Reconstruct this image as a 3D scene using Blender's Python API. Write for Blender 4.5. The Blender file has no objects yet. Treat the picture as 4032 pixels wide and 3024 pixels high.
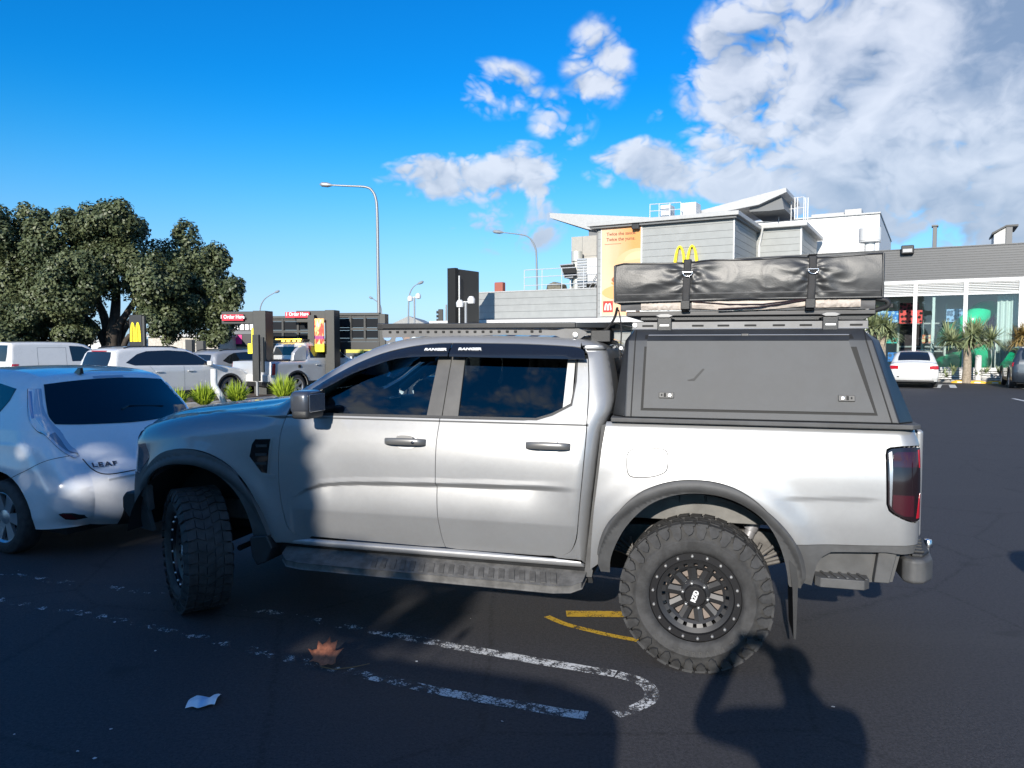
import bpy, math, random
import numpy as np
from mathutils import Vector, Matrix, noise
from math import sin, cos, pi, sqrt, atan2, radians as RAD

S = bpy.context.scene
COL = S.collection
random.seed(7)

# ------------------------------------------------------------------ camera
cd = bpy.data.cameras.new('camera')
cam = bpy.data.objects.new('camera', cd)
COL.objects.link(cam)
CAM_H = 1.7894
PITCH = RAD(3.0435)
cam.location = (0, 0, CAM_H)
cam.rotation_euler = (RAD(90) - PITCH, 0, 0)
cd.sensor_width = 36
cd.lens = 36 * 2971.5 / 4032
cd.clip_start = 0.02
cd.clip_end = 3000
S.camera = cam

# ------------------------------------------------------------------ exposure
S.view_settings.view_transform = 'Standard'
S.view_settings.look = 'None'
S.view_settings.exposure = 0.6
S.view_settings.gamma = 1
S.render.resolution_x = 1024
S.render.resolution_y = 768
S.cycles.max_bounces = 7
S.cycles.transparent_max_bounces = 16
S.cycles.glossy_bounces = 4
S.cycles.sample_clamp_indirect = 6
S.cycles.caustics_reflective = False
S.cycles.caustics_refractive = False

# ------------------------------------------------------------------ sun
SUN_EL = RAD(20.5)
SUN_AZ = (-0.305, -0.952)
sl = bpy.data.lights.new('sun', 'SUN')
sl.energy = 4.25
sl.angle = RAD(0.55)
sl.color = (1.0, 0.93, 0.83)
sun = bpy.data.objects.new('sun', sl)
COL.objects.link(sun)
sdir = Vector((SUN_AZ[0] * cos(SUN_EL), SUN_AZ[1] * cos(SUN_EL), sin(SUN_EL)))
sun.rotation_euler = sdir.to_track_quat('Z', 'Y').to_euler()
sun.location = sdir * 60

# ------------------------------------------------------------------ node helper
class N:
    def __init__(s, nt):
        s.nt = nt
    def node(s, typ, **kw):
        n = s.nt.nodes.new(typ)
        for k, v in kw.items():
            if k.startswith('i_'):
                key = k[2:]
                sock = n.inputs[int(key)] if key.isdigit() else n.inputs[key.replace('__', ' ')]
                s.set(sock, v)
            else:
                setattr(n, k, v)
        return n
    def set(s, sock, v):
        if isinstance(v, bpy.types.NodeSocket):
            s.nt.links.new(v, sock)
        else:
            sock.default_value = v
    def m(s, op, a, b=0.0, c=None, clamp=False):
        n = s.nt.nodes.new('ShaderNodeMath')
        n.operation = op
        n.use_clamp = clamp
        s.set(n.inputs[0], a)
        s.set(n.inputs[1], b)
        if c is not None:
            s.set(n.inputs[2], c)
        return n.outputs[0]
    def sstep(s, x, lo, hi):
        n = s.nt.nodes.new('ShaderNodeMapRange')
        n.interpolation_type = 'SMOOTHSTEP'
        s.set(n.inputs[0], x)
        n.inputs[1].default_value = lo
        n.inputs[2].default_value = hi
        return n.outputs[0]
    def mix(s, f, a, b, blend='MIX'):
        n = s.nt.nodes.new('ShaderNodeMix')
        n.data_type = 'RGBA'
        n.blend_type = blend
        s.set(n.inputs['Factor'], f)
        for i, v in ((6, a), (7, b)):
            if not isinstance(v, bpy.types.NodeSocket) and len(v) == 3:
                v = (*v, 1)
            s.set(n.inputs[i], v)
        return n.outputs[2]
    def noise(s, vec, scale, detail=4, rough=.55, dist=0):
        n = s.nt.nodes.new('ShaderNodeTexNoise')
        if vec is not None:
            s.set(n.inputs['Vector'], vec)
        n.inputs['Scale'].default_value = scale
        n.inputs['Detail'].default_value = detail
        n.inputs['Roughness'].default_value = rough
        n.inputs['Distortion'].default_value = dist
        return n.outputs[0]

# ------------------------------------------------------------------ world: daylight sky with cumulus
w = bpy.data.worlds.new('World')
S.world = w
w.use_nodes = True
w.node_tree.nodes.clear()
n = N(w.node_tree)
sky = n.node('ShaderNodeTexSky', sky_type='NISHITA', sun_disc=False)
sky.sun_elevation = SUN_EL
sky.sun_rotation = atan2(SUN_AZ[0], SUN_AZ[1])
sky.air_density = 1.0
sky.dust_density = 0.35
sky.ozone_density = 2.2
tc = n.node('ShaderNodeTexCoord')
vec = tc.outputs['Generated']
sx = n.node('ShaderNodeSeparateXYZ', i_0=vec)
X, Y, Z = sx.outputs
AZ = n.m('ARCTAN2', X, Y)
EL = n.m('ARCSINE', Z)
def blob(a, e, ra, re, wgt=1.0):
    qa = n.m('MULTIPLY', n.m('SUBTRACT', AZ, a), 1 / ra)
    qe = n.m('MULTIPLY', n.m('SUBTRACT', EL, e), 1 / re)
    q = n.m('ADD', n.m('MULTIPLY', qa, qa), n.m('MULTIPLY', qe, qe))
    return n.m('MULTIPLY', n.m('SUBTRACT', 1.0, q, clamp=True), wgt)
# azimuth / elevation in radians of the cloud banks over the car park
BLOBS = [(.48, .30, .29, .21, 1.5), (.62, .36, .28, .32, 1.8), (.43, .46, .14, .16, 1.25), (.30, .335, .085, .085, 1.0),
         (.26, .222, .19, .052, .95), (.46, .205, .18, .10, 1.4), (.70, .14, .27, .11, 1.2),
         (-.07, .210, .125, .038, 1.05), (.015, .222, .07, .042, .95), (-.01, .160, .10, .06, .42),
         (-.025, .318, .085, .045, .38), (.066, .284, .06, .05, .36), (.112, .345, .062, .07, .36),
         (.187, .277, .018, .018, .46), (.105, .432, .03, .02, .34)]
dens = None
for b in BLOBS:
    q = blob(*b)
    dens = q if dens is None else n.m('MAXIMUM', dens, q)
# scattered clouds behind the viewer (seen only as reflections in glass and paint)
back = n.m('MULTIPLY', n.sstep(Y, -.05, -.5), n.sstep(EL, .05, .2))
back = n.m('MULTIPLY', back, .36)
dens = n.m('MAXIMUM', dens, back)
warp = n.node('ShaderNodeVectorMath', operation='MULTIPLY', i_0=vec)
warp.inputs[1].default_value = (1, 1, 1.35)
wn = n.node('ShaderNodeTexNoise', i_Vector=warp.outputs[0], i_Scale=9., i_Detail=5.)
wsub = n.node('ShaderNodeVectorMath', operation='SUBTRACT', i_0=wn.outputs['Color']); wsub.inputs[1].default_value = (.5, .5, .5)
wsc = n.node('ShaderNodeVectorMath', operation='SCALE', i_0=wsub.outputs[0]); wsc.inputs['Scale'].default_value = .075
wadd = n.node('ShaderNodeVectorMath', operation='ADD', i_0=warp.outputs[0], i_1=wsc.outputs[0])
wv = wadd.outputs[0]
LOFF = (-.022, 0, .030)
offv = n.node('ShaderNodeVectorMath', operation='ADD', i_0=wv)
offv.inputs[1].default_value = LOFF
def field(v, oct_):
    tot = None
    for i in range(oct_):
        sc = 9.0 * 2.15 ** i
        nz = n.noise(v, sc, 0, .5)
        bl = n.m('MULTIPLY', n.m('ABSOLUTE', n.m('SUBTRACT', nz, .5)), 2.6 * .62 ** i)
        tot = bl if tot is None else n.m('ADD', tot, bl)
    nz = n.noise(v, 4.6, 7, .58)
    return n.m('ADD', n.m('SUBTRACT', tot, .62), n.m('MULTIPLY', n.m('SUBTRACT', nz, .5), 2.4))
f0 = field(wv, 4)
f1 = field(offv.outputs[0], 3)
raw = n.m('ADD', n.m('SUBTRACT', dens, .16), n.m('MULTIPLY', f0, .95))
raw = n.m('MULTIPLY', raw, n.sstep(dens, 0.02, .30))
alpha = n.sstep(raw, .04, .74)
thick = n.sstep(raw, .60, 1.5)
shade = n.sstep(n.noise(wv, 6.5, 6, .58), .42, .66)
lit = n.m('ADD', .74, n.m('MULTIPLY', n.m('SUBTRACT', f0, f1), n.m('SUBTRACT', .75, n.m('MULTIPLY', thick, .45))), clamp=True)
right = n.sstep(AZ, .22, .66)
lit = n.m('SUBTRACT', lit, n.m('MULTIPLY', n.m('MULTIPLY', thick, shade), n.m('ADD', .30, n.m('MULTIPLY', right, .55))), clamp=True)
low = n.sstep(EL, .11, .24)
lit = n.m('MULTIPLY', lit, n.m('ADD', .45, n.m('MULTIPLY', low, .55)))
CG = 4.6
ccol = n.mix(lit, (.36 * CG, .48 * CG, .68 * CG), (1.10 * CG, 1.16 * CG, 1.28 * CG))
hz = n.sstep(EL, .02, .34)
hs = n.node('ShaderNodeHueSaturation', i_Value=1.0, i_Color=sky.outputs[0], i_Saturation=n.m('ADD', .55, n.m('MULTIPLY', hz, .80)))
tint = n.mix(1.0, hs.outputs[0], n.mix(hz, (.45, .67, 1.0), (.06, .80, 1.16)), 'MULTIPLY')
out = n.mix(n.m('MULTIPLY', alpha, .90), tint, ccol)
bg = n.node('ShaderNodeBackground', i_Color=out, i_Strength=.108)
wo = n.node('ShaderNodeOutputWorld', i_Surface=bg.outputs[0])

# ------------------------------------------------------------------ materials
MATS = {}
def mat(name, col=(.5, .5, .5), rough=.5, metal=0., coat=0., spec=.5, var=0., vs=6., bump=0., bs=60., emit=0., dirt=0., alpha=1., trans=0.):
    if name in MATS:
        return MATS[name]
    m = bpy.data.materials.new(name)
    m.use_nodes = True
    nt = m.node_tree
    k = N(nt)
    b = nt.nodes['Principled BSDF']
    b.inputs['Base Color'].default_value = (*col, 1)
    b.inputs['Roughness'].default_value = rough
    b.inputs['Metallic'].default_value = metal
    b.inputs['Coat Weight'].default_value = coat
    b.inputs['Coat Roughness'].default_value = .04
    b.inputs['Specular IOR Level'].default_value = spec
    co = k.node('ShaderNodeTexCoord').outputs['Object']
    if var:
        nz = k.noise(co, vs, 6, .6)
        f = k.sstep(nz, .3, .7)
        lo = tuple(c * (1 - var) for c in col)
        hi = tuple(min(1, c * (1 + var)) for c in col)
        k.set(b.inputs['Base Color'], k.mix(f, lo, hi))
        r = k.m('ADD', rough - .06, k.m('MULTIPLY', nz, .12))
        k.set(b.inputs['Roughness'], r)
    if bump:
        nb = k.noise(co, bs, 5, .6)
        bp = k.node('ShaderNodeBump', i_Strength=bump, i_Distance=.01, i_Height=nb)
        k.set(b.inputs['Normal'], bp.outputs[0])
    if emit:
        b.inputs['Emission Color'].default_value = (*col, 1)
        b.inputs['Emission Strength'].default_value = emit
    MATS[name] = m
    return m

def glass_mat(name, tint, refl=1.0, rough=0.0):
    if name in MATS:
        return MATS[name]
    m = bpy.data.materials.new(name)
    m.use_nodes = True
    nt = m.node_tree
    nt.nodes.clear()
    k = N(nt)
    tr = k.node('ShaderNodeBsdfTransparent', i_Color=(*tint, 1))
    gl = k.node('ShaderNodeBsdfGlossy', i_Color=(.95, .98, 1, 1), i_Roughness=rough)
    fr = k.node('ShaderNodeFresnel', i_IOR=1.52)
    f = k.m('MULTIPLY', fr.outputs[0], refl, clamp=True)
    mx = k.node('ShaderNodeMixShader', i_0=f, i_1=tr.outputs[0], i_2=gl.outputs[0])
    k.node('ShaderNodeOutputMaterial', i_Surface=mx.outputs[0])
    MATS[name] = m
    return m

def leaf_mat(name, c_dark, c_light, rough=.45, trans=.0):
    m = bpy.data.materials.new(name); m.use_nodes = True
    k = N(m.node_tree); b = m.node_tree.nodes['Principled BSDF']
    geo = k.node('ShaderNodeNewGeometry')
    co = k.node('ShaderNodeTexCoord').outputs['Object']
    nz = k.noise(co, .9, 4, .6)
    f = k.m('ADD', k.m('MULTIPLY', geo.outputs['Random Per Island'], .42), k.m('MULTIPLY', k.sstep(nz, .3, .7), .58))
    k.set(b.inputs['Base Color'], k.mix(f, c_dark, c_light))
    b.inputs['Roughness'].default_value = rough
    b.inputs['Specular IOR Level'].default_value = .4
    return m

# ------------------------------------------------------------------ scene graph helpers
def tag(o, label=None, cat=None, group=None, kind=None):
    if label: o['label'] = label
    if cat: o['category'] = cat
    if group: o['group'] = group
    if kind: o['kind'] = kind
    return o
def thing(name, label, cat, loc=(0, 0, 0), rz=0., group=None):
    o = bpy.data.objects.new(name, None)
    o.empty_display_size = .2
    COL.objects.link(o)
    o.location = loc
    o.rotation_euler = (0, 0, rz)
    return tag(o, label, cat, group)
def copy_tree(o, parent=None):
    c = o.copy()
    COL.objects.link(c)
    if parent is not None:
        c.parent = parent
    for ch in list(o.children):
        copy_tree(ch, c)
    return c
def link_mesh(name, me, mats, parent=None):
    o = bpy.data.objects.new(name, me)
    COL.objects.link(o)
    for m in (mats if isinstance(mats, (list, tuple)) else [mats]):
        me.materials.append(m)
    if parent is not None:
        o.parent = parent
    return o

class MB:
    """collects shapes, builds them as one mesh object"""
    def __init__(s):
        s.v, s.f, s.mi = [], [], []
    def add(s, vs, fs, mi=0):
        o = len(s.v)
        s.v += [tuple(p) for p in vs]
        s.f += [tuple(i + o for i in f) for f in fs]
        s.mi += [mi] * len(fs)
        return s
    def box(s, x0, x1, y0, y1, z0, z1, mi=0, M=None):
        vs = [Vector(p) for p in ((x0, y0, z0), (x1, y0, z0), (x1, y1, z0), (x0, y1, z0), (x0, y0, z1), (x1, y0, z1), (x1, y1, z1), (x0, y1, z1))]
        if M is not None:
            vs = [M @ p for p in vs]
        return s.add(vs, [(0, 3, 2, 1), (4, 5, 6, 7), (0, 1, 5, 4), (1, 2, 6, 5), (2, 3, 7, 6), (3, 0, 4, 7)], mi)
    def prism(s, poly, f0, f1, mi=0):
        """poly: 2d points, f0/f1 map a 2d point to the two end faces"""
        k = len(poly)
        vs = [f0(*p) for p in poly] + [f1(*p) for p in poly]
        fs = [tuple(range(k))[::-1], tuple(range(k, 2 * k))] + [(i, (i + 1) % k, (i + 1) % k + k, i + k) for i in range(k)]
        return s.add(vs, fs, mi)
    def xz(s, poly, y0, y1, mi=0):
        return s.prism(poly, lambda a, b: (a, y0, b), lambda a, b: (a, y1, b), mi)
    def xy(s, poly, z0, z1, mi=0):
        return s.prism(poly, lambda a, b: (a, b, z0), lambda a, b: (a, b, z1), mi)
    def yz(s, poly, x0, x1, mi=0):
        return s.prism(poly, lambda a, b: (x0, a, b), lambda a, b: (x1, a, b), mi)
    def tube(s, path, r, k=8, mi=0, caps=True):
        path = [Vector(p) for p in path]
        rs = r if isinstance(r, (list, tuple)) else [r] * len(path)
        base = len(s.v)
        prev = None
        for i, p in enumerate(path):
            a = path[max(0, i - 1)]
            b = path[min(len(path) - 1, i + 1)]
            t = (b - a).normalized()
            if prev is None:
                up = Vector((0, 0, 1)) if abs(t.z) < .9 else Vector((0, 1, 0))
                u = t.cross(up).normalized()
            else:
                u = (prev - t * prev.dot(t)).normalized()
            prev = u
            v = t.cross(u)
            for j in range(k):
                an = 2 * pi * j / k
                s.v.append(tuple(p + (u * cos(an) + v * sin(an)) * rs[i]))
        for i in range(len(path) - 1):
            for j in range(k):
                a = base + i * k + j
                b = base + i * k + (j + 1) % k
                s.f.append((a, b, b + k, a + k))
                s.mi.append(mi)
        if caps:
            s.f.append(tuple(base + j for j in range(k))[::-1])
            e = base + (len(path) - 1) * k
            s.f.append(tuple(e + j for j in range(k)))
            s.mi += [mi, mi]
        return s
    def lathe(s, prof, k=32, mi=0, axis='y', c=(0, 0, 0), a0=0., a1=2 * pi):
        """prof: (radius, along axis)"""
        base = len(s.v)
        full = abs(a1 - a0 - 2 * pi) < 1e-6
        kk = k if full else k + 1
        for r, h in prof:
            for j in range(kk):
                an = a0 + (a1 - a0) * j / k
                p = (r * cos(an), h, r * sin(an)) if axis == 'y' else ((r * cos(an), r * sin(an), h) if axis == 'z' else (h, r * cos(an), r * sin(an)))
                s.v.append((p[0] + c[0], p[1] + c[1], p[2] + c[2]))
        for i in range(len(prof) - 1):
            for j in range(k):
                a = base + i * kk + j
                b = base + i * kk + (j + 1) % kk
                s.f.append((a, b, b + kk, a + kk))
                s.mi.append(mi)
        return s
    def grid(s, fn, us, vs, mi=0):
        base = len(s.v)
        for v in vs:
            for u in us:
                s.v.append(tuple(fn(u, v)))
        nu = len(us)
        for j in range(len(vs) - 1):
            for i in range(nu - 1):
                a = base + j * nu + i
                s.f.append((a, a + 1, a + 1 + nu, a + nu))
                s.mi.append(mi)
        return s
    def mesh(s, name):
        me = bpy.data.meshes.new(name)
        me.from_pydata(s.v, [], s.f)
        me.polygons.foreach_set('material_index', s.mi)
        me.update()
        return me
    def build(s, name, mats, parent=None, smooth=None, bevel=0., seg=2, loc=None, rot=None):
        me = s.mesh(name)
        o = link_mesh(name, me, mats, parent)
        if smooth is not None:
            me.polygons.foreach_set('use_smooth', [True] * len(me.polygons))
            if smooth < 180:
                me.set_sharp_from_angle(angle=RAD(smooth))
        if bevel:
            b = o.modifiers.new('bevel', 'BEVEL')
            b.width = bevel
            b.segments = seg
            b.limit_method = 'ANGLE'
            b.angle_limit = RAD(35)
            if smooth is None:
                me.polygons.foreach_set('use_smooth', [True] * len(me.polygons))
                me.set_sharp_from_angle(angle=RAD(80))
            b.harden_normals = True
        if loc is not None: o.location = loc
        if rot is not None: o.rotation_euler = rot
        return o

def lin(a, b, k):
    return [a + (b - a) * i / (k - 1) for i in range(k)]
def sm(a, b, x):
    t = min(1, max(0, (x - a) / (b - a)))
    return t * t * (3 - 2 * t)
def interp(x, xs, ys):
    return float(np.interp(x, xs, ys))
def catmull(pts, k=4, closed=False):
    n_ = len(pts)
    out = []
    rng = range(n_) if closed else range(n_ - 1)
    for i in rng:
        g = (lambda j: pts[j % n_]) if closed else (lambda j: pts[min(n_ - 1, max(0, j))])
        p0, p1, p2, p3 = g(i - 1), g(i), g(i + 1), g(i + 2)
        for q in range(k):
            t = q / k
            out.append(tuple(.5 * (2 * b + (c - a) * t + (2 * a - 5 * b + 4 * c - d) * t * t + (3 * b - a - 3 * c + d) * t ** 3) for a, b, c, d in zip(p0, p1, p2, p3)))
    if not closed:
        out.append(tuple(pts[-1]))
    return out

def _clip(poly, ax, val, gt):
    out = []
    k = len(poly)
    for i in range(k):
        a, b = poly[i], poly[(i + 1) % k]
        ia = (a[ax] >= val) if gt else (a[ax] <= val)
        ib = (b[ax] >= val) if gt else (b[ax] <= val)
        if ia:
            out.append(a)
        if ia != ib:
            t = (val - a[ax]) / (b[ax] - a[ax])
            p = [a[0] + (b[0] - a[0]) * t, a[1] + (b[1] - a[1]) * t]
            p[ax] = val
            out.append(tuple(p))
    return out

def panel(name, poly, fn, mats, parent=None, cell=.03, flange=.015, out=(0, 1, 0), cellv=None):
    """a sheet cut to a 2d outline, laid on the surface fn(u,v)->3d, with a turned-in edge"""
    cellv = cellv or cell
    us = [p[0] for p in poly]; vs = [p[1] for p in poly]
    u0 = math.floor(min(us) / cell); u1 = math.ceil(max(us) / cell)
    v0 = math.floor(min(vs) / cellv); v1 = math.ceil(max(vs) / cellv)
    key, V, F = {}, [], []
    def vid(p):
        q = (round(p[0], 4), round(p[1], 4))
        if q not in key:
            key[q] = len(V)
            V.append(p)
        return key[q]
    for i in range(u0, u1):
        col_ = _clip(_clip(poly, 0, i * cell, True), 0, (i + 1) * cell, False)
        if len(col_) < 3:
            continue
        for j in range(v0, v1):
            c = _clip(_clip(col_, 1, j * cellv, True), 1, (j + 1) * cellv, False)
            if len(c) < 3:
                continue
            ids = []
            for p in c:
                q = vid(p)
                if q not in ids:
                    ids.append(q)
            if len(ids) >= 3:
                ar = sum(V[ids[k]][0] * V[ids[(k + 1) % len(ids)]][1] - V[ids[(k + 1) % len(ids)]][0] * V[ids[k]][1] for k in range(len(ids)))
                if abs(ar) > 1e-9:
                    F.append(ids)
    O = Vector(out)
    P, Nn = [], []
    e = 2e-3
    for (u, v) in V:
        p = Vector(fn(u, v))
        a = Vector(fn(u + e, v)) - Vector(fn(u - e, v)); b = Vector(fn(u, v + e)) - Vector(fn(u, v - e))
        nn = a.cross(b)
        nn = nn.normalized() if nn.length > 1e-12 else O.copy()
        if nn.dot(O) < 0:
            nn = -nn
        P.append(p); Nn.append(nn)
    # face orientation
    F2 = []
    for f in F:
        a = Vector((0, 0, 0))
        for k in range(1, len(f) - 1):
            a += (P[f[k]] - P[f[0]]).cross(P[f[k + 1]] - P[f[0]])
        F2.append(f if a.dot(Nn[f[0]]) >= 0 else f[::-1])
    loopn = [Nn[i] for f in F2 for i in f]
    nv = len(P)
    if flange:
        cnt = {}
        for f in F2:
            for k in range(len(f)):
                a, b = f[k], f[(k + 1) % len(f)]
                cnt[(a, b)] = cnt.get((a, b), 0) + 1
        edges = [(a, b) for (a, b) in cnt if (b, a) not in cnt]
        for a, b in edges:
            i0 = len(P)
            P += [P[a].copy(), P[b].copy(), P[b] - Nn[b] * flange, P[a] - Nn[a] * flange]
            d = (P[b] - P[a])
            sn = d.cross(Nn[a])
            sn = sn.normalized() if sn.length > 1e-12 else Nn[a]
            F2.append([i0, i0 + 3, i0 + 2, i0 + 1])
            loopn += [(sn + Nn[a] * .5).normalized(), sn, sn, (sn + Nn[b] * .5).normalized()]
    me = bpy.data.meshes.new(name)
    me.from_pydata([tuple(p) for p in P], [], F2)
    me.polygons.foreach_set('use_smooth', [True] * len(me.polygons))
    me.update()
    if len(loopn) == len(me.loops):
        me.normals_split_custom_set([tuple(x) for x in loopn])
    return link_mesh(name, me, mats, parent)

def mirror(o):
    """the same part on the other side of the vehicle"""
    c = o.copy()
    c.scale = (1, -1, 1)
    COL.objects.link(c)
    return c

def text_mb(txt, size, depth=.004, bold=.0, spacing=1.0):
    cu = bpy.data.curves.new('t', 'FONT')
    cu.body = txt
    cu.size = size
    cu.extrude = depth / 2
    cu.offset = bold
    cu.space_character = spacing
    cu.align_x = 'CENTER'
    cu.align_y = 'CENTER'
    cu.resolution_u = 3
    o = bpy.data.objects.new('t', cu)
    COL.objects.link(o)
    dg = bpy.context.evaluated_depsgraph_get()
    me = o.evaluated_get(dg).to_mesh()
    V = [v.co.copy() for v in me.vertices]
    F = [tuple(p.vertices) for p in me.polygons]
    bpy.data.objects.remove(o)
    bpy.data.curves.remove(cu)
    return V, F
def text(name, txt, size, M, m, parent=None, depth=.004, bold=0., sx=1.0, spacing=1.0):
    """M maps text plane (x right, y up, z out) into the parent's frame"""
    V, F = text_mb(txt, size, depth, bold, spacing)
    b = MB().add([M @ Vector((v.x * sx, v.y, v.z)) for v in V], F)
    return b.build(name, m, parent)
def frame(o, ex, ey, ez):
    ex, ey, ez = Vector(ex).normalized(), Vector(ey).normalized(), Vector(ez).normalized()
    M = Matrix((ex, ey, ez)).transposed().to_4x4()
    M.translation = Vector(o)
    return M

FPX = 2971.5
def at(x, y, Yd):
    """point at depth Yd seen in direction of photo position (x,y) (2212 wide)"""
    u = (x * 1.82278 - 2016) / FPX
    v = (y * 1.82278 - 1512) / FPX
    d = Vector((u, cos(PITCH) - v * sin(PITCH), -sin(PITCH) - v * cos(PITCH)))
    return Vector((0, 0, CAM_H)) + d * (Yd / d.y)

class Body:
    """car body: side profile outline, plan/section width P(x,z), rounded over towards the outline"""
    def __init__(s, sil, P, rv, rh, k=5):
        s.sil = catmull(sil, k)
        A = np.array(s.sil)
        s.A, s.B = A[:-1], A[1:]
        s.D = s.B - s.A
        s.L = (s.D ** 2).sum(1) + 1e-12
        s.P, s.rv, s.rh = P, rv, rh
    def dist(s, x, z):
        q = np.array((x, z)) - s.A
        t = np.clip((q * s.D).sum(1) / s.L, 0, 1)
        r = q - t[:, None] * s.D
        rr = (r ** 2).sum(1)
        i = int(rr.argmin())
        d = float(sqrt(rr[i]))
        c = s.D[i, 0] * r[i, 1] - s.D[i, 1] * r[i, 0]
        return d if c >= 0 else 0.
    def Y(s, x, z):
        p = s.P(x, z)
        d = s.dist(x, z)
        rv, rh = s.rv(x, z), s.rh(x, z)
        if d < rv:
            q = 1 - d / rv
            p -= rh * (1 - sqrt(max(0, 1 - q * q)))
        return p
    def side(s, off=0.):
        return lambda x, z: (x, s.Y(x, z) + off, z)
    def edge(s, i):
        x, z = s.sil[i]
        return s.P(x, z) - s.rh(x, z)
    def idx(s, x, z):
        return min(range(len(s.sil)), key=lambda i: (s.sil[i][0] - x) ** 2 + (s.sil[i][1] - z) ** 2)
    def sheet_pt(s, fi, u, bow, off=0.):
        i = int(min(len(s.sil) - 2, max(0, math.floor(fi))))
        t = fi - i
        a, b = s.sil[i], s.sil[i + 1]
        x = a[0] + (b[0] - a[0]) * t; z = a[1] + (b[1] - a[1]) * t
        def nrm(j):
            p = s.sil[max(0, j - 1)]; q = s.sil[min(len(s.sil) - 1, j + 1)]
            dx, dz = q[0] - p[0], q[1] - p[1]
            l = sqrt(dx * dx + dz * dz) + 1e-9
            return dz / l, -dx / l
        n0, n1 = nrm(i), nrm(i + 1)
        nx, nz = n0[0] * (1 - t) + n1[0] * t, n0[1] * (1 - t) + n1[1] * t
        e = s.P(x, z) - s.rh(x, z)
        bw = bow(x, z)
        bn, bx = bw if isinstance(bw, tuple) else (bw, 0.)
        k = bn * (1 - u * u) + off
        return (x + nx * k + bx * (1 - u * u), e * u, z + nz * k)
    def sheet(s, name, i0, i1, bow, mats, parent=None, u0=-1, u1=1, off=0., ny=17, step=1.):
        k = max(2, int(round(abs(i1 - i0) / step)) + 1)
        b = MB().grid(lambda u, fi: s.sheet_pt(fi, u, bow, off), lin(u0, u1, ny), lin(i0, i1, k))
        return b.build(name, mats, parent, smooth=180)

# leaf body shape
LEAF_SIL = [(3.5, .25), (3.62, .5), (3.5, .75), (3.2, .90), (2.6, 1.02), (1.9, 1.38), (1.35, 1.52), (.75, 1.56), (.25, 1.545), (-.03, 1.505), (-.11, 1.475), (-.15, 1.435),
            (-.28, 1.27), (-.42, 1.11), (-.53, 1.0), (-.635, .87), (-.705, .77), (-.785, .67), (-.815, .55), (-.80, .42), (-.77, .34), (-.70, .27)]
def leaf_P(x, z):
    w_ = interp(z, [.2, .35, .55, .75, .95, 1.06, 1.45, 1.58], [.82, .865, .882, .885, .868, .84, .68, .62])
    if x < .2:
        w_ *= 1 - .05 * ((.2 - x) / 1.0) ** 2
    w_ += .018 * math.exp(-((sqrt(x * x + (z - .32) ** 2) - .40) / .14) ** 2) * (1 if z < .95 else 0)
    return w_
def leaf_rv(x, z):
    if x > .25: return .10
    return .10 + .16 * sm(.25, -.15, x) * (1 - .45 * sm(1.0, 1.25, z))
def leaf_rh(x, z):
    if x > .25: return .09
    return .09 + .15 * sm(.25, -.15, x) * (1 - .97 * sm(.95, 1.2, z))
def leaf_bow(x, z):
    return .02 + .07 * sm(.1, -.4, x) if x < 1.4 else .05
# ================================================================== ground, markings, litter
def gpx(x, y, z=0.):
    p = at(x, y, 10.) - Vector((0, 0, CAM_H))
    t = (z - CAM_H) / p.z
    return Vector((p.x * t, p.y * t, z))
def asphalt_mat():
    m = bpy.data.materials.new('asphalt'); m.use_nodes = True
    k = N(m.node_tree); b = m.node_tree.nodes['Principled BSDF']
    co = k.node('ShaderNodeTexCoord').outputs['Object']
    fine = k.noise(co, 170, 3, .6)
    mid = k.noise(co, 28, 5, .65)
    big = k.noise(co, .55, 5, .6, .4)
    st_ = k.node('ShaderNodeMapping', i_Vector=co); st_.inputs['Scale'].default_value = (.25, 1.6, 1)
    streak = k.noise(st_.outputs[0], .8, 4, .6)
    vor = k.node('ShaderNodeTexVoronoi', i_Vector=co, i_Scale=95.)
    stone = k.sstep(vor.outputs['Distance'], .05, .45)
    grain = k.noise(co, 62, 4, .7)
    c = k.mix(k.sstep(k.m('ADD', k.m('MULTIPLY', fine, .45), k.m('MULTIPLY', grain, .55)), .36, .64), (.015, .0147, .017), (.056, .0545, .059))
    c = k.mix(k.m('MULTIPLY', k.sstep(mid, .45, .75), .45), c, (.057, .055, .059))
    c = k.mix(k.m('MULTIPLY', k.sstep(big, .40, .70), .40), c, (.034, .0325, .036))
    c = k.mix(k.m('MULTIPLY', k.sstep(streak, .52, .72), .30), c, (.060, .060, .060))
    oil = k.noise(co, 2.1, 4, .55, .6)
    c = k.mix(k.m('MULTIPLY', k.sstep(oil, .62, .70), .55), c, (.018, .0175, .019))
    crk = k.node('ShaderNodeTexVoronoi', i_Vector=k.mix(.92, k.node('ShaderNodeTexNoise', i_Vector=co, i_Scale=1.3).outputs['Color'], co), i_Scale=.55, feature='DISTANCE_TO_EDGE')
    c = k.mix(k.m('MULTIPLY', k.m('MULTIPLY', k.sstep(crk.outputs['Distance'], .012, .002), k.sstep(mid, .42, .6)), .7), c, (.012, .012, .013))
    spk = k.node('ShaderNodeTexVoronoi', i_Vector=co, i_Scale=21.)
    sp = k.m('MULTIPLY', k.m('LESS_THAN', spk.outputs['Distance'], .055), k.m('GREATER_THAN', k.noise(co, 7.7, 2), .57))
    c = k.mix(k.m('MULTIPLY', sp, .45), c, (.20, .19, .17))
    k.set(b.inputs['Base Color'], c)
    k.set(b.inputs['Roughness'], k.m('ADD', .68, k.m('MULTIPLY', fine, .22)))
    h = k.m('ADD', k.m('MULTIPLY', fine, .5), k.m('MULTIPLY', stone, .6))
    bp = k.node('ShaderNodeBump', i_Strength=.55, i_Distance=.006, i_Height=h)
    k.set(b.inputs['Normal'], bp.outputs[0])
    MATS['asphalt'] = m
    return m
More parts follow.
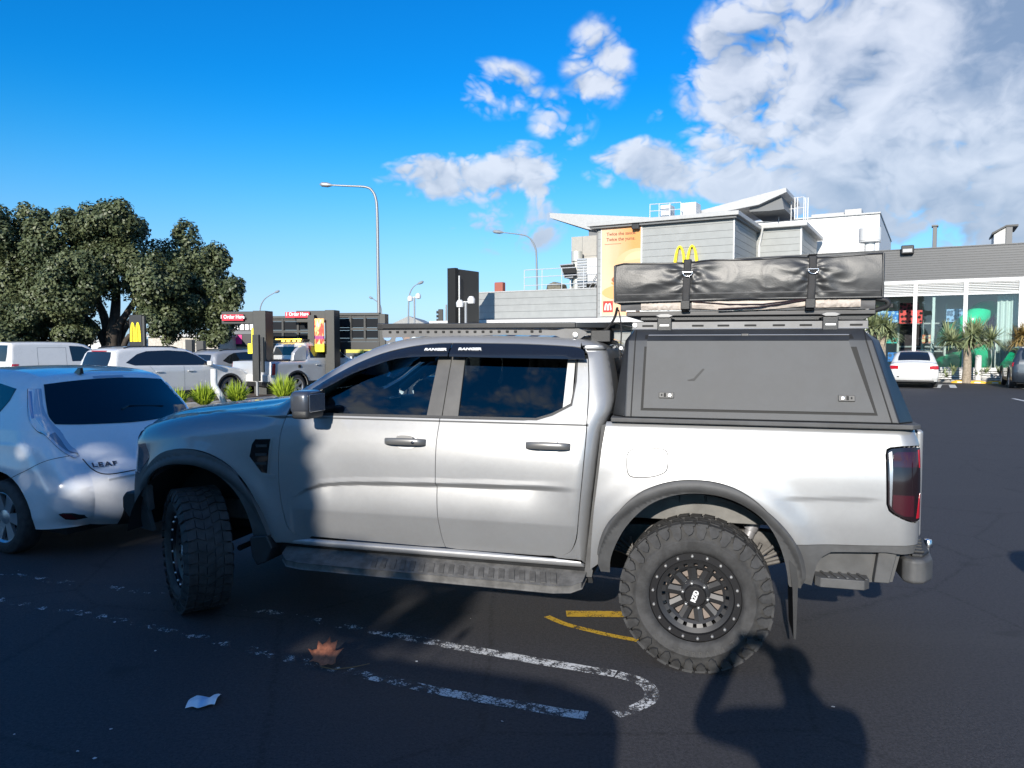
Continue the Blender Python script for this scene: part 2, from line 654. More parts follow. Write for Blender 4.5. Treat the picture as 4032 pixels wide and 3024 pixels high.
M_ASPH = asphalt_mat()
g = MB().box(-320, 320, -160, 500, -.3, 0)
tag(g.build('ground', M_ASPH), kind='structure')

def paint_mat(name, col, lo, hi, xa=None):
    """worn road paint: flakes of paint left on the asphalt, thinned towards -x for wear and the shade there when xa is given"""
    m = bpy.data.materials.new(name); m.use_nodes = True
    k = N(m.node_tree); b = m.node_tree.nodes['Principled BSDF']
    out_ = m.node_tree.nodes['Material Output']
    co = k.node('ShaderNodeTexCoord').outputs['Object']
    nz = k.noise(co, 10, 9, .72, .4)
    v = k.node('ShaderNodeTexVoronoi', i_Vector=co, i_Scale=48., feature='DISTANCE_TO_EDGE')
    crack = k.sstep(v.outputs['Distance'], .02, .12)
    f = k.m('ADD', k.m('MULTIPLY', crack, .15), k.m('ADD', k.m('MULTIPLY', k.m('SUBTRACT', nz, .5), 1.35), .60))
    if xa:
        x = k.node('ShaderNodeSeparateXYZ', i_0=co).outputs[0]
        t = k.node('ShaderNodeMapRange', i_0=x); t.inputs[1].default_value = xa[0]; t.inputs[2].default_value = xa[1]
        f = k.m('ADD', f, k.m('MULTIPLY', k.m('SUBTRACT', t.outputs[0], 1.), .19))  # fades the lines where they lie in shade, on top of the wear
    a = k.sstep(f, lo, hi)
    k.set(b.inputs['Base Color'], k.mix(k.noise(co, 60, 3), tuple(c * .8 for c in col), col))
    b.inputs['Roughness'].default_value = .7
    tr = k.node('ShaderNodeBsdfTransparent')
    mx = k.node('ShaderNodeMixShader', i_0=a, i_1=tr.outputs[0], i_2=b.outputs[0])
    k.set(out_.inputs['Surface'], mx.outputs[0])
    MATS[name] = m
    return m
M_WHITEP = paint_mat('worn_shaded_white_paint', (.72, .72, .70), .58, .76, (-1.5, .35))
M_WHITEP2 = paint_mat('thin_white_paint', (.72, .72, .70), .66, .86)
M_YELP = paint_mat('worn_yellow_paint', (.60, .38, .03), .50, .72)
M_WHITEF = paint_mat('bay_white_paint', (.75, .75, .72), .30, .55)
def ribbon(path, wd, z, name, m, wob=.006):
    path = catmull([tuple(p) for p in path], 8)
    b = MB()
    vs = []
    for i, p in enumerate(path):
        a = Vector(path[max(0, i - 1)]); c = Vector(path[min(len(path) - 1, i + 1)])
        t = (c - a).normalized(); nn = Vector((-t.y, t.x))
        w2 = (wd if not callable(wd) else wd(i / (len(path) - 1))) / 2
        o = wob * noise.noise((p[0] * 7, p[1] * 7, z * 100))
        vs += [(p[0] + nn.x * (w2 + o), p[1] + nn.y * (w2 + o), z), (p[0] - nn.x * (w2 - o), p[1] - nn.y * (w2 - o), z)]
    b.add(vs, [(2 * i, 2 * i + 2, 2 * i + 3, 2 * i + 1) for i in range(len(path) - 1)])
    return tag(b.build(name, m), kind='structure')
ribbon([(-4.6, 5.98), (-3.6, 5.66), (-2.4, 5.26), (-1.2, 4.76), (-.34, 4.375), (.11, 4.185), (.56, 4.0)], .085, .004, 'bay_line', M_WHITEP)
ribbon([(-4.6, 5.58), (-3.57, 5.18), (-2.39, 4.74), (-1.35, 4.24), (-.71, 3.95), (-.28, 3.76), (.17, 3.60), (.36, 3.54)], .080, .004, 'bay_line', M_WHITEP)
ribbon([(.57, 3.99), (.67, 3.92), (.715, 3.82), (.69, 3.70), (.60, 3.61), (.50, 3.55)], lambda t: .085 - .02 * t, .005, 'bay_line', M_WHITEP2)
ribbon([(.36, 4.915), (.55, 4.912), (.8, 4.905), (1.3, 4.89)], .11, .004, 'hatch_line', M_YELP)
ribbon([(.23, 4.87), (.33, 4.74), (.52, 4.60), (.74, 4.47), (1.0, 4.33)], .05, .004, 'hatch_line', M_YELP)
for a, b_ in (((2.55, 6.9), (5.6, 5.75)), ((16.9, 33.2), (18.6, 32.3)),):
    pass
# marked bays by the restaurant
def gl(pts, wd, m=M_WHITEF):
    ribbon([gpx(*p)[:2] for p in pts], wd, .004, 'bay_line', m, .0)
gl([(2025, 831), (2060, 831)], .16); gl([(2028, 831), (2024, 838)], .25); gl([(2056, 831), (2060, 838)], .25)
gl([(2172, 829), (2192, 836), (2230, 842)], .12)
gl([(2188, 861), (2235, 871)], .12)
gl([(2190, 829), (2240, 829)], .12)

# dry leaf, paper, small litter
def dry_leaf():
    out_ = [(0, -.02), (.03, .0), (.075, -.015), (.06, .025), (.085, .06), (.05, .055), (.035, .075), (.028, .115), (.0, .10), (-.015, .125), (-.035, .08), (-.06, .085), (-.05, .05), (-.085, .03), (-.05, .01), (-.055, -.02), (-.02, .0)]
    b = MB()
    mid = (0, .035)
    ring_ = catmull(out_, 2, True)
    vs = []
    def curl(x, y):
        return Vector((x, y * .70 - .01, .020 + .62 * max(0, y) + 3.0 * x * x + .012 * noise.noise((x * 30, y * 30, 1))))
    K = 4
    for q in range(K + 1):
        for p in ring_:
            t = 1 - q / K
            vs.append(curl(mid[0] + (p[0] - mid[0]) * t, mid[1] + (p[1] - mid[1]) * t))
    n_ = len(ring_)
    fs = [(q * n_ + i, q * n_ + (i + 1) % n_, (q + 1) * n_ + (i + 1) % n_, (q + 1) * n_ + i) for q in range(K) for i in range(n_)]
    b.add(vs, fs)
    t = thing('dry_leaf', 'curled brown autumn leaf lying on the shaded asphalt', 'leaf', (-1.045, 4.09, 0), RAD(-20))
    t.scale = (1.25, 1.25, 1.35)
    o = b.build('leaf_blade', mat('dry_leaf_brown', (.34, .115, .055), .7, var=.35, vs=40), t, smooth=180)
    s_ = o.modifiers.new('t', 'SOLIDIFY'); s_.thickness = .0012
    MB().tube([(0, -.02, .012), (.06, -.01, .004), (.13, .035, .006), (.19, .075, .014)], [.0025, .002, .002, .0015], 6).build('leaf_stalk', mat('leaf_stalk', (.22, .13, .06), .7), t)
dry_leaf()
def paper():
    b = MB().grid(lambda u, v: ((u - .5) * .135 + .02 * v, (v - .5) * .105 + .012 * sin(u * 9), .006 + .016 * abs(sin(v * 3.1)) + .010 * noise.noise((u * 4, v * 4, 8)) + .006), lin(0, 1, 16), lin(0, 1, 12))
    m = bpy.data.materials.new('printed_paper'); m.use_nodes = True
    k = N(m.node_tree); bs = m.node_tree.nodes['Principled BSDF']
    co = k.node('ShaderNodeTexCoord').outputs['Object']
    y = k.node('ShaderNodeSeparateXYZ', i_0=co).outputs[0]
    f = k.m('MULTIPLY', k.sstep(y, -.02, .005), k.sstep(y, .05, .02))
    k.set(bs.inputs['Base Color'], k.mix(k.m('MULTIPLY', f, .7), (.82, .86, .9), (.25, .50, .78)))
    o = b.build('paper_wrapper', m, smooth=180, loc=(-1.545, 3.665, 0), rot=(0, 0, RAD(14)))
    o.modifiers.new('t', 'SOLIDIFY').thickness = .0008
    tag(o, 'crumpled white and blue paper wrapper lying on the dark asphalt', 'wrapper')
paper()
lit_ = MB()
for (x, y) in ((40, 1234), (248, 1345), (30, 1588), (900, 1430), (1085, 1560), (240, 1577), (1017, 1337), (205, 1640), (168, 1625), (335, 1407), (765, 1360), (1800, 1528)):
    p = gpx(x, y)
    r = random.uniform(.004, .008)
    lit_.add([(p.x + r * cos(a) * random.uniform(.7, 1.6), p.y + r * sin(a), .003 + random.uniform(0, .004)) for a in lin(0, 5.2, 6)], [(0, 1, 2, 3, 4, 5)])
tag(lit_.build('litter', mat('pale_litter', (.55, .55, .54), .8)), kind='stuff')

# ================================================================== silver crew cab ute
M_SILVER = None
def paint(name, col, metal, rough, flake=.0, coat=.8):
    m = bpy.data.materials.new(name)
    m.use_nodes = True
    k = N(m.node_tree)
    b = m.node_tree.nodes['Principled BSDF']
    co = k.node('ShaderNodeTexCoord').outputs['Object']
    nz = k.noise(co, 2.3, 5, .6)
    dust = k.noise(co, 34, 6, .7)
    f = k.m('ADD', k.m('MULTIPLY', nz, .6), k.m('MULTIPLY', dust, .4))
    k.set(b.inputs['Base Color'], k.mix(k.sstep(f, .3, .7), tuple(c * .95 for c in col), tuple(min(1, c * 1.04) for c in col)))
    k.set(b.inputs['Roughness'], k.m('ADD', rough - .05, k.m('MULTIPLY', f, .10)))
    b.inputs['Metallic'].default_value = metal
    b.inputs['Coat Weight'].default_value = coat
    k.set(b.inputs['Coat Roughness'], k.m('ADD', .02, k.m('MULTIPLY', k.sstep(f, .45, .75), .10)))
    if flake:
        fl = k.noise(co, 900, 2, .5)
        bp = k.node('ShaderNodeBump', i_Strength=flake, i_Distance=.002, i_Height=fl)
        k.set(b.inputs['Normal'], bp.outputs[0])
    MATS[name] = m
    return m
M_SILVER = paint('silver_metallic_paint', (.305, .31, .318), .44, .40, .07)
M_BLKP = mat('black_moulded_plastic', (.022, .023, .025), .52, var=.2, bump=.15, bs=220)
M_GREYP = mat('charcoal_arch_plastic', (.070, .071, .073), .62, var=.18, vs=9, bump=.12, bs=260)
M_DARK = mat('dark_underbody', (.012, .012, .013), .8)
M_CHASSIS = mat('dusty_chassis', (.12, .115, .11), .75, var=.3, vs=12)
M_GLOSSB = mat('gloss_black', (.010, .011, .013), .12, coat=.6)
M_BPIL = mat('b_pillar_film', (.09, .088, .085), .38, metal=.3, var=.1)
M_CHROME = mat('bright_metal', (.75, .76, .78), .18, metal=1)
M_TYRE = mat('tyre_rubber', (.037, .037, .038), .78, var=.35, vs=16, bump=.2, bs=120)
M_TYRET = mat('tyre_letter_rubber', (.050, .050, .050), .7)
M_RIM = mat('satin_black_alloy', (.018, .018, .02), .33, metal=.35, coat=.2)
M_BOLT = mat('zinc_bolts', (.72, .72, .72), .3, metal=.9)
M_FGLASS = glass_mat('clear_side_glass', (.48, .58, .58), 1.5)
M_RGLASS = glass_mat('dark_privacy_glass', (.06, .066, .07), 1.35)
M_VISOR = mat('smoked_weathershield', (.012, .014, .018), .10, coat=.5, spec=.6)
M_SEAT = mat('charcoal_seat_cloth', (.03, .032, .036), .85, var=.2)
M_DASH = mat('dark_dashboard', (.025, .027, .03), .6)
M_LINER = mat('pale_headlining', (.42, .42, .40), .9)
M_RED = mat('red_lens', (.42, .008, .02), .12, coat=.7)
M_SMOKE = mat('smoked_lens', (.012, .007, .009), .12, coat=.4)
M_CANOPY = mat('black_textured_canopy', (.064, .067, .071), .56, var=.12, vs=5, bump=.18, bs=420)
M_CANEDGE = mat('black_canopy_edge', (.022, .024, .027), .40, var=.15, bump=.1, bs=380)
M_SEAL = mat('rubber_seal', (.008, .008, .008), .7)
M_ALU = mat('dark_anodised_rail', (.07, .07, .072), .42, metal=.5, var=.15)

TA = 0.264136
truck = thing('ute', 'silver crew cab ute on chunky all terrain tyres, filling the foreground', 'ute', (1.26206, 4.94742, 0), pi - TA)

TSIL = [(3.93, .50), (3.985, .58), (3.995, .70), (3.97, .82), (3.935, .92), (3.905, 1.05), (3.895, 1.15), (3.865, 1.20), (3.79, 1.228), (3.70, 1.250), (3.50, 1.288), (3.24, 1.324),
        (3.04, 1.346), (2.82, 1.372), (2.70, 1.395), (2.60, 1.437), (2.571, 1.455), (2.449, 1.527), (2.32, 1.615), (2.138, 1.716), (1.993, 1.778), (1.845, 1.817), (1.695, 1.834), (1.484, 1.843), (1.071, 1.836),
        (.823, 1.827), (.677, 1.813), (.60, 1.791), (.562, 1.765), (.538, 1.70), (.508, 1.56), (.496, 1.47), (.506, 1.405), (.528, 1.355), (.552, 1.30), (.566, 1.228), (.590, 1.0), (.606, .867), (.637, .514)]
_bz = [.40, .50, .56, .65, .75, .85, .95, 1.05, 1.12, 1.18, 1.22, 1.26, 1.30, 1.34, 1.36, 1.90]
_by = [.85, .878, .897, .913, .924, .931, .934, .932, .927, .918, .909, .898, .885, .872, .868, .648]
_sp = catmull(list(zip(_bz, _by)), 8)
_spx = [q[0] for q in _sp]; _spy = [q[1] for q in _sp]
def base_y(z):
    return float(np.interp(z, _spx, _spy))
def t_crease(x, z):
    a = sm(2.52, 2.20, x) * sm(.66, .98, x)
    z1 = interp(x, [.9, 1.5, 2.0, 2.13, 2.29, 2.39, 2.49], [.978, .966, .950, .942, .924, .886, .82])
    z0 = .752
    if z <= z0:
        return -.13 * (z0 - z) * sm(2.54, 2.40, x) * sm(.66, .70, x)
    if z >= z1 + .03: return 0.
    if z > z1:
        return a * .003 * (1 - (z - z1) / .03)
    t = (z - z0) / (z1 - z0)
    # sharp ridges at both ends, hollow just under the upper one
    return a * (-.026 * (t ** 1.6) * (1 - sm(.86, 1.0, t)) * 1.35 + .003 * sm(.86, 1, t))
def t_bulge(x, z, cx, amp):
    r = sqrt((x - cx) ** 2 + (z - .44) ** 2)
    return amp * math.exp(-((r - .60) / .10) ** 2) if z > .44 else amp * math.exp(-((abs(x - cx) - .60) / .10) ** 2)
def truck_P(x, z):
    y = base_y(z) + t_crease(x, z)
    if x > 2.5 and z < 1.25:
        y += t_bulge(x, z, 3.21, .026)
    if x > 3.15:
        y -= .27 * ((x - 3.15) / .8) ** 2.4
    return y
def truck_rv(x, z):
    if x > 2.35:
        t = sm(2.45, 2.75, x)
        return .06 + .085 * t
    if x < .78 and z < 1.76:
        return .115
    return .06
def truck_rh(x, z):
    if x > 2.35:
        t = sm(2.45, 2.75, x)
        return .045 + .125 * t
    if x < .78 and z < 1.76:
        return .085
    return .045
TB = Body(TSIL, truck_P, truck_rv, truck_rh, 4)
tside = TB.side()
def simg(x, z):
    return TB.idx(x, z)
def silrange(a, b):
    return TB.sil[min(a, b):max(a, b) + 1]
FLARE_F = [(3.672, .76), (3.653, .875), (3.604, .949), (3.526, 1.024), (3.432, 1.078), (3.332, 1.103), (3.234, 1.108), (3.136, 1.099), (3.033, 1.070), (2.915, 1.012), (2.823, .929), (2.755, .836), (2.71, .743), (2.673, .635), (2.655, .575)]
FLARE_FI = [(3.632, .655), (3.615, .79), (3.568, .893), (3.49, .957), (3.389, .997), (3.289, 1.010), (3.183, 1.008), (3.079, .982), (2.976, .931), (2.891, .856), (2.83, .756), (2.795, .64), (2.783, .535)]
FLARE_R = [(.553, .55), (.539, .639), (.492, .768), (.426, .878), (.332, .969), (.231, 1.022), (.13, 1.051), (.031, 1.060), (-.068, 1.055), (-.174, 1.028), (-.271, .974), (-.349, .905), (-.419, .827), (-.471, .758), (-.502, .678), (-.521, .598), (-.526, .552)]
FLARE_RI = [(.49, .50), (.481, .595), (.434, .714), (.369, .815), (.276, .906), (.175, .959), (.066, .985), (-.042, .987), (-.14, .971), (-.228, .935), (-.315, .875), (-.377, .797), (-.421, .699), (-.449, .592), (-.459, .519)]
FLARE_F = catmull(FLARE_F, 3); FLARE_FI = catmull(FLARE_FI, 3); FLARE_R = catmull(FLARE_R, 3); FLARE_RI = catmull(FLARE_RI, 3)
DOOR_F = catmull([(2.548, 1.337), (2.57, 1.251), (2.576, 1.16), (2.577, 1.045), (2.575, .915), (2.563, .799), (2.548, .717), (2.531, .644), (2.508, .603), (2.463, .580), (2.38, .572)], 3)
SPLIT = catmull([(1.518, 1.343), (1.526, 1.218), (1.527, 1.088), (1.526, .943), (1.518, .779), (1.509, .689), (1.50, .62), (1.487, .566)], 3)
RDOOR = catmull([(.652, 1.702), (.636, 1.545), (.634, 1.374), (.636, 1.228), (.648, 1.05), (.665, .864), (.680, .713), (.697, .645), (.720, .600), (.765, .571), (.83, .561)], 3)

# ---- sheet metal, left side then the same parts on the right side
sides = []
i_h = simg(3.865, 1.20); i_a = simg(2.571, 1.455)
fend = [p for p in silrange(i_h, i_a)]
fend = [(3.722, 1.185), (3.80, 1.195)] + fend + [(2.532, 1.40)] + [(x + .005, z) for x, z in DOOR_F] + [(2.40, .562), (2.42, .54), (2.62, .525)] + FLARE_F[::-1][:-4] + [(3.59, 1.035), (3.632, 1.084), (3.673, 1.135)]
sides.append(panel('front_fender', fend, tside, M_SILVER, truck, .026, .02, cellv=.013))
fd = [(2.53, 1.343)] + DOOR_F + [(1.60, .5625)] + [(x + .0025, z) for x, z in SPLIT[::-1]]
front_door = panel('front_door', fd, tside, M_SILVER, truck, .018, .025, cellv=.008)
sides.append(front_door)
rd = [(x - .0025, z) for x, z in SPLIT] + [(1.40, .5575), (.90, .5575)] + RDOOR[::-1] + [(.709, 1.700), (.708, 1.57), (.726, 1.440), (.770, 1.410), (.832, 1.378), (.88, 1.361), (.93, 1.350), (1.0, 1.3445)]
rear_door = panel('rear_door', rd, tside, M_SILVER, truck, .022, .025, cellv=.008)
sides.append(rear_door)
# C pillar and cab back corner
i_c0 = simg(.677, 1.813); i_c1 = len(TB.sil) - 1
cp = [(x - .006, z) for x, z in RDOOR] + [(.80, .552), (.66, .545)] + [(.640, .514)] + TB.sil[i_c0:i_c1 + 1][::-1] + [(.70, 1.80), (.682, 1.768), (.655, 1.735)]
sides.append(panel('cab_corner_panel', cp, tside, M_SILVER, truck, .010, .02, cellv=.02))
# roof side rail from the A pillar to the back of the roof
VTOP = catmull([(2.44, 1.490), (2.393, 1.512), (2.278, 1.585), (2.126, 1.666), (1.961, 1.731), (1.793, 1.771), (1.645, 1.791), (1.503, 1.797), (1.067, 1.792), (.79, 1.779), (.70, 1.77)], 3)
rr = [(2.535, 1.405), (2.50, 1.44)] + VTOP + [(.70, 1.80)] + TB.sil[i_a:i_c0 + 1][::-1]
sides.append(panel('roof_rail', rr, tside, M_SILVER, truck, .022, .02, cellv=.010))
sill = [(2.62, .522), (2.40, .557), (1.5, .558), (.80, .550), (.66, .542), (.640, .508), (1.2, .505), (2.1, .512)]
def sill_y(x, z):
    t = (z - .505) / .055
    return (x, .862 + .030 * sqrt(max(0, 1 - (2 * t - 1) ** 2)), z)
sides.append(panel('sill', sill, sill_y, M_SILVER, truck, .012, .02, cellv=.006))
sides.append(panel('sill_cladding', [(2.66, .515), (2.66, .44), (.60, .40), (.615, .51), (1.2, .507), (2.1, .513)], lambda x, z: (x, .845 - (.51 - z) * .3, z), M_BLKP, truck, .06, .02))
# bed side
def bed_y(x, z, off=0.):
    y = base_y(min(z, 1.34)) + .004 + off
    if z > 1.325:
        q = min(1, (z - 1.325) / .028)
        y -= .022 * (1 - sqrt(max(0, 1 - q * q)))
    y += t_bulge(x, z, 0.02, .034)
    a = sm(-.36, -.5, x) * sm(-.92, -.8, x)
    z1 = .988 + (-.42 - x) * .042
    if z < z1:
        y -= a * .0035 * (1 - sm(0.02, .16, z1 - z)) * sm(0, .024, z1 - z)
    xr = -1.092 + .02 * sm(1.27, 1.36, z)
    d = x - xr
    if d < .10:
        q = min(1., 1 - d / .10)
        y -= .085 * (1 - sqrt(max(0, 1 - q * q)))
    return (x, y, z)
TAIL = [(-.922, 1.222), (-.926, 1.243), (-.942, 1.254), (-.996, 1.262), (-1.060, 1.264), (-1.0895, 1.258), (-1.0895, .893), (-1.05, .889), (-1.0, .906), (-.959, .928), (-.938, .946), (-.927, .977)]
bs_ = [(.519, 1.352), (0, 1.352), (-.6, 1.352), (-1.072, 1.352), (-1.076, 1.31), (-1.0885, 1.268), (-1.06, 1.272), (-.996, 1.270), (-.938, 1.262), (-.920, 1.252), (-.914, 1.222), (-.919, .975), (-.931, .940), (-.955, .920), (-1.0, .898), (-1.05, .881), (-1.0905, .885), (-1.0905, .80), (-1.08, .768), (-.8, .752), (-.477, .742)]
bs_ += [q for q in FLARE_R[::-1] if q[1] < 1.2 and not (q[0] < -.47)] + [(.60, .512), (.575, .869), (.535, 1.228)]
sides.append(panel('bed_side', bs_, bed_y, M_SILVER, truck, .024, .025, cellv=.012))
fl = panel('fuel_flap', catmull([(.394, 1.133), (.390, 1.18), (.358, 1.205), (.236, 1.213), (.189, 1.204), (.176, 1.17), (.178, 1.114), (.199, 1.088), (.261, 1.066), (.355, 1.059), (.386, 1.078)], 4, True), lambda x, z: bed_y(x, z, .0045), M_SILVER, truck, .03, .003)
panel('fuel_flap_gap', [((x - .284) * 1.045 + .284, (z - 1.136) * 1.062 + 1.136) for x, z in catmull([(.394, 1.133), (.390, 1.18), (.358, 1.205), (.236, 1.213), (.189, 1.204), (.176, 1.17), (.178, 1.114), (.199, 1.088), (.261, 1.066), (.355, 1.059), (.386, 1.078)], 4, True)], lambda x, z: bed_y(x, z, .0030), mat('gap_grey', (.06, .06, .062), .7), truck, .012, 0)
# lower rear cladding with the corner step let into it
clad = [(-.474, .738), (-.8, .748), (-1.078, .764), (-1.06, .722), (-1.0, .716), (-.93, .722), (-.665, .706), (-.622, .680), (-.594, .637), (-.582, .57), (-.575, .52), (-.527, .53), (-.521, .60), (-.502, .678)]
sides.append(panel('rear_cladding', clad, lambda x, z: bed_y(x, z, -.004), M_GREYP, truck, .03, .05))
sides.append(panel('cladding_recess', [(-.57, .73), (-1.02, .73), (-.98, .545), (-.60, .51)], lambda x, z: (x, .83 + .02 * (z - .5), z), M_GREYP, truck, .1, .02))
st = MB()
st.xy([(-.59, .80), (-.59, .915), (-.615, .945), (-.825, .945), (-.855, .91), (-.855, .80)], .522, .572)
for i in range(5):
    xx = -.62 - i * .045
    st.xy([(xx, .82), (xx - .014, .82), (xx - .044, .935), (xx - .030, .935)], .572, .580)
st.build('corner_step', M_GREYP, truck, bevel=.004)
mv = MB().xz([(-.90, .715), (-.99, .72), (-.955, .55), (-.88, .55)], .80, .885)
mv.build('step_end_post', M_GREYP, truck, bevel=.006)
# arch flares
def flare_fn(cx, bulge, fn):
    def f(x, z):
        r = sqrt((x - cx) ** 2 + (z - .44) ** 2)
        t = min(1, max(0, (r - .55) / .09))
        y0 = fn(x, z)[1]
        return (x, y0 + .022 + bulge * sin(pi * min(1, .15 + t * .95)) - .02 * (1 - t), z)
    return f
fl_f = flare_fn(3.21, .020, tside)
fl_r = flare_fn(.02, .024, bed_y)
arch_f = panel('front_arch_flare', FLARE_F + [(2.735, .40), (2.76, .45)] + FLARE_FI[::-1], fl_f, M_GREYP, truck, .012, .045)
arch_r = panel('rear_arch_flare', FLARE_R + [(-.522, .50), (-.466, .50)] + FLARE_RI[::-1] + [(.54, .505)], fl_r, M_GREYP, truck, .012, .045)
sides += [arch_f, arch_r]
# front corner: headlamp and bumper corner
hl = [(3.722, 1.183), (3.665, 1.128), (3.628, 1.08), (3.592, 1.036), (3.688, .951), (3.735, .902), (3.90, .905), (3.925, .96), (3.90, 1.06), (3.888, 1.15), (3.80, 1.188)]
sides.append(panel('headlamp', hl, TB.side(-.004), mat('headlamp_lens', (.10, .12, .15), .10, coat=1., metal=.2), truck, .03, .02))
bp = [(3.588, 1.030), (3.684, .945), (3.733, .897), (3.925, .90), (3.965, .82), (3.985, .72), (3.985, .60), (3.93, .51), (3.66, .50), (3.672, .76), (3.655, .88), (3.61, .955), (3.57, .99)]
sides.append(panel('front_bumper_corner', bp, TB.side(-.002), M_GREYP, truck, .03, .03))
lb = MB().xz([(3.83, .74), (3.97, .74), (4.0, .70), (4.0, .62), (3.95, .555), (3.83, .54)], .55, .69)
lb.build('bumper_lower', M_BLKP, truck, bevel=.015)
# greenhouse: glass, pillars, trims, weathershields
fg = [(2.335, 1.352), (2.345, 1.495), (2.118, 1.632), (1.95, 1.690), (1.826, 1.73), (1.55, 1.735), (1.588, 1.355)]
sides.append(panel('front_door_glass', fg, TB.side(-.016), M_FGLASS, truck, .05, 0))
rg = [(1.425, 1.735), (.735, 1.725), (.735, 1.57), (.742, 1.442), (.779, 1.418), (.851, 1.380), (.925, 1.355), (1.43, 1.355)]
sides.append(panel('rear_door_glass', rg, TB.side(-.016), M_RGLASS, truck, .05, 0))
bpl = [(1.578, 1.733), (1.4965, 1.735), (1.511, 1.356), (1.606, 1.356)]
bpr = [(1.4905, 1.735), (1.409, 1.735), (1.407, 1.357), (1.505, 1.357)]
sides.append(panel('door_pillar_trim', bpl, TB.side(-.004), M_BPIL, truck, .04, .015))
sides.append(panel('door_pillar_trim', bpr, TB.side(-.004), M_BPIL, truck, .04, .015))
lt = [(2.42, 1.342), (2.42, 1.356), (1.42, 1.361), (.93, 1.361), (.84, 1.389), (.734, 1.443), (.716, 1.57), (.717, 1.715), (.707, 1.715), (.706, 1.57), (.722, 1.435), (.832, 1.376), (.924, 1.347), (1.416, 1.347)]
sides.append(panel('window_seal', lt, TB.side(.001), M_BLKP, truck, .03, .02))
bt = [(.769, 1.72), (.726, 1.72), (.728, 1.450), (.778, 1.422)]
sides.append(panel('quarter_trim', bt, TB.side(-.009), mat('brushed_quarter_trim', (.36, .36, .36), .45, metal=.6, var=.1), truck, .04, .004))
def vis_fn(x, z):
    top = interp(-x, [-p[0] for p in VTOP], [p[1] for p in VTOP])
    d = max(0, top - z)
    y = base_y(z) + .012 + .055 * min(1, d / .06) ** .8
    return (x, min(y, .905), z)
vF = catmull([(2.393, 1.506), (2.278, 1.579), (2.126, 1.660), (1.961, 1.725), (1.793, 1.766), (1.645, 1.787), (1.499, 1.793)], 3) + catmull([(1.499, 1.715), (1.66, 1.712), (1.825, 1.700), (1.95, 1.663), (2.116, 1.602), (2.268, 1.521), (2.345, 1.492)], 3)
vR = catmull([(1.489, 1.793), (1.067, 1.788), (.79, 1.775), (.70, 1.764), (.668, 1.745)], 3) + catmull([(.655, 1.700), (.9, 1.704), (1.2, 1.708), (1.489, 1.714)], 3)
visf = panel('weathershield', vF, vis_fn, M_VISOR, truck, .022, .006)
visr = panel('weathershield', vR, vis_fn, M_VISOR, truck, .022, .006)
sides += [visf, visr]
def side_text(x, z, fn, up=.004):
    p = Vector(fn(x, z)); a = Vector(fn(x - .01, z)) - p; b = Vector(fn(x, z + .01)) - p
    a.normalize(); b = (b - a * b.dot(a)).normalized(); nn = a.cross(b)
    return frame(p + nn * up, a, b, nn)
M_VLET = mat('white_lettering', (.8, .8, .8), .5)
text('visor_lettering', 'RANGER', .030, side_text(1.585, 1.752, vis_fn), M_VLET, visf, .002, .0015, 1.25)
text('visor_lettering', 'RANGER', .030, side_text(1.365, 1.755, vis_fn), M_VLET, visr, .002, .0015, 1.25)
for o in sides:
    mirror(o)

# ---- upper sheets: nose, bonnet, windscreen, roof, cab back
def t_bow(x, z):
    if x > 2.72: return (.050 - .03 * sm(3.6, 3.9, x), .20 * sm(3.2, 3.9, x))
    if x > 1.85: return .035
    return .028
i_n0 = 0; i_n1 = simg(3.895, 1.15); i_b1 = simg(2.70, 1.395); i_w1 = simg(1.845, 1.817)
i_r1 = simg(.60, 1.791); i_cw = simg(.506, 1.405)
TB.sheet('nose_grille', i_n0, i_n1, t_bow, M_GLOSSB, truck)
def t_bow2(x, z):
    return t_bow(x, z)
class _Hood: pass
def hood_pt(u, fi):
    p = TB.sheet_pt(fi, u, t_bow)
    k = .012 * (sm(.50, .60, abs(u)) - sm(.72, .9, abs(u))) * sm(3.85, 3.6, p[0])
    return (p[0], p[1], p[2] + k)
MB().grid(hood_pt, lin(-1, 1, 49), lin(i_n1, i_b1, 60)).build('bonnet', M_SILVER, truck, smooth=180)
TB.sheet('cowl', i_b1, i_b1 + 3, t_bow, M_BLKP, truck, off=-.004)
TB.sheet('windscreen', i_b1 + 2, i_w1, t_bow, M_FGLASS, truck, u0=-.96, u1=.96, off=-.006)
TB.sheet('roof', i_w1, i_r1, t_bow, M_SILVER, truck)
TB.sheet('cab_back', i_r1, len(TB.sil) - 1, t_bow, M_SILVER, truck)
TB.sheet('back_window', simg(.535, 1.69), simg(.500, 1.49), t_bow, M_GLOSSB, truck, u0=-.8, u1=.8, off=.004)
MB().xz([(2.60, 1.37), (2.42, 1.362), (2.20, 1.355), (2.20, 1.34), (2.6, 1.34)], .70, .80).build('cowl_corner', M_BLKP, truck)
# ---- shaded gap between cab and bed, floor pan and chassis
MB().xz([(.60, .45), (.645, .45), (.60, .87), (.548, 1.33), (.50, 1.34), (.53, .9)], -.86, .86).build('cab_gap_shade', M_GREYP, truck)  # charcoal block standing in for the shade in the gap
ch = MB()
ch.box(-1.0, 4.0, .36, .46, .54, .68).box(-1.0, 4.0, -.46, -.36, .54, .68)
for xx in (-.95, .62, 1.4, 2.3, 3.6):
    ch.box(xx, xx + .08, -.36, .36, .55, .65)
ch.build('chassis_rails', M_CHASSIS, truck, bevel=.01)
fp = MB()
fp.box(.60, 2.62, -.84, .84, .56, .62)
fp.box(.02, 1.2, -.34, .34, .36, .56)
fp.box(2.5, 3.9, -.36, .36, .42, 1.15)
fp.box(1.3, 2.5, -.22, .22, .40, .56)
fp.build('floor_pan', M_DARK, truck)
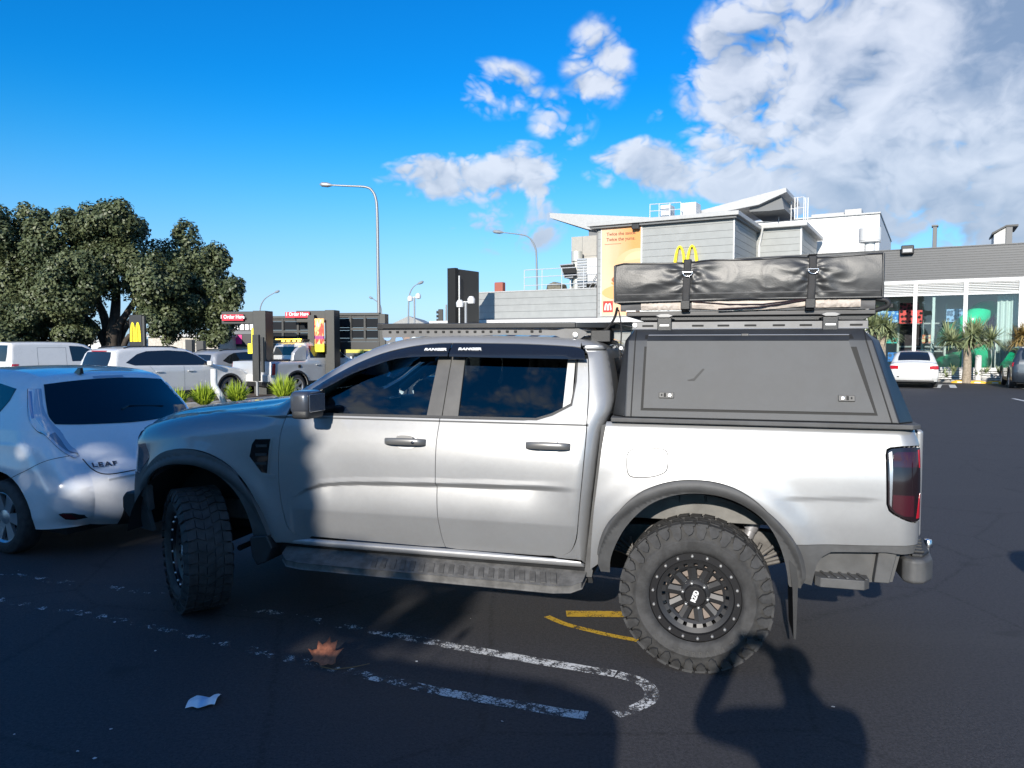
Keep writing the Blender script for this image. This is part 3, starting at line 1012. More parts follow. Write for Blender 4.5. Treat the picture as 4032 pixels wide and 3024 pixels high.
# bed tub seen through the rear arch
bt_ = MB()
bt_.box(-1.05, .57, -.60, .60, .80, 1.30)
bt_.build('bed_tub', M_CHASSIS, truck, bevel=.02)
for s_ in (1, -1):
    MB().grid(lambda u, v: (.02 + .535 * cos(u), s_ * v, .44 + .535 * sin(u)), lin(.10, pi - .10, 28), [.58, .925]).build('wheel_housing', M_DARK, truck, smooth=60)
    MB().grid(lambda u, v: (3.21 + .565 * cos(u), s_ * v, .44 + .565 * sin(u)), lin(.14, pi - .02, 34), [.45, .90]).build('wheel_housing', M_DARK, truck, smooth=60)
    MB().box(2.66, 3.95, s_ * .44, s_ * .45, .48, 1.08).build('inner_wing', M_DARK, truck)
wi = MB()
wi.xz([(-.48, .76), (.52, .76), (.50, .93), (.30, .99), (-.3, .99)], .600, .640)
wi.box(-.16, -.03, .640, .66, .88, .96); wi.box(-.02, .12, .640, .665, .87, .97); wi.box(.14, .24, .640, .656, .88, .955)
wi.build('bed_inner_panel', mat('primer_panel', (.15, .147, .14), .7, var=.25), truck, bevel=.006)
sp_ = MB()
for q in range(5):
    sp_.tube([(-.62 + q * .07, .53, .58 + .012 * q), (-.30, .53, .485 + q * .012), (.02, .53, .455 + q * .012), (.40, .53, .50 + q * .012), (.66 - q * .06, .53, .58 + .010 * q)], .011, 6)
sp_.build('leaf_spring', M_CHASSIS, truck, smooth=60)
sh = MB().tube([(-.30, .50, .74), (-.19, .52, .46)], .032, 12).tube([(-.34, .50, .84), (-.28, .50, .70)], .042, 12)
sh.build('shock_absorber', mat('grey_shock', (.4, .4, .42), .4, metal=.6), truck, smooth=60)
MB().tube([(.02, -.75, .425), (.02, .75, .425)], .06, 14).lathe([(0, -.18), (.12, -.16), (.17, 0), (.12, .16), (0, .18)], 18, axis='y', c=(.02, 0, .425)).build('rear_axle', M_CHASSIS, truck, smooth=50)
MB().tube([(3.21, -.7, .44), (3.21, .7, .44)], .04, 10).tube([(3.05, .40, .40), (3.0, .75, .42)], .02, 8).build('front_axle', M_DARK, truck, smooth=50)
# ---- side steps
def side_step(s_):
    b = MB()
    top = [(2.57, .86), (2.56, .93), (2.50, .985), (2.40, 1.0), (.80, 1.0), (.70, .985), (.645, .945), (.635, .86)]
    zt = lambda x, y: .478 - (y - .86) * .36 + .012 * sm(1.2, 2.6, x)
    k = len(top)
    vs = [(x, y * s_, zt(x, y)) for x, y in top] + [(x, y * s_, zt(x, y) - .042) for x, y in top]
    b.add(vs, [tuple(range(k)), tuple(range(k, 2 * k))[::-1]] + [(i, (i + 1) % k, (i + 1) % k + k, i + k) for i in range(k)])
    o = b.build('side_step', mat('dusty_step', (.10, .098, .095), .72, var=.35, vs=14, bump=.25, bs=160), truck, bevel=.006)
    t = MB()
    for i in range(19):
        xx = .80 + i * .062
        p = [(xx, .90), (xx + .034, .895), (xx + .012, .988), (xx - .022, .988)]
        vs = [(x, y * s_, zt(x, y) + .0005) for x, y in p] + [(x, y * s_, zt(x, y) + .008) for x, y in p]
        t.add(vs, [(0, 1, 5, 4), (1, 2, 6, 5), (2, 3, 7, 6), (3, 0, 4, 7), (4, 5, 6, 7)])
    t.build('step_tread', mat('step_tread_rubber', (.075, .073, .07), .75, var=.3, vs=20), o, bevel=.0025, seg=1)
    br = MB()
    for xx in (.9, 1.6, 2.3):
        br.box(xx, xx + .05, s_ * .46, s_ * .95, .40, .43)
    br.build('step_brackets', M_DARK, truck)
side_step(1); side_step(-1)
# ---- mud flaps
MB().xz([(-.475, .74), (-.505, .55), (-.50, .235), (-.488, .235), (-.478, .5), (-.445, .74)], .66, .95).build('rear_mud_flap', M_BLKP, truck, smooth=30)
MB().xz([(2.785, .56), (2.662, .58), (2.62, .50), (2.668, .405), (2.735, .378), (2.77, .43)], .70, .955).build('front_mud_flap', M_BLKP, truck, bevel=.01)
# ---- tail lamp
tl = panel('tail_lamp', TAIL, lambda x, z: bed_y(x, z, .004), M_SMOKE, truck, .012, .02)
mirror(tl)
panel('tail_lamp_upper_lens', [(-.952, 1.232), (-.97, 1.240), (-1.072, 1.242), (-1.072, 1.165), (-.950, 1.165)], lambda x, z: bed_y(x, z, .0062), mat('deep_red_lens', (.030, .002, .006), .1, coat=.8), tl, .012, .003)
panel('tail_lamp_lower_lens', [(-.948, 1.025), (-1.05, 1.022), (-1.05, .915), (-1.0, .918), (-.962, .936), (-.948, .955)], lambda x, z: bed_y(x, z, .0062), mat('deep_pink_lens', (.045, .006, .012), .12, coat=.8), tl, .012, .003)
panel('tail_lamp_edge_lens', [(-1.074, 1.25), (-1.0888, 1.25), (-1.0888, 1.16), (-1.080, 1.16)], lambda x, z: bed_y(x, z, .0075), M_RED, tl, .006, .003)
panel('tail_lamp_edge_lens', [(-1.082, 1.03), (-1.0888, 1.03), (-1.0888, .905), (-1.066, .905)], lambda x, z: bed_y(x, z, .0075), M_RED, tl, .006, .003)
panel('tail_lamp_chrome', [(-.930, 1.235), (-.944, 1.243), (-.947, 1.15), (-.943, .96), (-.934, .975)], lambda x, z: bed_y(x, z, .0062), mat('tail_lamp_reflector', (.35, .36, .38), .25, metal=.8), tl, .012, .003)
# ---- tailgate, rear bumper, tow bar
MB().box(-1.118, -1.075, -.80, .80, .78, 1.345).build('tailgate', M_SILVER, truck, bevel=.02, seg=3)
MB().box(-1.135, -1.09, -.40, .40, 1.335, 1.362).build('tailgate_spoiler', M_SILVER, truck, bevel=.01)
rb = MB()
rb.xy([(-1.02, .86), (-1.06, .895), (-1.12, .88), (-1.175, .80), (-1.21, .55), (-1.22, 0), (-1.21, -.55), (-1.175, -.80), (-1.12, -.88), (-1.06, -.895), (-1.02, -.86)], .555, .685)
rb.build('rear_bumper', M_GREYP, truck, bevel=.022, seg=3)
tp = MB()
tp.xy([(-1.07, .83), (-1.12, .83), (-1.17, .74), (-1.20, .5), (-1.20, -.5), (-1.17, -.74), (-1.12, -.83), (-1.07, -.83)], .686, .70)
for i in range(9):
    yy = .80 - i * .065
    tp.box(-1.185 + .05 * sm(.5, .8, yy), -1.085, yy - .028, yy, .70, .712)
tp.build('bumper_step_pad', M_BLKP, truck, bevel=.003)
tb_ = MB().tube([(-1.20, .0, .46), (-1.36, .0, .46)], .03, 10).tube([(-1.35, 0, .46), (-1.35, 0, .54)], .016, 10).lathe([(0, .53), (.026, .54), (.03, .56), (.02, .585), (0, .59)], 14, axis='z', c=(-1.35, 0, 0))
tb_.build('tow_bar', M_CHROME, truck, smooth=50)
tg = MB().tube([(-1.215, .30, .66), (-1.235, .30, .62), (-1.235, .30, .52)], .012, 8).box(-1.26, -1.22, .28, .33, .55, .58)
tg.build('trailer_plug', M_CHROME, truck, smooth=40)
# ---- fender vent
def ventfn(off): return lambda x, z: (x, tside(x, z)[1] + off, z)
VO = [(2.628, 1.200), (2.734, 1.192), (2.775, 1.168), (2.793, 1.13), (2.795, 1.071), (2.773, 1.032), (2.709, .952), (2.61, .946), (2.606, .966), (2.650, .970), (2.638, 1.10)]
vo = panel('fender_vent', VO, ventfn(.006), M_SILVER, truck, .02, .012)
VI = [(2.640, 1.190), (2.747, 1.184), (2.768, 1.154), (2.781, 1.075), (2.752, 1.044), (2.694, .978), (2.656, .974), (2.648, 1.09)]
vi = panel('vent_insert', VI, ventfn(.009), M_GLOSSB, vo, .02, .004)
for k in range(3):
    z0 = 1.155 - k * .055
    panel('vent_fin', [(2.66, z0), (2.74, z0 - .004), (2.735, z0 - .02), (2.66, z0 - .016)], ventfn(.012), M_BLKP, vi, .04, .006)
# ---- handles
def handle(x0, x1, zc, door):
    xm = (x0 + x1) / 2
    y = tside(xm, zc)[1]
    b = MB()
    path = [(x0 + .004, y + .012, zc - .004), (x0 - .03, y + .042, zc), (xm, y + .050, zc + .001), (x1 + .03, y + .042, zc), (x1 - .002, y + .012, zc - .004)]
    path = catmull(path, 5)
    base = len(b.v)
    for i, (px, py, pz) in enumerate(path):
        t = abs(i / (len(path) - 1) - .5) * 2
        h = .022 - .003 * t
        d_ = .011
        for j in range(10):
            a = 2 * pi * j / 10
            b.v.append((px, py + d_ * cos(a), pz + h * (abs(sin(a)) ** .6) * (1 if sin(a) >= 0 else -1)))
    for i in range(len(path) - 1):
        for j in range(10):
            b.f.append((base + i * 10 + j, base + i * 10 + (j + 1) % 10, base + (i + 1) * 10 + (j + 1) % 10, base + (i + 1) * 10 + j)); b.mi.append(0)
    b.f.append(tuple(base + j for j in range(10))); b.mi.append(0)
    e = base + (len(path) - 1) * 10
    b.f.append(tuple(e + j for j in range(10))); b.mi.append(0)
    o = b.build('handle', mat('satin_grey_handle', (.17, .17, .17), .35, metal=.4), door, smooth=60)
    cup = []
    for j in range(28):
        a = 2 * pi * j / 28
        cup.append((xm - .006 + .066 * math.copysign(abs(cos(a)) ** .7, cos(a)), zc + .0 + .048 * math.copysign(abs(sin(a)) ** .7, sin(a))))
    panel('handle_cup', cup, lambda x, z: (x, tside(x, z)[1] + .0035, z), mat('handle_cup_silver', (.42, .42, .43), .4, metal=.6), o, .02, 0)
    cp_ = []
    for j in range(24):
        a = 2 * pi * j / 24
        cp_.append((xm - .006 + .053 * math.copysign(abs(cos(a)) ** .6, cos(a)), zc + .016 + .022 * math.copysign(abs(sin(a)) ** .6, sin(a))))
    panel('handle_grip_cap', cp_, lambda x, z: (x, tside(x, z)[1] + .045, z), mat('satin_grey_handle'), o, .02, .03)
    return o
h1 = handle(1.848, 1.595, 1.207, front_door)
handle(.971, .719, 1.212, rear_door)
MB().lathe([(0, .0), (.009, .0), (.009, .004), (0, .005)], 14, c=(1.655, tside(1.655, 1.205)[1] + .058, 1.207)).build('key_cylinder', M_CHROME, h1)
# ---- door mirror
def rbox(c, h, e=.35, k=16):
    b = MB()
    def f(u, v):
        cu, su, cv, sv = cos(u), sin(u), cos(v), sin(v)
        g = lambda a: math.copysign(abs(a) ** e, a)
        return (c[0] + h[0] * g(cv) * g(cu), c[1] + h[1] * g(cv) * g(su), c[2] + h[2] * g(sv))
    return b.grid(f, lin(-pi, pi, k * 2 + 1), lin(-pi / 2, pi / 2, k + 1))
for s_ in (1, -1):
    mh = rbox((2.305, s_ * 1.045, 1.440), (.066, .110, .072), .45).build('door_mirror', mat('mirror_cap', (.09, .10, .12), .28, metal=.5, coat=.6), truck, smooth=180)
    rbox((2.298, s_ * 1.050, 1.372), (.060, .105, .030), .4).build('mirror_base', M_BLKP, mh, smooth=180)
    MB().xz([(2.30, 1.36), (2.40, 1.36), (2.40, 1.43), (2.36, 1.47), (2.30, 1.50)], s_ * .84, s_ * .93).build('mirror_foot', M_BLKP, mh, bevel=.006)
    MB().box(2.235, 2.240, s_ * .955, s_ * 1.135, 1.385, 1.49).build('mirror_glass', M_CHROME, mh, bevel=.002)

# ---- wheels
def tyre_mesh(R, Wd, rb, lugs=36):
    """tyre with axis along y, outer sidewall on +y"""
    b = MB()
    h = Wd / 2
    prof = []
    half = [(rb, h - .030), (rb + .012, h - .012), (rb + .035, h - .002), (rb + .065, h + .002), (R * .775, h + .001), (R * .815, h - .010), (R * .90, h - .020), (R * .955, h - .034), (R * .965, h - .045)]
    prof = half + [(R * .978, h * .4), (R * .98, 0), (R * .978, -h * .4)] + [(r, -y) for r, y in half[::-1]]
    b.lathe(catmull(prof, 2), 96)
    def block(t0, t1, y0, y1, r0, r1, skew=0., tw=0.):
        c = []
        for r in (r0, r1):
            sh = 0 if r == r0 else .0
            for (t, y) in ((t0 + sh, y0), (t1 - sh, y0), (t1 - sh + skew, y1), (t0 + sh + skew, y1)):
                c.append((r * cos(t), y, r * sin(t)))
        b.add(c, [(4, 5, 6, 7), (0, 1, 5, 4), (1, 2, 6, 5), (2, 3, 7, 6), (3, 0, 4, 7)])
    st = 2 * pi / lugs
    for i in range(lugs):
        a = i * st
        for s_ in (1, -1):
            o = 0 if s_ == 1 else st * .5
            # shoulder block
            block(a + o, a + o + st * .78, s_ * h * .56, s_ * h * .93, R * .965, R * (1.0 if i % 2 else .994), st * .14)
            # second row
            block(a + o + st * .35, a + o + st * 1.05, s_ * h * .20, s_ * h * .52, R * .965, R, -st * .30)
            # side biter reaching down the sidewall: alternate long and short
            rl = R * (.795 if i % 2 else .85)
            t0, t1 = a + o, a + o + st * .74
            yw = h + .008
            pr = [(t0, R * .985), (t1, R * .985), (t1 + st * .1, R * .92), (t1 - st * .02, rl + .012), (t0 + st * .40, rl), (t0 + st * .1, rl + .022), (t0 + st * .12, R * .91)]
            k = len(pr)
            yy = lambda r: h * .90 if r > R * .97 else (h + .004 if r > R * .9 else h + .0125)
            o_ = [(r * cos(t), s_ * yy(r), r * sin(t)) for t, r in pr]
            i_ = [(r * cos(t), s_ * (yy(r) - .034), r * sin(t)) for t, r in pr]
            b.add(o_ + i_, [tuple(range(k))] + [(q, (q + 1) % k, (q + 1) % k + k, q + k) for q in range(k)])
        block(a + st * .1, a + st * .80, -h * .16, h * .16, R * .965, R, st * .30)
    return b
def alloy_mesh():
    b = MB()
    y0 = .108            # outer face of the bead ring
    b.lathe([(.200, y0 - .035), (.204, y0 - .012), (.209, y0), (.243, y0), (.249, y0 - .006), (.252, y0 - .02), (.236, y0 - .03), (.215, y0 - .05), (.205, -.12), (.25, -.135)], 72)
    # machined inner ring with slots
    def arc(r0, r1, ya, yb, a0, a1, th=.016, k=6):
        us = lin(a0, a1, k)
        f = [(r0 * cos(u), ya, r0 * sin(u)) for u in us] + [(r1 * cos(u), yb, r1 * sin(u)) for u in us]
        g = [(x, y - th, z) for x, y, z in f]
        fs = []
        for i in range(k - 1):
            fs.append((i, i + 1, k + i + 1, k + i))
            fs.append((2 * k + i, 2 * k + i + 1, i + 1, i))
            fs.append((k + i, k + i + 1, 3 * k + i + 1, 3 * k + i))
        fs += [(0, k, 3 * k, 2 * k), (k - 1, 2 * k - 1, 4 * k - 1, 3 * k - 1)]
        b.add(f + g, fs, 1)
    for i in range(20):
        a = i * pi / 10
        arc(.160, .181, y0 - .038, y0 - .030, a + .06, a + pi / 10 - .06, k=4)
    arc(.146, .161, y0 - .050, y0 - .038, 0, 2 * pi, k=60)
    arc(.180, .207, y0 - .030, y0 - .014, 0, 2 * pi, k=60)
    # ten spokes
    for i in range(10):
        c = i * pi / 5 + .16
        pr = []
        for r, wd in ((.070, .31), (.082, .285), (.100, .235), (.125, .185), (.150, .17)):
            pr.append((r, wd))
        f, g = [], []
        for r, wd in pr:
            yy = y0 - .052 - (.150 - r) * .16
            f += [(r * cos(c - wd), yy, r * sin(c - wd)), (r * cos(c), yy + .010, r * sin(c)), (r * cos(c + wd), yy, r * sin(c + wd))]
            g += [(r * cos(c - wd), yy - .028, r * sin(c - wd)), (r * cos(c + wd), yy - .028, r * sin(c + wd))]
        k = len(f)
        fs = []
        for q in range(len(pr) - 1):
            p = q * 3; e = k + q * 2
            fs += [(p, p + 3, p + 4, p + 1), (p + 1, p + 4, p + 5, p + 2), (p, e, e + 2, p + 3), (p + 2, p + 5, e + 3, e + 1)]
        b.add(f + g, fs, 1)
    b.lathe([(.030, y0 - .03), (.074, y0 - .050), (.085, y0 - .064), (.085, y0 - .10), (.0, y0 - .10)], 40, 1)
    b.lathe([(.060, y0 - .056), (.060, y0 - .030), (.054, y0 - .022), (.0, y0 - .020)], 36, 0)
    return b
def bolts_mesh():
    b = MB()
    y0 = .108
    for i in range(18):
        a = i * 2 * pi / 18 + .1
        b.lathe([(.0085, y0 - .002), (.0085, y0 + .006), (.006, y0 + .009), (0, y0 + .0095)], 10, c=(.227 * cos(a), 0, .227 * sin(a)))
    for i in range(6):
        a = i * pi / 3 + .25
        b.lathe([(.010, y0 - .06), (.010, y0 - .028), (.006, y0 - .022), (0, y0 - .021)], 10, c=(.069 * cos(a), 0, .069 * sin(a)))
    return b
tyre_me = rim_me = None
def wheel(loc, rz, side, detail=True):
    global tyre_me, rim_me
    r = alloy_mesh().build('wheel', [M_RIM, mat('machined_black_alloy', (.040, .040, .042), .46, metal=.45)], truck, smooth=28)
    r.location = loc
    r.rotation_euler = (0, 0, rz + (0 if side > 0 else pi))
    t = tyre_mesh(.412, .285, .247).build('tyre', M_TYRE, r, smooth=25)
    bolts_mesh().build('bead_bolts', M_BOLT, r, smooth=40)
    MB().lathe([(.05, -.02), (.165, -.02), (.165, -.045), (.05, -.045)], 40).lathe([(.0, -.03), (.09, -.02), (.09, .02), (0, .02)], 20).build('brake_disc', mat('brake_steel', (.20, .17, .155), .6, metal=.4, var=.2), r, smooth=40)
    if detail:
        cap = MB().lathe([(.048, .090), (.048, .0905), (0, .0905)], 30).build('centre_cap', M_RIM, r, smooth=30)
        text('cap_lettering', 'RZ/D', .036, frame((0, .0915, 0), (-cos(1.25), 0, sin(1.25)), (sin(1.25), 0, cos(1.25)), (0, 1, 0)), mat('cap_letter_silver', (.7, .7, .7), .4), cap, .003, .002, .8)
        letters = MB()
        def ring_text(txt, a_mid, span, size):
            k = len(txt)
            for i, chv in enumerate(txt):
                if chv == ' ':
                    continue
                a = a_mid - span * (i / (k - 1) - .5)
                V, F = text_mb(chv, size, .003, .001)
                M = frame((.303 * cos(a), .1445, .303 * sin(a)), (sin(a), 0, -cos(a)), (-cos(a), 0, -sin(a)), (0, 1, 0))
                letters.add([M @ v for v in V], F)
        ring_text('ALL-TERRAIN T/A', -pi / 2 - .12, 1.75, .043)
        letters.build('tyre_lettering', M_TYRET, t)
    return r
wheel((.02, .84, .412), 0, 1)
wheel((.02, -.84, .412), 0, -1, False)
wheel((3.30, .80, .412), -RAD(40), 1)
wheel((3.27, -.80, .412), -RAD(40), -1, False)

# ---- interior
def seat(x, y, parent_):
    b = MB()
    o = rbox((x, y, .90), (.26, .25, .09), .5, 10).build('seat', M_SEAT, parent_, smooth=180)
    m_ = rbox((0, 0, 0), (.085, .245, .34), .5, 10).build('seat_back', M_SEAT, o, smooth=180, loc=(x - .27, y, 1.22), rot=(0, RAD(-14), 0))
    rbox((0, 0, 0), (.05, .13, .09), .5, 8).build('headrest', M_SEAT, o, smooth=180, loc=(x - .37, y, 1.62), rot=(0, RAD(-10), 0))
    return o
for (x, y) in ((1.72, .38), (1.72, -.38), (.98, .40), (.98, -.40)):
    seat(x, y, truck)
dsh = MB().grid(lambda u, v: (interp(v, [0, .3, .6, 1], [2.55, 2.30, 2.20, 2.18]), u, interp(v, [0, .3, .6, 1], [1.36, 1.375, 1.34, 1.05])), lin(-.80, .80, 9), lin(0, 1, 12))
dsh.build('dashboard', M_DASH, truck, smooth=60)
MB().box(2.20, 2.24, -.12, .10, 1.20, 1.40).build('centre_screen', M_GLOSSB, truck, bevel=.01)
sw = MB()
swp = [(2.02 - .10 * sin(a) * .55, -.38 + .19 * cos(a), 1.27 + .19 * sin(a)) for a in lin(0, 2 * pi, 29)]
sw.tube(swp, .016, 8, caps=False)
sw.tube([(2.02, -.38, 1.27), (2.12, -.38, 1.22)], .05, 10)
sw.tube([(2.02, -.56, 1.27), (2.02, -.20, 1.27)], .014, 6).tube([(2.02, -.38, 1.27), (2.07, -.38, 1.09)], .016, 6)
sw.build('steering_wheel', M_GLOSSB, truck, smooth=60)
TB.sheet('headlining', i_w1 + 3, i_r1 - 2, t_bow, M_LINER, truck, u0=-.98, u1=.98, off=-.035)
ip = MB()
for s_ in (1, -1):
    ip.tube([(2.46, s_ * .74, 1.42), (2.25, s_ * .70, 1.57), (2.06, s_ * .665, 1.68), (1.80, s_ * .64, 1.765)], [.035, .032, .032, .03], 8)
    ip.tube([(1.50, s_ * .80, 1.36), (1.49, s_ * .66, 1.73)], .04, 8)
ip.build('pillar_lining', M_LINER, truck, smooth=60)
MB().box(1.93, 1.95, -.13, .13, 1.66, 1.73).build('rear_view_mirror', M_DASH, truck, bevel=.008)
dt = MB()
for s_ in (1, -1):
    dt.box(.70, 2.45, s_ * .80, s_ * .83, .62, 1.345)
dt.build('door_trims', M_DASH, truck)
MB().box(.56, .62, -.78, .78, .65, 1.40).build('cab_rear_lining', M_DASH, truck)
tri = MB().add([(1.12, -.70, 1.565), (1.02, -.70, 1.555), (1.10, -.70, 1.475), (1.12, -.705, 1.565), (1.02, -.705, 1.555), (1.10, -.705, 1.475)], [(0, 1, 2), (5, 4, 3), (0, 3, 4, 1), (1, 4, 5, 2), (2, 5, 3, 0)])
tri.build('window_pennant', mat('red_pennant', (.55, .02, .07), .7), truck)

# ---- flat roof rack
rk = MB()
for s_ in (1, -1):
    rk.box(.74, 2.03, s_ * .585, s_ * .64, 1.884, 1.919)
rk.box(1.99, 2.035, -.64, .64, 1.880, 1.921)
rk.xy([(.74, .64), (.60, .60), (.52, .52), (.52, -.52), (.60, -.60), (.74, -.64), (.80, -.58), (.80, .58)], 1.884, 1.917)
for i in range(7):
    xx = .92 + i * .155
    rk.box(xx, xx + .045, -.59, .59, 1.892, 1.910)
rack = rk.build('roof_rack', mat('black_powdercoat', (.035, .036, .038), .38, metal=.3, var=.12), truck, bevel=.007)
def rack_plate(s_):
    o = panel('rack_side_plate', [(2.005, 1.878), (2.0, 1.828), (1.75, 1.835), (1.2, 1.845), (.87, 1.840), (.825, 1.824), (.715, 1.820), (.68, 1.845), (.676, 1.860), (.735, 1.886), (.79, 1.884), (.86, 1.872), (1.2, 1.876), (1.7, 1.879)], lambda x, z: (x, s_ * .625, z), mat('rack_plate_grey', (.14, .14, .142), .5, metal=.2, var=.15), rack, .05, .006, out=(0, s_, 0))
    hb = MB()
    for i in range(20):
        xx = .96 + i * .052
        if i == 2: continue
        hb.box(xx - .009, xx + .009, s_ * .622, s_ * .632, 1.858, 1.872)
    hb.build('plate_slots', M_SEAL, o, bevel=.003)
    MB().lathe([(.016, 0), (.016, .006), (.007, .007), (.007, .001), (0, .001)], 18, c=(.745, s_ * .632, 1.842)).build('plate_bolt', M_BOLT, o)
rack_plate(1); rack_plate(-1)
MB().tube(catmull([(.57, .50, 1.80), (.50, .56, 1.79), (.47, .60, 1.72), (.44, .63, 1.74)], 4), .006, 6).build('light_cable', M_BLKP, truck, smooth=60)
MB().box(.54, .66, .42, .58, 1.80, 1.872).box(.55, .63, .44, .56, 1.872, 1.885).build('rack_rear_foot', M_BLKP, truck, bevel=.01)
MB().lathe([(0, 0), (.011, 0), (.011, .012), (0, .012)], 14, c=(.47, .62, 1.765)).build('small_bolt', M_BOLT, truck)  # a bright bolt head rather than a lamp

# ================================================================== canopy on the bed
canopy = thing('canopy', 'black steel canopy with a big lift up side hatch on the ute bed', 'canopy', (1.26206, 4.94742, 0), pi - TA)
CZ = [1.30, 1.36, 1.382, 1.80, 1.815, 1.872]
def can_w(z):
    return interp(z, [1.355, 1.382, 1.808, 1.872], [.905, .898, .775, .70])
def can_x0(z):   # rear edge
    return interp(z, [1.355, 1.382, 1.80, 1.874], [-1.072, -1.066, -.924, -.836])
def can_x1(z):   # front edge
    return interp(z, [1.355, 1.38, 1.78, 1.866], [.495, .492, .457, .398])
cs = MB()
# side wall corner lines: flat side panel between front and rear chamfers
def sx1(z): return interp(z, [1.38, 1.808, 1.872], [.412, .409, .385])
def sx0(z): return interp(z, [1.38, 1.808, 1.872], [-.981, -.865, -.83])
zz = [1.382, 1.808, 1.872]
ring = []
for z in zz:
    w_ = can_w(z)
    ring.append([(sx1(z), w_, z), (sx0(z), w_, z), (can_x0(z), w_ - .10, z), (can_x0(z) - .03, 0, z), (can_x0(z), -(w_ - .10), z), (sx0(z), -w_, z), (sx1(z), -w_, z), (can_x1(z), -(w_ - .09), z), (can_x1(z) + .01, 0, z), (can_x1(z), w_ - .09, z)])
vs = [p for r_ in ring for p in r_]
fs, mi = [], []
for k in range(2):
    for j in range(10):
        a, b_ = k * 10 + j, k * 10 + (j + 1) % 10
        cs.f.append((a, b_, b_ + 10, a + 10)); cs.mi.append(0 if (k == 0 and j in (0, 5)) else 1)
cs.v = vs
cs.f.append(tuple(20 + j for j in range(10))); cs.mi.append(1)
cs.f.append(tuple(range(10))[::-1]); cs.mi.append(1)
shell = cs.build('shell', [M_CANOPY, M_CANEDGE], canopy, bevel=.009, seg=3)
def cfn(off):
    return lambda x, z: (x, can_w(z) + off, z)
# base flange on the bed rail
bf = MB()
bf.xy([(.50, .80), (.49, .912), (-1.04, .912), (-1.085, .87), (-1.095, 0), (-1.085, -.87), (-1.04, -.912), (.49, -.912), (.50, -.80)], 1.354, 1.380)
bf.build('base_flange', M_GREYP, canopy, bevel=.006)
# hatch: recessed seal line, hatch skin, bent top band
HO = [(.318, 1.840), (-.770, 1.840), (-.879, 1.421), (.328, 1.421)]
HI = [(.303, 1.832), (-.755, 1.832), (-.862, 1.435), (.313, 1.435)]
for s_ in (1, -1):
    sc = (lambda off, s_=s_: (lambda x, z: (x, s_ * (can_w(z) + off), z)))
    panel('hatch_seal', HO, sc(.0012), M_SEAL, canopy, .2, .001, out=(0, s_, 0), cellv=.0505)
    lo = [(.305, 1.806), (-.748, 1.806), (-.862, 1.435), (.313, 1.435)]
    hi = [(.302, 1.833), (-.757, 1.833), (-.749, 1.8085), (.3045, 1.8085)]
    hatch = panel('side_hatch', lo, sc(.007), M_CANOPY, canopy, .12, .006, out=(0, s_, 0), cellv=.12)
    panel('hatch_top_band', hi, sc(.006), M_CANEDGE, hatch, .12, .006, out=(0, s_, 0), cellv=.12)
    for xx, flip in ((.189, 1), (-.731, -1)):
        w0 = can_w(1.505)
        tilt = RAD(-16)
        L = MB().box(-.041, .041, -.003, .008, -.017, .017)
        lk = L.build('hatch_lock', mat('lock_plate', (.07, .07, .07), .5), hatch, bevel=.004, loc=(xx, s_ * (w0 + .008), 1.506), rot=(RAD(16) * s_, 0, 0))
        MB().lathe([(0, .012), (.008, .011), (.009, .006)], 14, c=(-.018 * flip, 0 if s_ > 0 else -.02, 0)).build('lock_barrel', M_BOLT, lk, smooth=40)
        MB().box(.002 - .012 * (flip < 0), .014 - .012 * (flip < 0), .006, .0105, -.011, .011).box(.024 * flip - .003, .024 * flip + .005, .006, .010, -.006, .006).build('lock_lever', M_SEAL, lk, bevel=.001)
    if s_ > 0:
        panel('scuff_mark', [(.045, 1.600), (.030, 1.618), (-.004, 1.655), (-.012, 1.650), (.020, 1.612), (.040, 1.588), (.075, 1.586), (.078, 1.592)], sc(.0095), mat('canopy_scuff', (.045, .045, .045), .7), hatch, .02, 0)
    MB().box(-.245, -.205, s_ * (can_w(1.838) - .004), s_ * (can_w(1.838) + .014), 1.832, 1.846).build('hatch_hinge', M_ALU, canopy, bevel=.003)
    # bright lip of the hatch hinge
    MB().tube([(.30, s_ * (can_w(1.838) + .006), 1.838), (-.755, s_ * (can_w(1.838) + .006), 1.838)], .0035, 6).build('hinge_lip', mat('bright_alu_edge', (.5, .5, .5), .35, metal=.8), canopy)
    # vertical seam lines of the shell
    for xa, xb in ((.372, .380), (-.835, -.945)):
        MB().tube([(xb, s_ * (can_w(1.385) + .001), 1.385), (xa, s_ * (can_w(1.806) + .001), 1.806), (xa, s_ * (can_w(1.868) + .001), 1.868)], .0035, 6).build('shell_seam', M_SEAL, canopy)
# rail plate along the canopy top, slotted
for s_ in (1, -1):
    rp = MB().box(-.86, .40, s_ * .672, s_ * .682, 1.874, 1.915)
    rail = rp.build('roof_rail', mat('rail_grey', (.17, .17, .172), .5, metal=.25, var=.15), canopy, bevel=.003)
    sl_ = MB()
    for i, xx in enumerate((.31, .03, -.11, -.255, -.405, -.545, -.80)):
        sl_.box(xx - .032, xx + .032, s_ * .670, s_ * .6845, 1.887, 1.898)
    sl_.build('rail_slots', M_SEAL, rail, bevel=.002)
    MB().lathe([(.013, 0), (.013, .005), (0, .006)], 14, c=(.385, s_ * .684, 1.895)).build('rail_bolt', M_BOLT, rail)
    MB().tube([(.40, s_ * .688, 1.874), (-.86, s_ * .688, 1.874)], .003, 6).build('rail_edge', mat('bright_alu_edge'), rail)

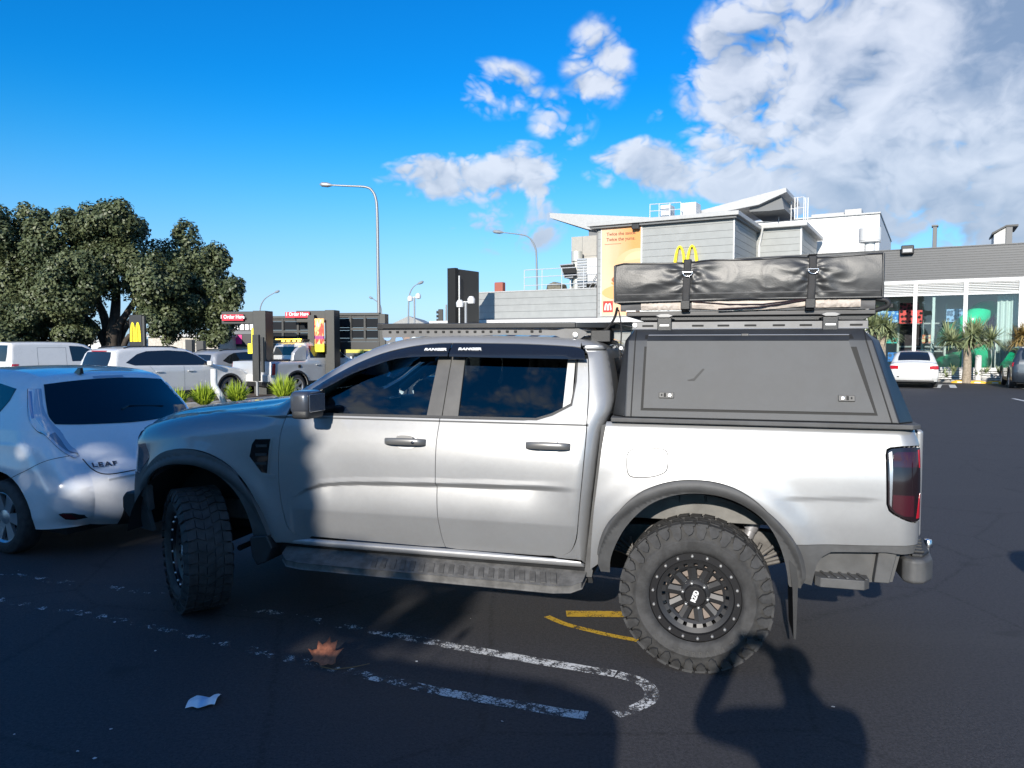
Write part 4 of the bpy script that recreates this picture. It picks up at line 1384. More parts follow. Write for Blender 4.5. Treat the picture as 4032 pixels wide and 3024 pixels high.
# ================================================================== folded rooftop tent
tent = thing('rooftop_tent', 'folded rooftop tent in a shiny creased black vinyl cover with two straps', 'tent', (1.26206, 4.94742, 0), pi - TA)
M_VINYL = mat('black_vinyl', (.026, .027, .029), .45, spec=.7, var=.12, vs=7, bump=.10, bs=150)
def wrinkle(x, z):
    """creases radiating from the two straps, sagging folds between, small puckers along the hem"""
    d = 0.
    for sx_ in (.09, -.576):
        dx = x - sx_
        for zc, a_ in ((2.215, 1.), (2.13, .7)):
            ang = atan2(z - zc, dx)
            r = sqrt(dx * dx + (z - zc) ** 2)
            k = .5 + .5 * sin(ang * 9 + 5 * noise.noise((r * 6, zc * 7, sx_)))
            d += a_ * .011 * k * math.exp(-((r - .06) / .13) ** 2)
        d -= .020 * math.exp(-(dx / .05) ** 2)
    n_ = noise.noise((x * 3.2 + 4, z * 5.5 + x * 1.5, 1.3))
    d *= .55
    d += .011 * n_
    r2 = 1 - abs(noise.noise((x * 5 + z * 4, z * 7 - x * 3, 5.1)))
    d += .004 * (r2 ** 3)
    r3 = 1 - abs(noise.noise((x * 10 - z * 9, z * 16 + 3 * x, 9.4)))
    d += .0022 * (r3 ** 3)
    hem = math.exp(-((z - 2.065) / .022) ** 2)
    d += .004 * hem * noise.noise((x * 30, z * 14, 2.2))
    return d
def t_top(x):
    return interp(x, [-.95, -.925, -.6, -.46, -.25, -.02, .09, .46, .50, .52], [2.265, 2.284, 2.268, 2.277, 2.268, 2.272, 2.258, 2.264, 2.255, 2.24])
def t_hem(x):
    return interp(x, [-.93, -.15, .5], [2.039, 2.042, 2.030])
cov = MB()
X0, X1 = -.927, .502
us = lin(0, 1, 150); vs_ = lin(0, 1, 44)
def tfront(s_):
    def f(u, v):
        x = X0 + (X1 - X0) * u
        z = t_hem(x) + (t_top(x) - .012 - t_hem(x)) * v
        e = min(1, min(u, 1 - u) * 9) * min(1, min(v + .06, 1 - v) * 6)
        return (x, s_ * (.672 + wrinkle(x * s_ + (0 if s_ > 0 else 3), z) * e + .012 * sin(pi * v)), z)
    return f
cov.grid(tfront(1), us, vs_)
cov.grid(tfront(-1), us[::3], vs_[::3])
cov.grid(lambda u, v: (X0 + (X1 - X0) * u, .672 - 1.344 * v, t_top(X0 + (X1 - X0) * u) - .012 + .014 * min(1, min(v, 1 - v) * 12) + .012 * noise.noise((u * 6, v * 6, 3)) * min(1, min(v, 1 - v) * 8)), us[::2], lin(0, 1, 40))
for xe, s_ in ((X0, -1), (X1, 1)):
    cov.grid(lambda u, v: (xe + s_ * (.028 * sin(pi * u) ** .5 * sin(pi * min(1, .1 + v)) + .008 * noise.noise((u * 7, v * 5, xe))), .672 - 1.344 * u, t_hem(xe) + (t_top(xe) - .012 - t_hem(xe)) * v), lin(0, 1, 30), lin(0, 1, 20))
cover = cov.build('cover', M_VINYL, tent, smooth=60)
pp = MB()
for xe in (X0, X1):
    pp.tube([(xe, .676, t_hem(xe)), (xe, .680, 2.15), (xe, .676, t_top(xe) - .01)], .007, 8)
pp.tube([(X0 + (X1 - X0) * u, .676, t_hem(X0 + (X1 - X0) * u)) for u in lin(0, 1, 20)], .006, 6)
pp.tube([(X0 + (X1 - X0) * u, .671, t_top(X0 + (X1 - X0) * u) - .011) for u in lin(0, 1, 30)], .006, 6)
pp.build('cover_piping', M_VINYL, cover, smooth=60)
sm_ = MB()
for zz2 in (2.072, 2.076):
    sm_.tube([(X0 + (X1 - X0) * u, .672 + .010 * sin(pi * .15) + .004 + wrinkle(X0 + (X1 - X0) * u, zz2) * min(1, min(u, 1 - u) * 9), zz2) for u in lin(.01, .99, 90)], .0016, 5)
sm_.build('cover_seam', mat('seam_grey', (.10, .10, .105), .5), cover, smooth=60)
# straps and buckles
for sx_ in (.09, -.576):
    sp2 = MB()
    w_ = .021
    lean = .010
    def spt(u, v):
        z = 1.975 + (2.268 - 1.975) * v
        return (sx_ + w_ * u + lean * (1 - v), .688 + .006 * noise.noise((u, v * 6, sx_)) - .014 * sm(.2, 0, v), z)
    sp2.grid(spt, lin(-1, 1, 5), lin(0, 1, 24))
    sp2.grid(lambda u, v: (sx_ + w_ * u, .688 - 1.376 * v, t_top(sx_) + .008), lin(-1, 1, 3), lin(0, 1, 12))
    stp = sp2.build('strap', mat('black_webbing', (.03, .03, .032), .7, bump=.3, bs=400), tent, smooth=60)
    sol = stp.modifiers.new('thick', 'SOLIDIFY'); sol.thickness = .003; sol.offset = 1
    a = [(sx_ + .027 * cos(t), .698, 2.196 + .026 * sin(t)) for t in lin(pi, 2 * pi, 14)]
    MB().tube(a + [a[0]], .0032, 8, caps=False).build('buckle_ring', M_CHROME, stp, smooth=60)
    MB().box(sx_ - .024 + lean, sx_ + .026 + lean, .685, .697, 1.985, 2.035).build('strap_buckle', M_BLKP, stp, bevel=.004)
# tent body under the cover: canvas edge, mattress base, beige fly
can = MB()
can.grid(lambda u, v: (X0 + .03 + (X1 - X0 - .06) * u, .645 + .008 * noise.noise((u * 20, v * 3, 4)) + .008 * sin(pi * v), 1.978 + .07 * v), lin(0, 1, 90), lin(0, 1, 8))
can.build('tent_canvas', mat('grey_canvas', (.10, .10, .105), .8, var=.2), tent, smooth=60)
M_BEIGE = mat('beige_canvas', (.52, .46, .41), .85, var=.16, vs=18, bump=.3, bs=90)
def sag(x0, x1, zt0, zt1, zb0, zb1, sagb, y):
    g = MB().grid(lambda u, v: (x0 + (x1 - x0) * u, y + .010 * sin(pi * v) + .006 * noise.noise((u * 14 + x0, v * 5, 7)), (zt0 + (zt1 - zt0) * u) * v + (zb0 + (zb1 - zb0) * u - sagb * sin(pi * u)) * (1 - v)), lin(0, 1, 60), lin(0, 1, 9))
    return g
sag(.352, .115, 2.030, 2.036, 1.985, 1.984, 0, .657).build('canvas_fold', M_BEIGE, tent, smooth=60)
sag(.065, -.55, 2.034, 2.040, 1.992, 1.998, .016, .657).build('canvas_fold', M_BEIGE, tent, smooth=60)
sag(-.595, -.822, 2.036, 2.038, 1.988, 1.990, 0, .660).build('canvas_fold', M_BEIGE, tent, smooth=60)
MB().tube([(.06, .672, 2.030), (-.14, .675, 2.012), (-.32, .675, 2.010), (-.56, .672, 2.038)], .0035, 6).tube([(-.08, .676, 1.985), (-.30, .678, 1.995), (-.45, .676, 2.015), (-.56, .674, 2.034)], .0045, 6).build('canvas_cord', mat('dark_cord', (.03, .015, .02), .7), tent, smooth=60)
tb2 = MB()
tb2.box(-.905, .44, -.63, .635, 1.949, 1.977)
tb2.build('tent_base', mat('dark_alu_frame', (.06, .06, .062), .45, metal=.4, var=.15), tent, bevel=.006)
MB().xz([(.36, 1.949), (-.905, 1.949), (-.845, 1.918), (-.70, 1.921), (.36, 1.925)], -.60, .612).build('base_rail', M_CANEDGE, tent, bevel=.004)
MB().box(.08, .44, .62, .648, 1.978, 1.983).build('base_edge', mat('bright_alu_edge'), tent)
MB().tube(catmull([(-.88, .60, 1.965), (-.955, .64, 1.99), (-.955, .65, 2.02), (-.90, .655, 2.035)], 4), .014, 8).build('ladder_loop', M_BLKP, tent, smooth=60)
for xb in (.215, -.668):
    clamp = MB().box(xb - .040, xb + .040, .690, .704, 1.838, 1.938).box(xb - .040, xb + .040, .60, .690, 1.918, 1.938).build('mount_bracket', M_CANEDGE, tent, bevel=.005)
    MB().xz([(xb - .052, 1.950), (xb - .028, 1.938), (xb + .028, 1.938), (xb + .052, 1.950), (xb + .022, 1.960), (xb - .022, 1.960)], .655, .716).build('clamp_knob', mat('clamp_grey', (.22, .22, .22), .45, metal=.5), clamp, bevel=.004)
    MB().box(xb - .026, xb + .026, .7045, .7075, 1.890, 1.900).box(xb - .022, xb + .022, .7045, .7075, 1.838, 1.844).build('bracket_slot', mat('bright_alu_edge'), clamp)
MB().tube(catmull([(.49, .66, 2.0), (.52, .60, 1.93), (.60, .54, 1.84), (.64, .52, 1.80)], 4), .008, 6).tube(catmull([(.485, .64, 1.99), (.47, .62, 1.88), (.48, .60, 1.70)], 4), .004, 6).build('tie_down_strap', mat('black_webbing'), tent, smooth=60)
MB().box(-.985, -.965, .62, .65, 1.985, 2.005).build('loop_tail', mat('black_webbing'), tent)

# ================================================================== other vehicles
M_WHITE = paint('white_car_paint', (.64, .64, .63), .0, .28, 0, .8)
M_WHITE2 = paint('pearl_white_paint', (.80, .82, .85), .05, .26, .02, .9)
M_SILV2 = paint('silver_car_paint', (.42, .43, .44), .4, .35, .0)
M_SILV3 = paint('pale_silver_paint', (.60, .61, .62), .4, .35, .0)
M_DARKCAR = paint('dark_blue_car_paint', (.03, .04, .055), .2, .3, 0)
M_CGLASS = mat('dark_car_glass', (.012, .015, .018), .04, coat=.3, spec=.8)
M_CARBLK = mat('car_trim_black', (.02, .02, .021), .5)
_wh = {}
def car_wheel(parent, loc, R, side, spokes=5, m=None):
    key = (R, spokes)
    if key not in _wh:
        w_ = .20
        t = MB().lathe(catmull([(R * .66, w_ / 2 - .03), (R * .70, w_ / 2 - .005), (R * .80, w_ / 2), (R * .92, w_ / 2 - .01), (R * .985, w_ / 2 - .03), (R, 0), (R * .985, -w_ / 2 + .03), (R * .8, -w_ / 2), (R * .66, -w_ / 2 + .02)], 2), 48)
        r = MB()
        r.lathe([(R * .70, w_ / 2 - .012), (R * .68, w_ / 2 - .008), (R * .63, w_ / 2 - .025), (R * .62, -.06)], 48)
        for i in range(spokes):
            for dd_ in (-.13, .13):
                a = i * 2 * pi / spokes + dd_
                p = []
                for rr, wd, yy in ((R * .10, .030, w_ / 2 - .035), (R * .35, .026, w_ / 2 - .030), (R * .64, .030, w_ / 2 - .022)):
                    ca, sa = cos(a), sin(a)
                    p.append([(rr * ca + wd * sa, yy, rr * sa - wd * ca), (rr * ca - wd * sa, yy, rr * sa + wd * ca), (rr * ca - wd * sa, yy - .03, rr * sa + wd * ca), (rr * ca + wd * sa, yy - .03, rr * sa - wd * ca)])
                for q in range(2):
                    r.add(p[q] + p[q + 1], [(0, 4, 5, 1), (1, 5, 6, 2), (3, 7, 4, 0), (2, 6, 7, 3)])
        r.lathe([(R * .20, w_ / 2 - .06), (R * .19, w_ / 2 - .030), (R * .08, w_ / 2 - .022), (0, w_ / 2 - .020)], 24)
        dk = MB().lathe([(R * .62, .0), (0, .0)], 24)
        _wh[key] = (t.mesh('tyre'), r.mesh('rim'), dk.mesh('brake'))
        for me in _wh[key]:
            me.polygons.foreach_set('use_smooth', [True] * len(me.polygons))
            me.set_sharp_from_angle(angle=RAD(35))
        _wh[key][0].materials.append(M_TYRE); _wh[key][1].materials.append(m or mat('silver_alloy', (.55, .56, .58), .3, metal=.8)); _wh[key][2].materials.append(M_DARK)
    t, r, dk = _wh[key]
    o = bpy.data.objects.new('wheel', r); COL.objects.link(o); o.parent = parent
    o.location = loc; o.rotation_euler = (0, .3 * loc[0], 0 if side > 0 else pi)
    for nm, me in (('tyre', t), ('brake', dk)):
        c = bpy.data.objects.new(nm, me); COL.objects.link(c); c.parent = o
    return o
def std_P(W, tumble, belt, zt, bulges, ar):
    def P(x, z):
        w_ = interp(z, [.15, .30, .5, belt - .15, belt, belt + .02, zt], [W * .93, W * .97, W * .995, W, W * .975, W * .96, W * tumble])
        for bx in bulges:
            r = sqrt((x - bx) ** 2 + (z - .33) ** 2)
            if z < belt - .1:
                w_ += .02 * math.exp(-((r - ar - .04) / .10) ** 2)
        return w_
    return P
def make_car(name, label, sil, W, belt, zt, wb, R, paint_m, windows, cat='car', loc=(0, 0, 0), rz=0, cell=.06, tumble=.74, rv=None, rh=None, P=None, bow=None, ar=None, zb=.24,
             windscreen=None, rearglass=None, tail=None, head=None, tail_m=None, clad=False, bumper=None, group=None, lines=(), spokes=5, both=True, cellv=None, handles=()):
    t = thing(name, label, cat, loc, rz, group)
    ar = ar or R + .065
    P = P or std_P(W, tumble, belt, zt, (0, wb), ar)
    rv = rv or (lambda x, z: .10)
    rh = rh or (lambda x, z: .11 + .10 * sm(.45 * wb, -.9, x) * sm(belt + .3, belt, z) + .12 * sm(wb * .6, wb + .9, x) * sm(belt + .3, belt, z))
    B = Body(sil, P, rv, rh, 4)
    bow = bow or (lambda x, z: (.03, .10 * sm(-.2, -.9, x) * 0 + .12 * sm(wb + .3, wb + .85, x)))
    poly = list(B.sil)
    xr, xf = B.sil[-1][0], B.sil[0][0]
    def arc(cx):
        a0 = math.asin(max(-1, min(1, (zb - R) / ar)))
        return [(cx + ar * cos(a), R + ar * sin(a)) for a in lin(pi - a0, a0, 18)]
    poly += arc(0) + arc(wb)
    parts = [panel('body_side', poly, B.side(), paint_m, t, cell, .03, cellv=cellv)]
    for wdw in windows:
        parts.append(panel('side_window', wdw, B.side(.004), M_CGLASS, t, cell, .004))
    for q in lines:
        parts.append(panel('panel_gap', q, B.side(.0015), M_SEAL, t, cell, 0))
    for (x0, x1, z) in handles:
        yy = B.Y((x0 + x1) / 2, z)
        parts.append(MB().box(x0, x1, yy + .0, yy + .035, z - .016, z + .016).build('door_handle', paint_m, t, bevel=.01))
    if head: parts.append(panel('headlight', head, B.side(.004), mat('bg_headlight', (.5, .52, .55), .12, coat=1, metal=.3), t, cell, .006))
    if tail: parts.append(panel('tail_lamp', tail, B.side(.006), tail_m or M_RED, t, cell, .006))
    if clad:
        for cx in (0, wb):
            ra, rb2 = ar - .004, ar + .06
            a0 = math.asin(max(-1, (zb - R) / ar)) + .02
            pl = [(cx + rb2 * cos(a), R + rb2 * sin(a)) for a in lin(a0, pi - a0, 18)] + [(cx + ra * cos(a), R + ra * sin(a)) for a in lin(pi - a0, a0, 18)]
            parts.append(panel('arch_trim', pl, B.side(.012), M_CARBLK, t, cell, .02))
        parts.append(panel('sill_trim', [(ar + .02, zb), (wb - ar - .02, zb), (wb - ar - .06, zb + .13), (ar + .06, zb + .13)], B.side(.01), M_CARBLK, t, .1, .02))
    if both:
        for o in parts: mirror(o)
    n_ = len(B.sil) - 1
    B.sheet('upper_body', 0, n_, bow, paint_m, t, ny=13, step=1)
    if windscreen:
        B.sheet('windscreen', B.idx(*windscreen[0]), B.idx(*windscreen[1]), bow, M_CGLASS, t, -.93, .93, .005, 11)
    if rearglass:
        B.sheet('rear_window', B.idx(*rearglass[0]), B.idx(*rearglass[1]), bow, M_CGLASS, t, -.90, .90, .006, 11)
    if bumper:
        B.sheet('rear_bumper_trim', B.idx(*bumper[0]), B.idx(*bumper[1]), bow, M_CARBLK, t, -1, 1, .006, 11)
    MB().box(xr + .1, xf - .1, -W * .80, W * .80, zb - .05, .62).build('underbody', M_DARK, t)
    for wx in (0, wb):
        for s_ in (1, -1):
            car_wheel(t, (wx, s_ * (W - .095), R), R, s_, spokes)
    return t, B

# ---- white hatchback beside the ute's nose
LW_side = [(.05, 1.402), (.08, 1.30), (.165, 1.19), (.33, 1.08), (.8, 1.05), (2.2, 1.02), (1.75, 1.36), (1.3, 1.465), (.6, 1.468), (.30, 1.440)]
hatch, LB = make_car('hatchback', 'white hatchback with tall boomerang tail lamps parked in the shade beside the ute', LEAF_SIL, .885, .98, 1.55, 2.70, .316, M_WHITE2, [LW_side],
                     loc=(-3.93, 7.126, 0), rz=pi - RAD(27), cell=.035, cellv=.025, P=leaf_P, rv=leaf_rv, rh=leaf_rh, bow=leaf_bow, ar=.40, zb=.25,
                     windscreen=((1.9, 1.38), (1.35, 1.52)), spokes=6)
def lp(nm, poly, off, m, parent=None, cell=.02, fl=.004):
    o = panel(nm, poly, LB.side(off), m, parent or hatch, cell, fl)
    c = mirror(o)
    return o
M_REARG = mat('hatch_rear_glass', (.004, .005, .008), .05, coat=.4, spec=.6)
iA, iB = LB.idx(-.15, 1.435), LB.idx(-.42, 1.11)
MB().grid(lambda u, v: LB.sheet_pt(iA + (iB + 3.4 * (1 - u * u) - iA) * v, u, leaf_bow, .005), lin(-1, 1, 33), lin(0, 1, 30)).build('rear_window', M_REARG, hatch, smooth=180)
lampO = [(-.085, 1.405), (-.18, 1.26), (-.27, 1.14), (-.37, 1.06), (-.43, 1.03), (-.63, .86), (-.655, .838)]
lampI = [(-.652, .852), (-.60, .915), (-.50, 1.03), (-.418, 1.112), (-.27, 1.278), (-.172, 1.405)]
tlm = lp('tail_lamp', lampO + lampI, .009, mat('clear_tail_lens', (.50, .56, .64), .10, coat=1, metal=.35), None, .012)
lp('tail_lamp_strip', [(-.10, 1.40), (-.19, 1.265), (-.28, 1.15), (-.37, 1.075), (-.43, 1.045), (-.44, 1.06), (-.385, 1.098), (-.305, 1.17), (-.222, 1.28), (-.148, 1.40)], .013, mat('white_tail_lens', (.74, .78, .84), .15, coat=1), tlm, .012)
lp('tail_lamp_inner', [(-.112, 1.385), (-.20, 1.265), (-.285, 1.162), (-.302, 1.172), (-.222, 1.272), (-.138, 1.385)], .016, mat('blue_tail_insert', (.16, .30, .55), .12, coat=1), tlm, .012)
lp('tail_lamp_lower', [(-.452, 1.03), (-.625, .878), (-.645, .866), (-.60, .905), (-.52, .995), (-.468, 1.05)], .013, mat('dark_tail_lens', (.26, .29, .34), .1, coat=1, metal=.5), tlm, .012)
# shut lines and bumper gap
lo_edge = catmull(lampO, 3)
lp('lamp_gap', [(x - .006, z - .006) for x, z in lo_edge] + [(x + .004, z + .004) for x, z in lo_edge[::-1]], .0105, M_SEAL, tlm, .012, 0)
def lline(pts, wd=.005, nm='panel_gap'):
    up = [(x, z + wd / 2) for x, z in pts]; dn = [(x, z - wd / 2) for x, z in pts[::-1]]
    return lp(nm, up + dn, .0015, M_SEAL, None, .03, 0)
lline(catmull([(-.64, .862), (-.53, .83), (-.39, .76), (-.28, .715), (-.17, .67), (-.10, .655)], 4))
# tailgate edge, badge, reflectors on the rear sheet
def sheet_frame(fi, u, off=.004):
    p = Vector(LB.sheet_pt(fi, u, leaf_bow)); a = Vector(LB.sheet_pt(fi, u - .02, leaf_bow)) - p; b = Vector(LB.sheet_pt(fi - .2, u, leaf_bow)) - p
    a.z = -.04 * a.length; a.normalize(); b = (b - a * b.dot(a)).normalized()
    nn = a.cross(b)
    return frame(p + nn * off, a, b, nn)
iBd = 81.7 * .8
text('hatch_badge', 'LEAF', .062, sheet_frame(iBd, .77, .013), mat('badge_dark_chrome', (.10, .10, .11), .3, metal=.6), hatch, .004, .0015, 1.35, 1.25)
tlp = [(77.2, .985), (79, .965), (82, .93), (84, .87), (85, .76), (85.3, .56), (85.4, 0), (85.3, -.56), (85, -.76), (84, -.87), (82, -.93), (79, -.965), (77.2, -.985)]
scale_i = (len(LB.sil) - 1) / ((len(LEAF_SIL) - 1) * 5)
tlp = catmull([(a * scale_i, b) for a, b in tlp], 4)
gapm = MB()
gapm.tube([LB.sheet_pt(a, b, leaf_bow, .0) for a, b in tlp], .0045, 6)
gapm.build('tailgate_gap', M_SEAL, hatch)
lip = MB().grid(lambda u, v: Vector(LB.sheet_pt((85.9 + v * 1.2) * scale_i, u, leaf_bow, .012 * sin(pi * min(1, v * 1.3)))), lin(-.80, .80, 24), lin(0, 1, 5))
lip.build('tailgate_lip', M_WHITE2, hatch, smooth=180)
lp('reflector_recess', [(-.655, .397), (-.675, .345), (-.72, .335), (-.768, .345), (-.775, .375), (-.74, .402), (-.69, .407)], .003, M_SEAL, None, .02, .0)
lp('rear_reflector', [(-.662, .391), (-.68, .350), (-.715, .341), (-.738, .345), (-.732, .386), (-.70, .398)], .006, mat('dark_red_reflector', (.10, .01, .015), .2, coat=.6))
LB.sheet('lower_diffuser', LB.idx(-.795, .40), len(LB.sil) - 1, leaf_bow, M_CARBLK, hatch, -.62, .62, .006, 17)
LB.sheet('brake_light_strip', iA - 1.6, iA - .3, leaf_bow, mat('spoiler_lamp', (.30, .38, .50), .3), hatch, -.26, .26, .004, 9, .5)
fin = MB().yz([(-.02, 0), (.02, 0), (.012, .05), (-.012, .05)], -.05, .0)
fp_ = LB.sheet_pt(47.5 * scale_i, .42, leaf_bow)
MB().add([(-.05, -.02, 0), (.05, -.02, 0), (.05, .02, 0), (-.05, .02, 0), (-.05, -.012, .055), (-.01, -.012, .055), (-.01, .012, .055), (-.05, .012, .055)], [(0, 1, 5, 4), (1, 2, 6, 5), (2, 3, 7, 6), (3, 0, 4, 7), (4, 5, 6, 7)]).build('roof_antenna', M_GLOSSB, hatch, loc=(fp_[0], fp_[1], fp_[2] - .004), bevel=.004)
# cargo things seen faintly through the glass are left to reflections; wiper
wp = MB().tube([LB.sheet_pt(iB - 1, -.55, leaf_bow, .012), LB.sheet_pt(iB - 1.3, 0, leaf_bow, .012), LB.sheet_pt(iB - .6, .12, leaf_bow, .012)], .008, 6)
wp.build('rear_wiper', M_GLOSSB, hatch)

# ---- drive-through lane: heading about 59 degrees to the right of the picture plane
def lane(xd, Yd, beta, Wd):
    """origin (rear axle, ground) of a car whose near (right) rear wheel stands under photo column xd at depth Yd"""
    p = at(xd, 800, Yd)
    b = RAD(beta)
    return (p.x - sin(b) * Wd, p.y + cos(b) * Wd, 0), b
SUV_SIL = [(3.62, .26), (3.74, .45), (3.74, .66), (3.66, .86), (3.35, 1.0), (2.75, 1.10), (2.25, 1.19), (1.75, 1.50), (1.45, 1.63), (.9, 1.69), (0, 1.69), (-.55, 1.655), (-.80, 1.58), (-.88, 1.42), (-1.0, 1.10), (-1.03, .9), (-1.05, .6), (-1.0, .42), (-.9, .28)]
suv_win = [(-.60, 1.26), (-.35, 1.18), (2.05, 1.14), (2.15, 1.17), (1.70, 1.45), (1.40, 1.56), (.8, 1.60), (.1, 1.58), (-.2, 1.50)]
loc, rz = lane(318, 21.6, 59, .93)
suv, SB = make_car('suv', 'white suv with full dark side glass in the drive through lane behind the hatchback', SUV_SIL, .95, 1.12, 1.69, 2.81, .37, M_WHITE, [suv_win], loc=loc, rz=rz, clad=True,
                   windscreen=((2.22, 1.21), (1.5, 1.61)), rearglass=((-.82, 1.54), (-.97, 1.17)), tail=[(-.62, 1.02), (-.98, 1.06), (-.99, .90), (-.80, .93)], head=[(3.25, .98), (3.62, .86), (3.66, .74), (3.40, .82)],
                   bumper=((-1.04, .6), (-.9, .28)), handles=((.25, .45, .98), (1.30, 1.50, .98)), lines=([(1.19, .40), (1.196, .40), (1.196, 1.14), (1.19, 1.14)], [(.30, .9), (.306, .9), (.10, 1.15), (.094, 1.15)]), zb=.27)
for u0_, u1_ in ((-1, -.62), (.62, 1)):
    SB.sheet('tail_lamp', SB.idx(-1.005, 1.07), SB.idx(-1.03, .93), lambda x, z: (.03, 0), M_RED, suv, u0_, u1_, .01, 5)
MB().box(-.86, -.80, -.35, .35, 1.575, 1.60).build('high_brake_light', M_RED, suv)
rr_ = MB()
for s_ in (1, -1): rr_.tube([(1.2, s_ * .62, 1.665), (1.0, s_ * .62, 1.715), (-.3, s_ * .62, 1.715), (-.5, s_ * .62, 1.67)], .018, 6)
rr_.build('roof_rails', M_CARBLK, suv)
MB().box(1.98, 2.08, -1.12, -.92, 1.12, 1.27).build('door_mirror', M_WHITE, suv, bevel=.04, seg=3)
MB().box(1.98, 2.08, .92, 1.12, 1.12, 1.27).build('door_mirror', M_WHITE, suv, bevel=.04, seg=3)

CROSS_SIL = [(3.35, .26), (3.48, .45), (3.48, .64), (3.38, .84), (3.0, .96), (2.5, 1.05), (2.05, 1.12), (1.5, 1.42), (1.15, 1.53), (.6, 1.58), (-.1, 1.565), (-.55, 1.52), (-.78, 1.43), (-.86, 1.28), (-.95, 1.05), (-.99, .85), (-1.0, .58), (-.94, .42), (-.85, .28)]
cr_win = [(-.55, 1.20), (-.30, 1.10), (1.85, 1.07), (1.93, 1.10), (1.45, 1.38), (1.1, 1.47), (.5, 1.50), (0, 1.47), (-.25, 1.38)]
loc, rz = lane(513, 26.6, 59, .9)
cross, _ = make_car('suv', 'grey silver suv with black roof rails queued behind the white suv in the lane', CROSS_SIL, .91, 1.05, 1.58, 2.66, .35, M_SILV2, [cr_win], loc=loc, rz=rz, clad=True,
         windscreen=((2.03, 1.13), (1.2, 1.52)), rearglass=((-.80, 1.40), (-.93, 1.10)), tail=[(-.55, 1.03), (-.92, 1.06), (-.95, .90), (-.75, .95)], head=[(2.95, .94), (3.36, .82), (3.40, .72), (3.1, .8)], handles=((.25, .43, .93), (1.2, 1.38, .93)), zb=.27)
rr_ = MB()
for s_ in (1, -1): rr_.tube([(1.0, s_ * .6, 1.55), (.8, s_ * .6, 1.60), (-.3, s_ * .6, 1.59), (-.5, s_ * .6, 1.55)], .018, 6)
rr_.build('roof_rails', M_CARBLK, cross)

VAN_SIL = [(3.35, .26), (3.45, .5), (3.42, .8), (3.2, 1.0), (2.75, 1.14), (2.35, 1.25), (1.85, 1.65), (1.5, 1.80), (.9, 1.84), (-.2, 1.84), (-.72, 1.82), (-.80, 1.74), (-.88, 1.2), (-.90, .9), (-.90, .5), (-.85, .28)]
loc, rz = lane(84, 25.6, 57, .9)
van, VB = make_car('van', 'white panel van with a blank side panel and big rear window behind the hatchback', VAN_SIL, .92, 1.16, 1.84, 2.72, .33, M_WHITE, [[(1.12, 1.18), (2.05, 1.18), (2.18, 1.22), (1.75, 1.60), (1.5, 1.70), (1.06, 1.72)]], loc=loc, rz=rz, tumble=.84,
         windscreen=((2.30, 1.28), (1.55, 1.79)), rearglass=((-.79, 1.72), (-.87, 1.22)), tail=[(-.62, 1.12), (-.84, 1.12), (-.86, .75), (-.68, .80)], head=[(2.95, .98), (3.25, .85), (3.3, .7), (3.0, .78)], zb=.27,
         lines=([(-.02, .7), (-.012, .7), (.012, 1.66), (.004, 1.66)], [(.9, .5), (.908, .5), (.948, 1.66), (.94, 1.66)], [(.0, 1.655), (.945, 1.655), (.945, 1.663), (0, 1.663)]))

# ---- adventure ute in the lane: cab, tub, sail panels, light bars
UTE_SIL = [(3.95, .40), (4.08, .60), (4.05, .95), (3.9, 1.15), (3.2, 1.22), (2.55, 1.30), (2.0, 1.70), (1.7, 1.80), (1.1, 1.84), (.70, 1.83), (.58, 1.76), (.50, 1.40), (.46, 1.25), (.30, 1.22), (-.6, 1.22), (-1.02, 1.21), (-1.06, 1.15), (-1.08, .8), (-1.06, .62), (-1.0, .5)]
loc, rz = lane(640, 25.0, 59, .93)
ute2, UB = make_car('ute', 'pale silver ute with black arches and yellow roof lamps in the drive through lane', UTE_SIL, .96, 1.24, 1.84, 3.23, .39, M_SILV3, [[(.66, 1.32), (2.28, 1.30), (2.38, 1.34), (1.95, 1.65), (1.65, 1.72), (.72, 1.73)]], cat='ute', loc=loc, rz=rz, clad=True, zb=.42, ar=.47,
         rv=lambda x, z: .07, rh=lambda x, z: .06 + .12 * sm(3.2, 3.9, x), windscreen=((2.50, 1.33), (1.8, 1.77)), rearglass=((.57, 1.72), (.50, 1.42)), tail=[(-.90, 1.16), (-1.03, 1.16), (-1.055, .78), (-.92, .80)], head=[(3.4, 1.15), (3.92, 1.05), (3.98, .9), (3.6, .95)], handles=((.85, 1.02, 1.08), (1.75, 1.92, 1.08)))
for s_ in (1, -1):
    MB().xz([(.50, 1.23), (.50, 1.72), (.36, 1.74), (.14, 1.66), (-.05, 1.50), (-.12, 1.23)], min(s_ * .76, s_ * .90), max(s_ * .76, s_ * .90)).build('sail_panel', M_SILV3, ute2, bevel=.03, seg=3)
MB().box(-1.16, -1.04, -.88, .88, .56, .80).build('rear_bumper', M_WHITE, ute2, bevel=.03)
MB().box(-1.17, -1.05, -.9, .9, .42, .55).build('bumper_lower', M_CARBLK, ute2, bevel=.02)
MB().box(.05, .17, -.985, -.94, 1.00, 1.10).build('fuel_flap', M_CARBLK, ute2, bevel=.02)
MB().box(-.96, .46, -.72, .72, 1.235, 1.26).build('tonneau_cover', M_CARBLK, ute2)
rkk = MB()
for s_ in (1, -1):
    rkk.tube([(.62, s_ * .60, 1.86), (.62, s_ * .60, 1.93), (1.9, s_ * .60, 1.91)], .025, 8)
for xx in (.7, 1.1, 1.5, 1.85): rkk.tube([(xx, -.6, 1.915), (xx, .6, 1.915)], .02, 6)
rkk.build('roof_rack', M_CARBLK, ute2)
M_YLAMP = mat('lit_yellow_lamp', (1.0, .68, .10), .3, emit=2.2)
MB().box(.50, .56, -.62, .62, 1.93, 1.965).build('light_bar', M_YLAMP, ute2, bevel=.012)
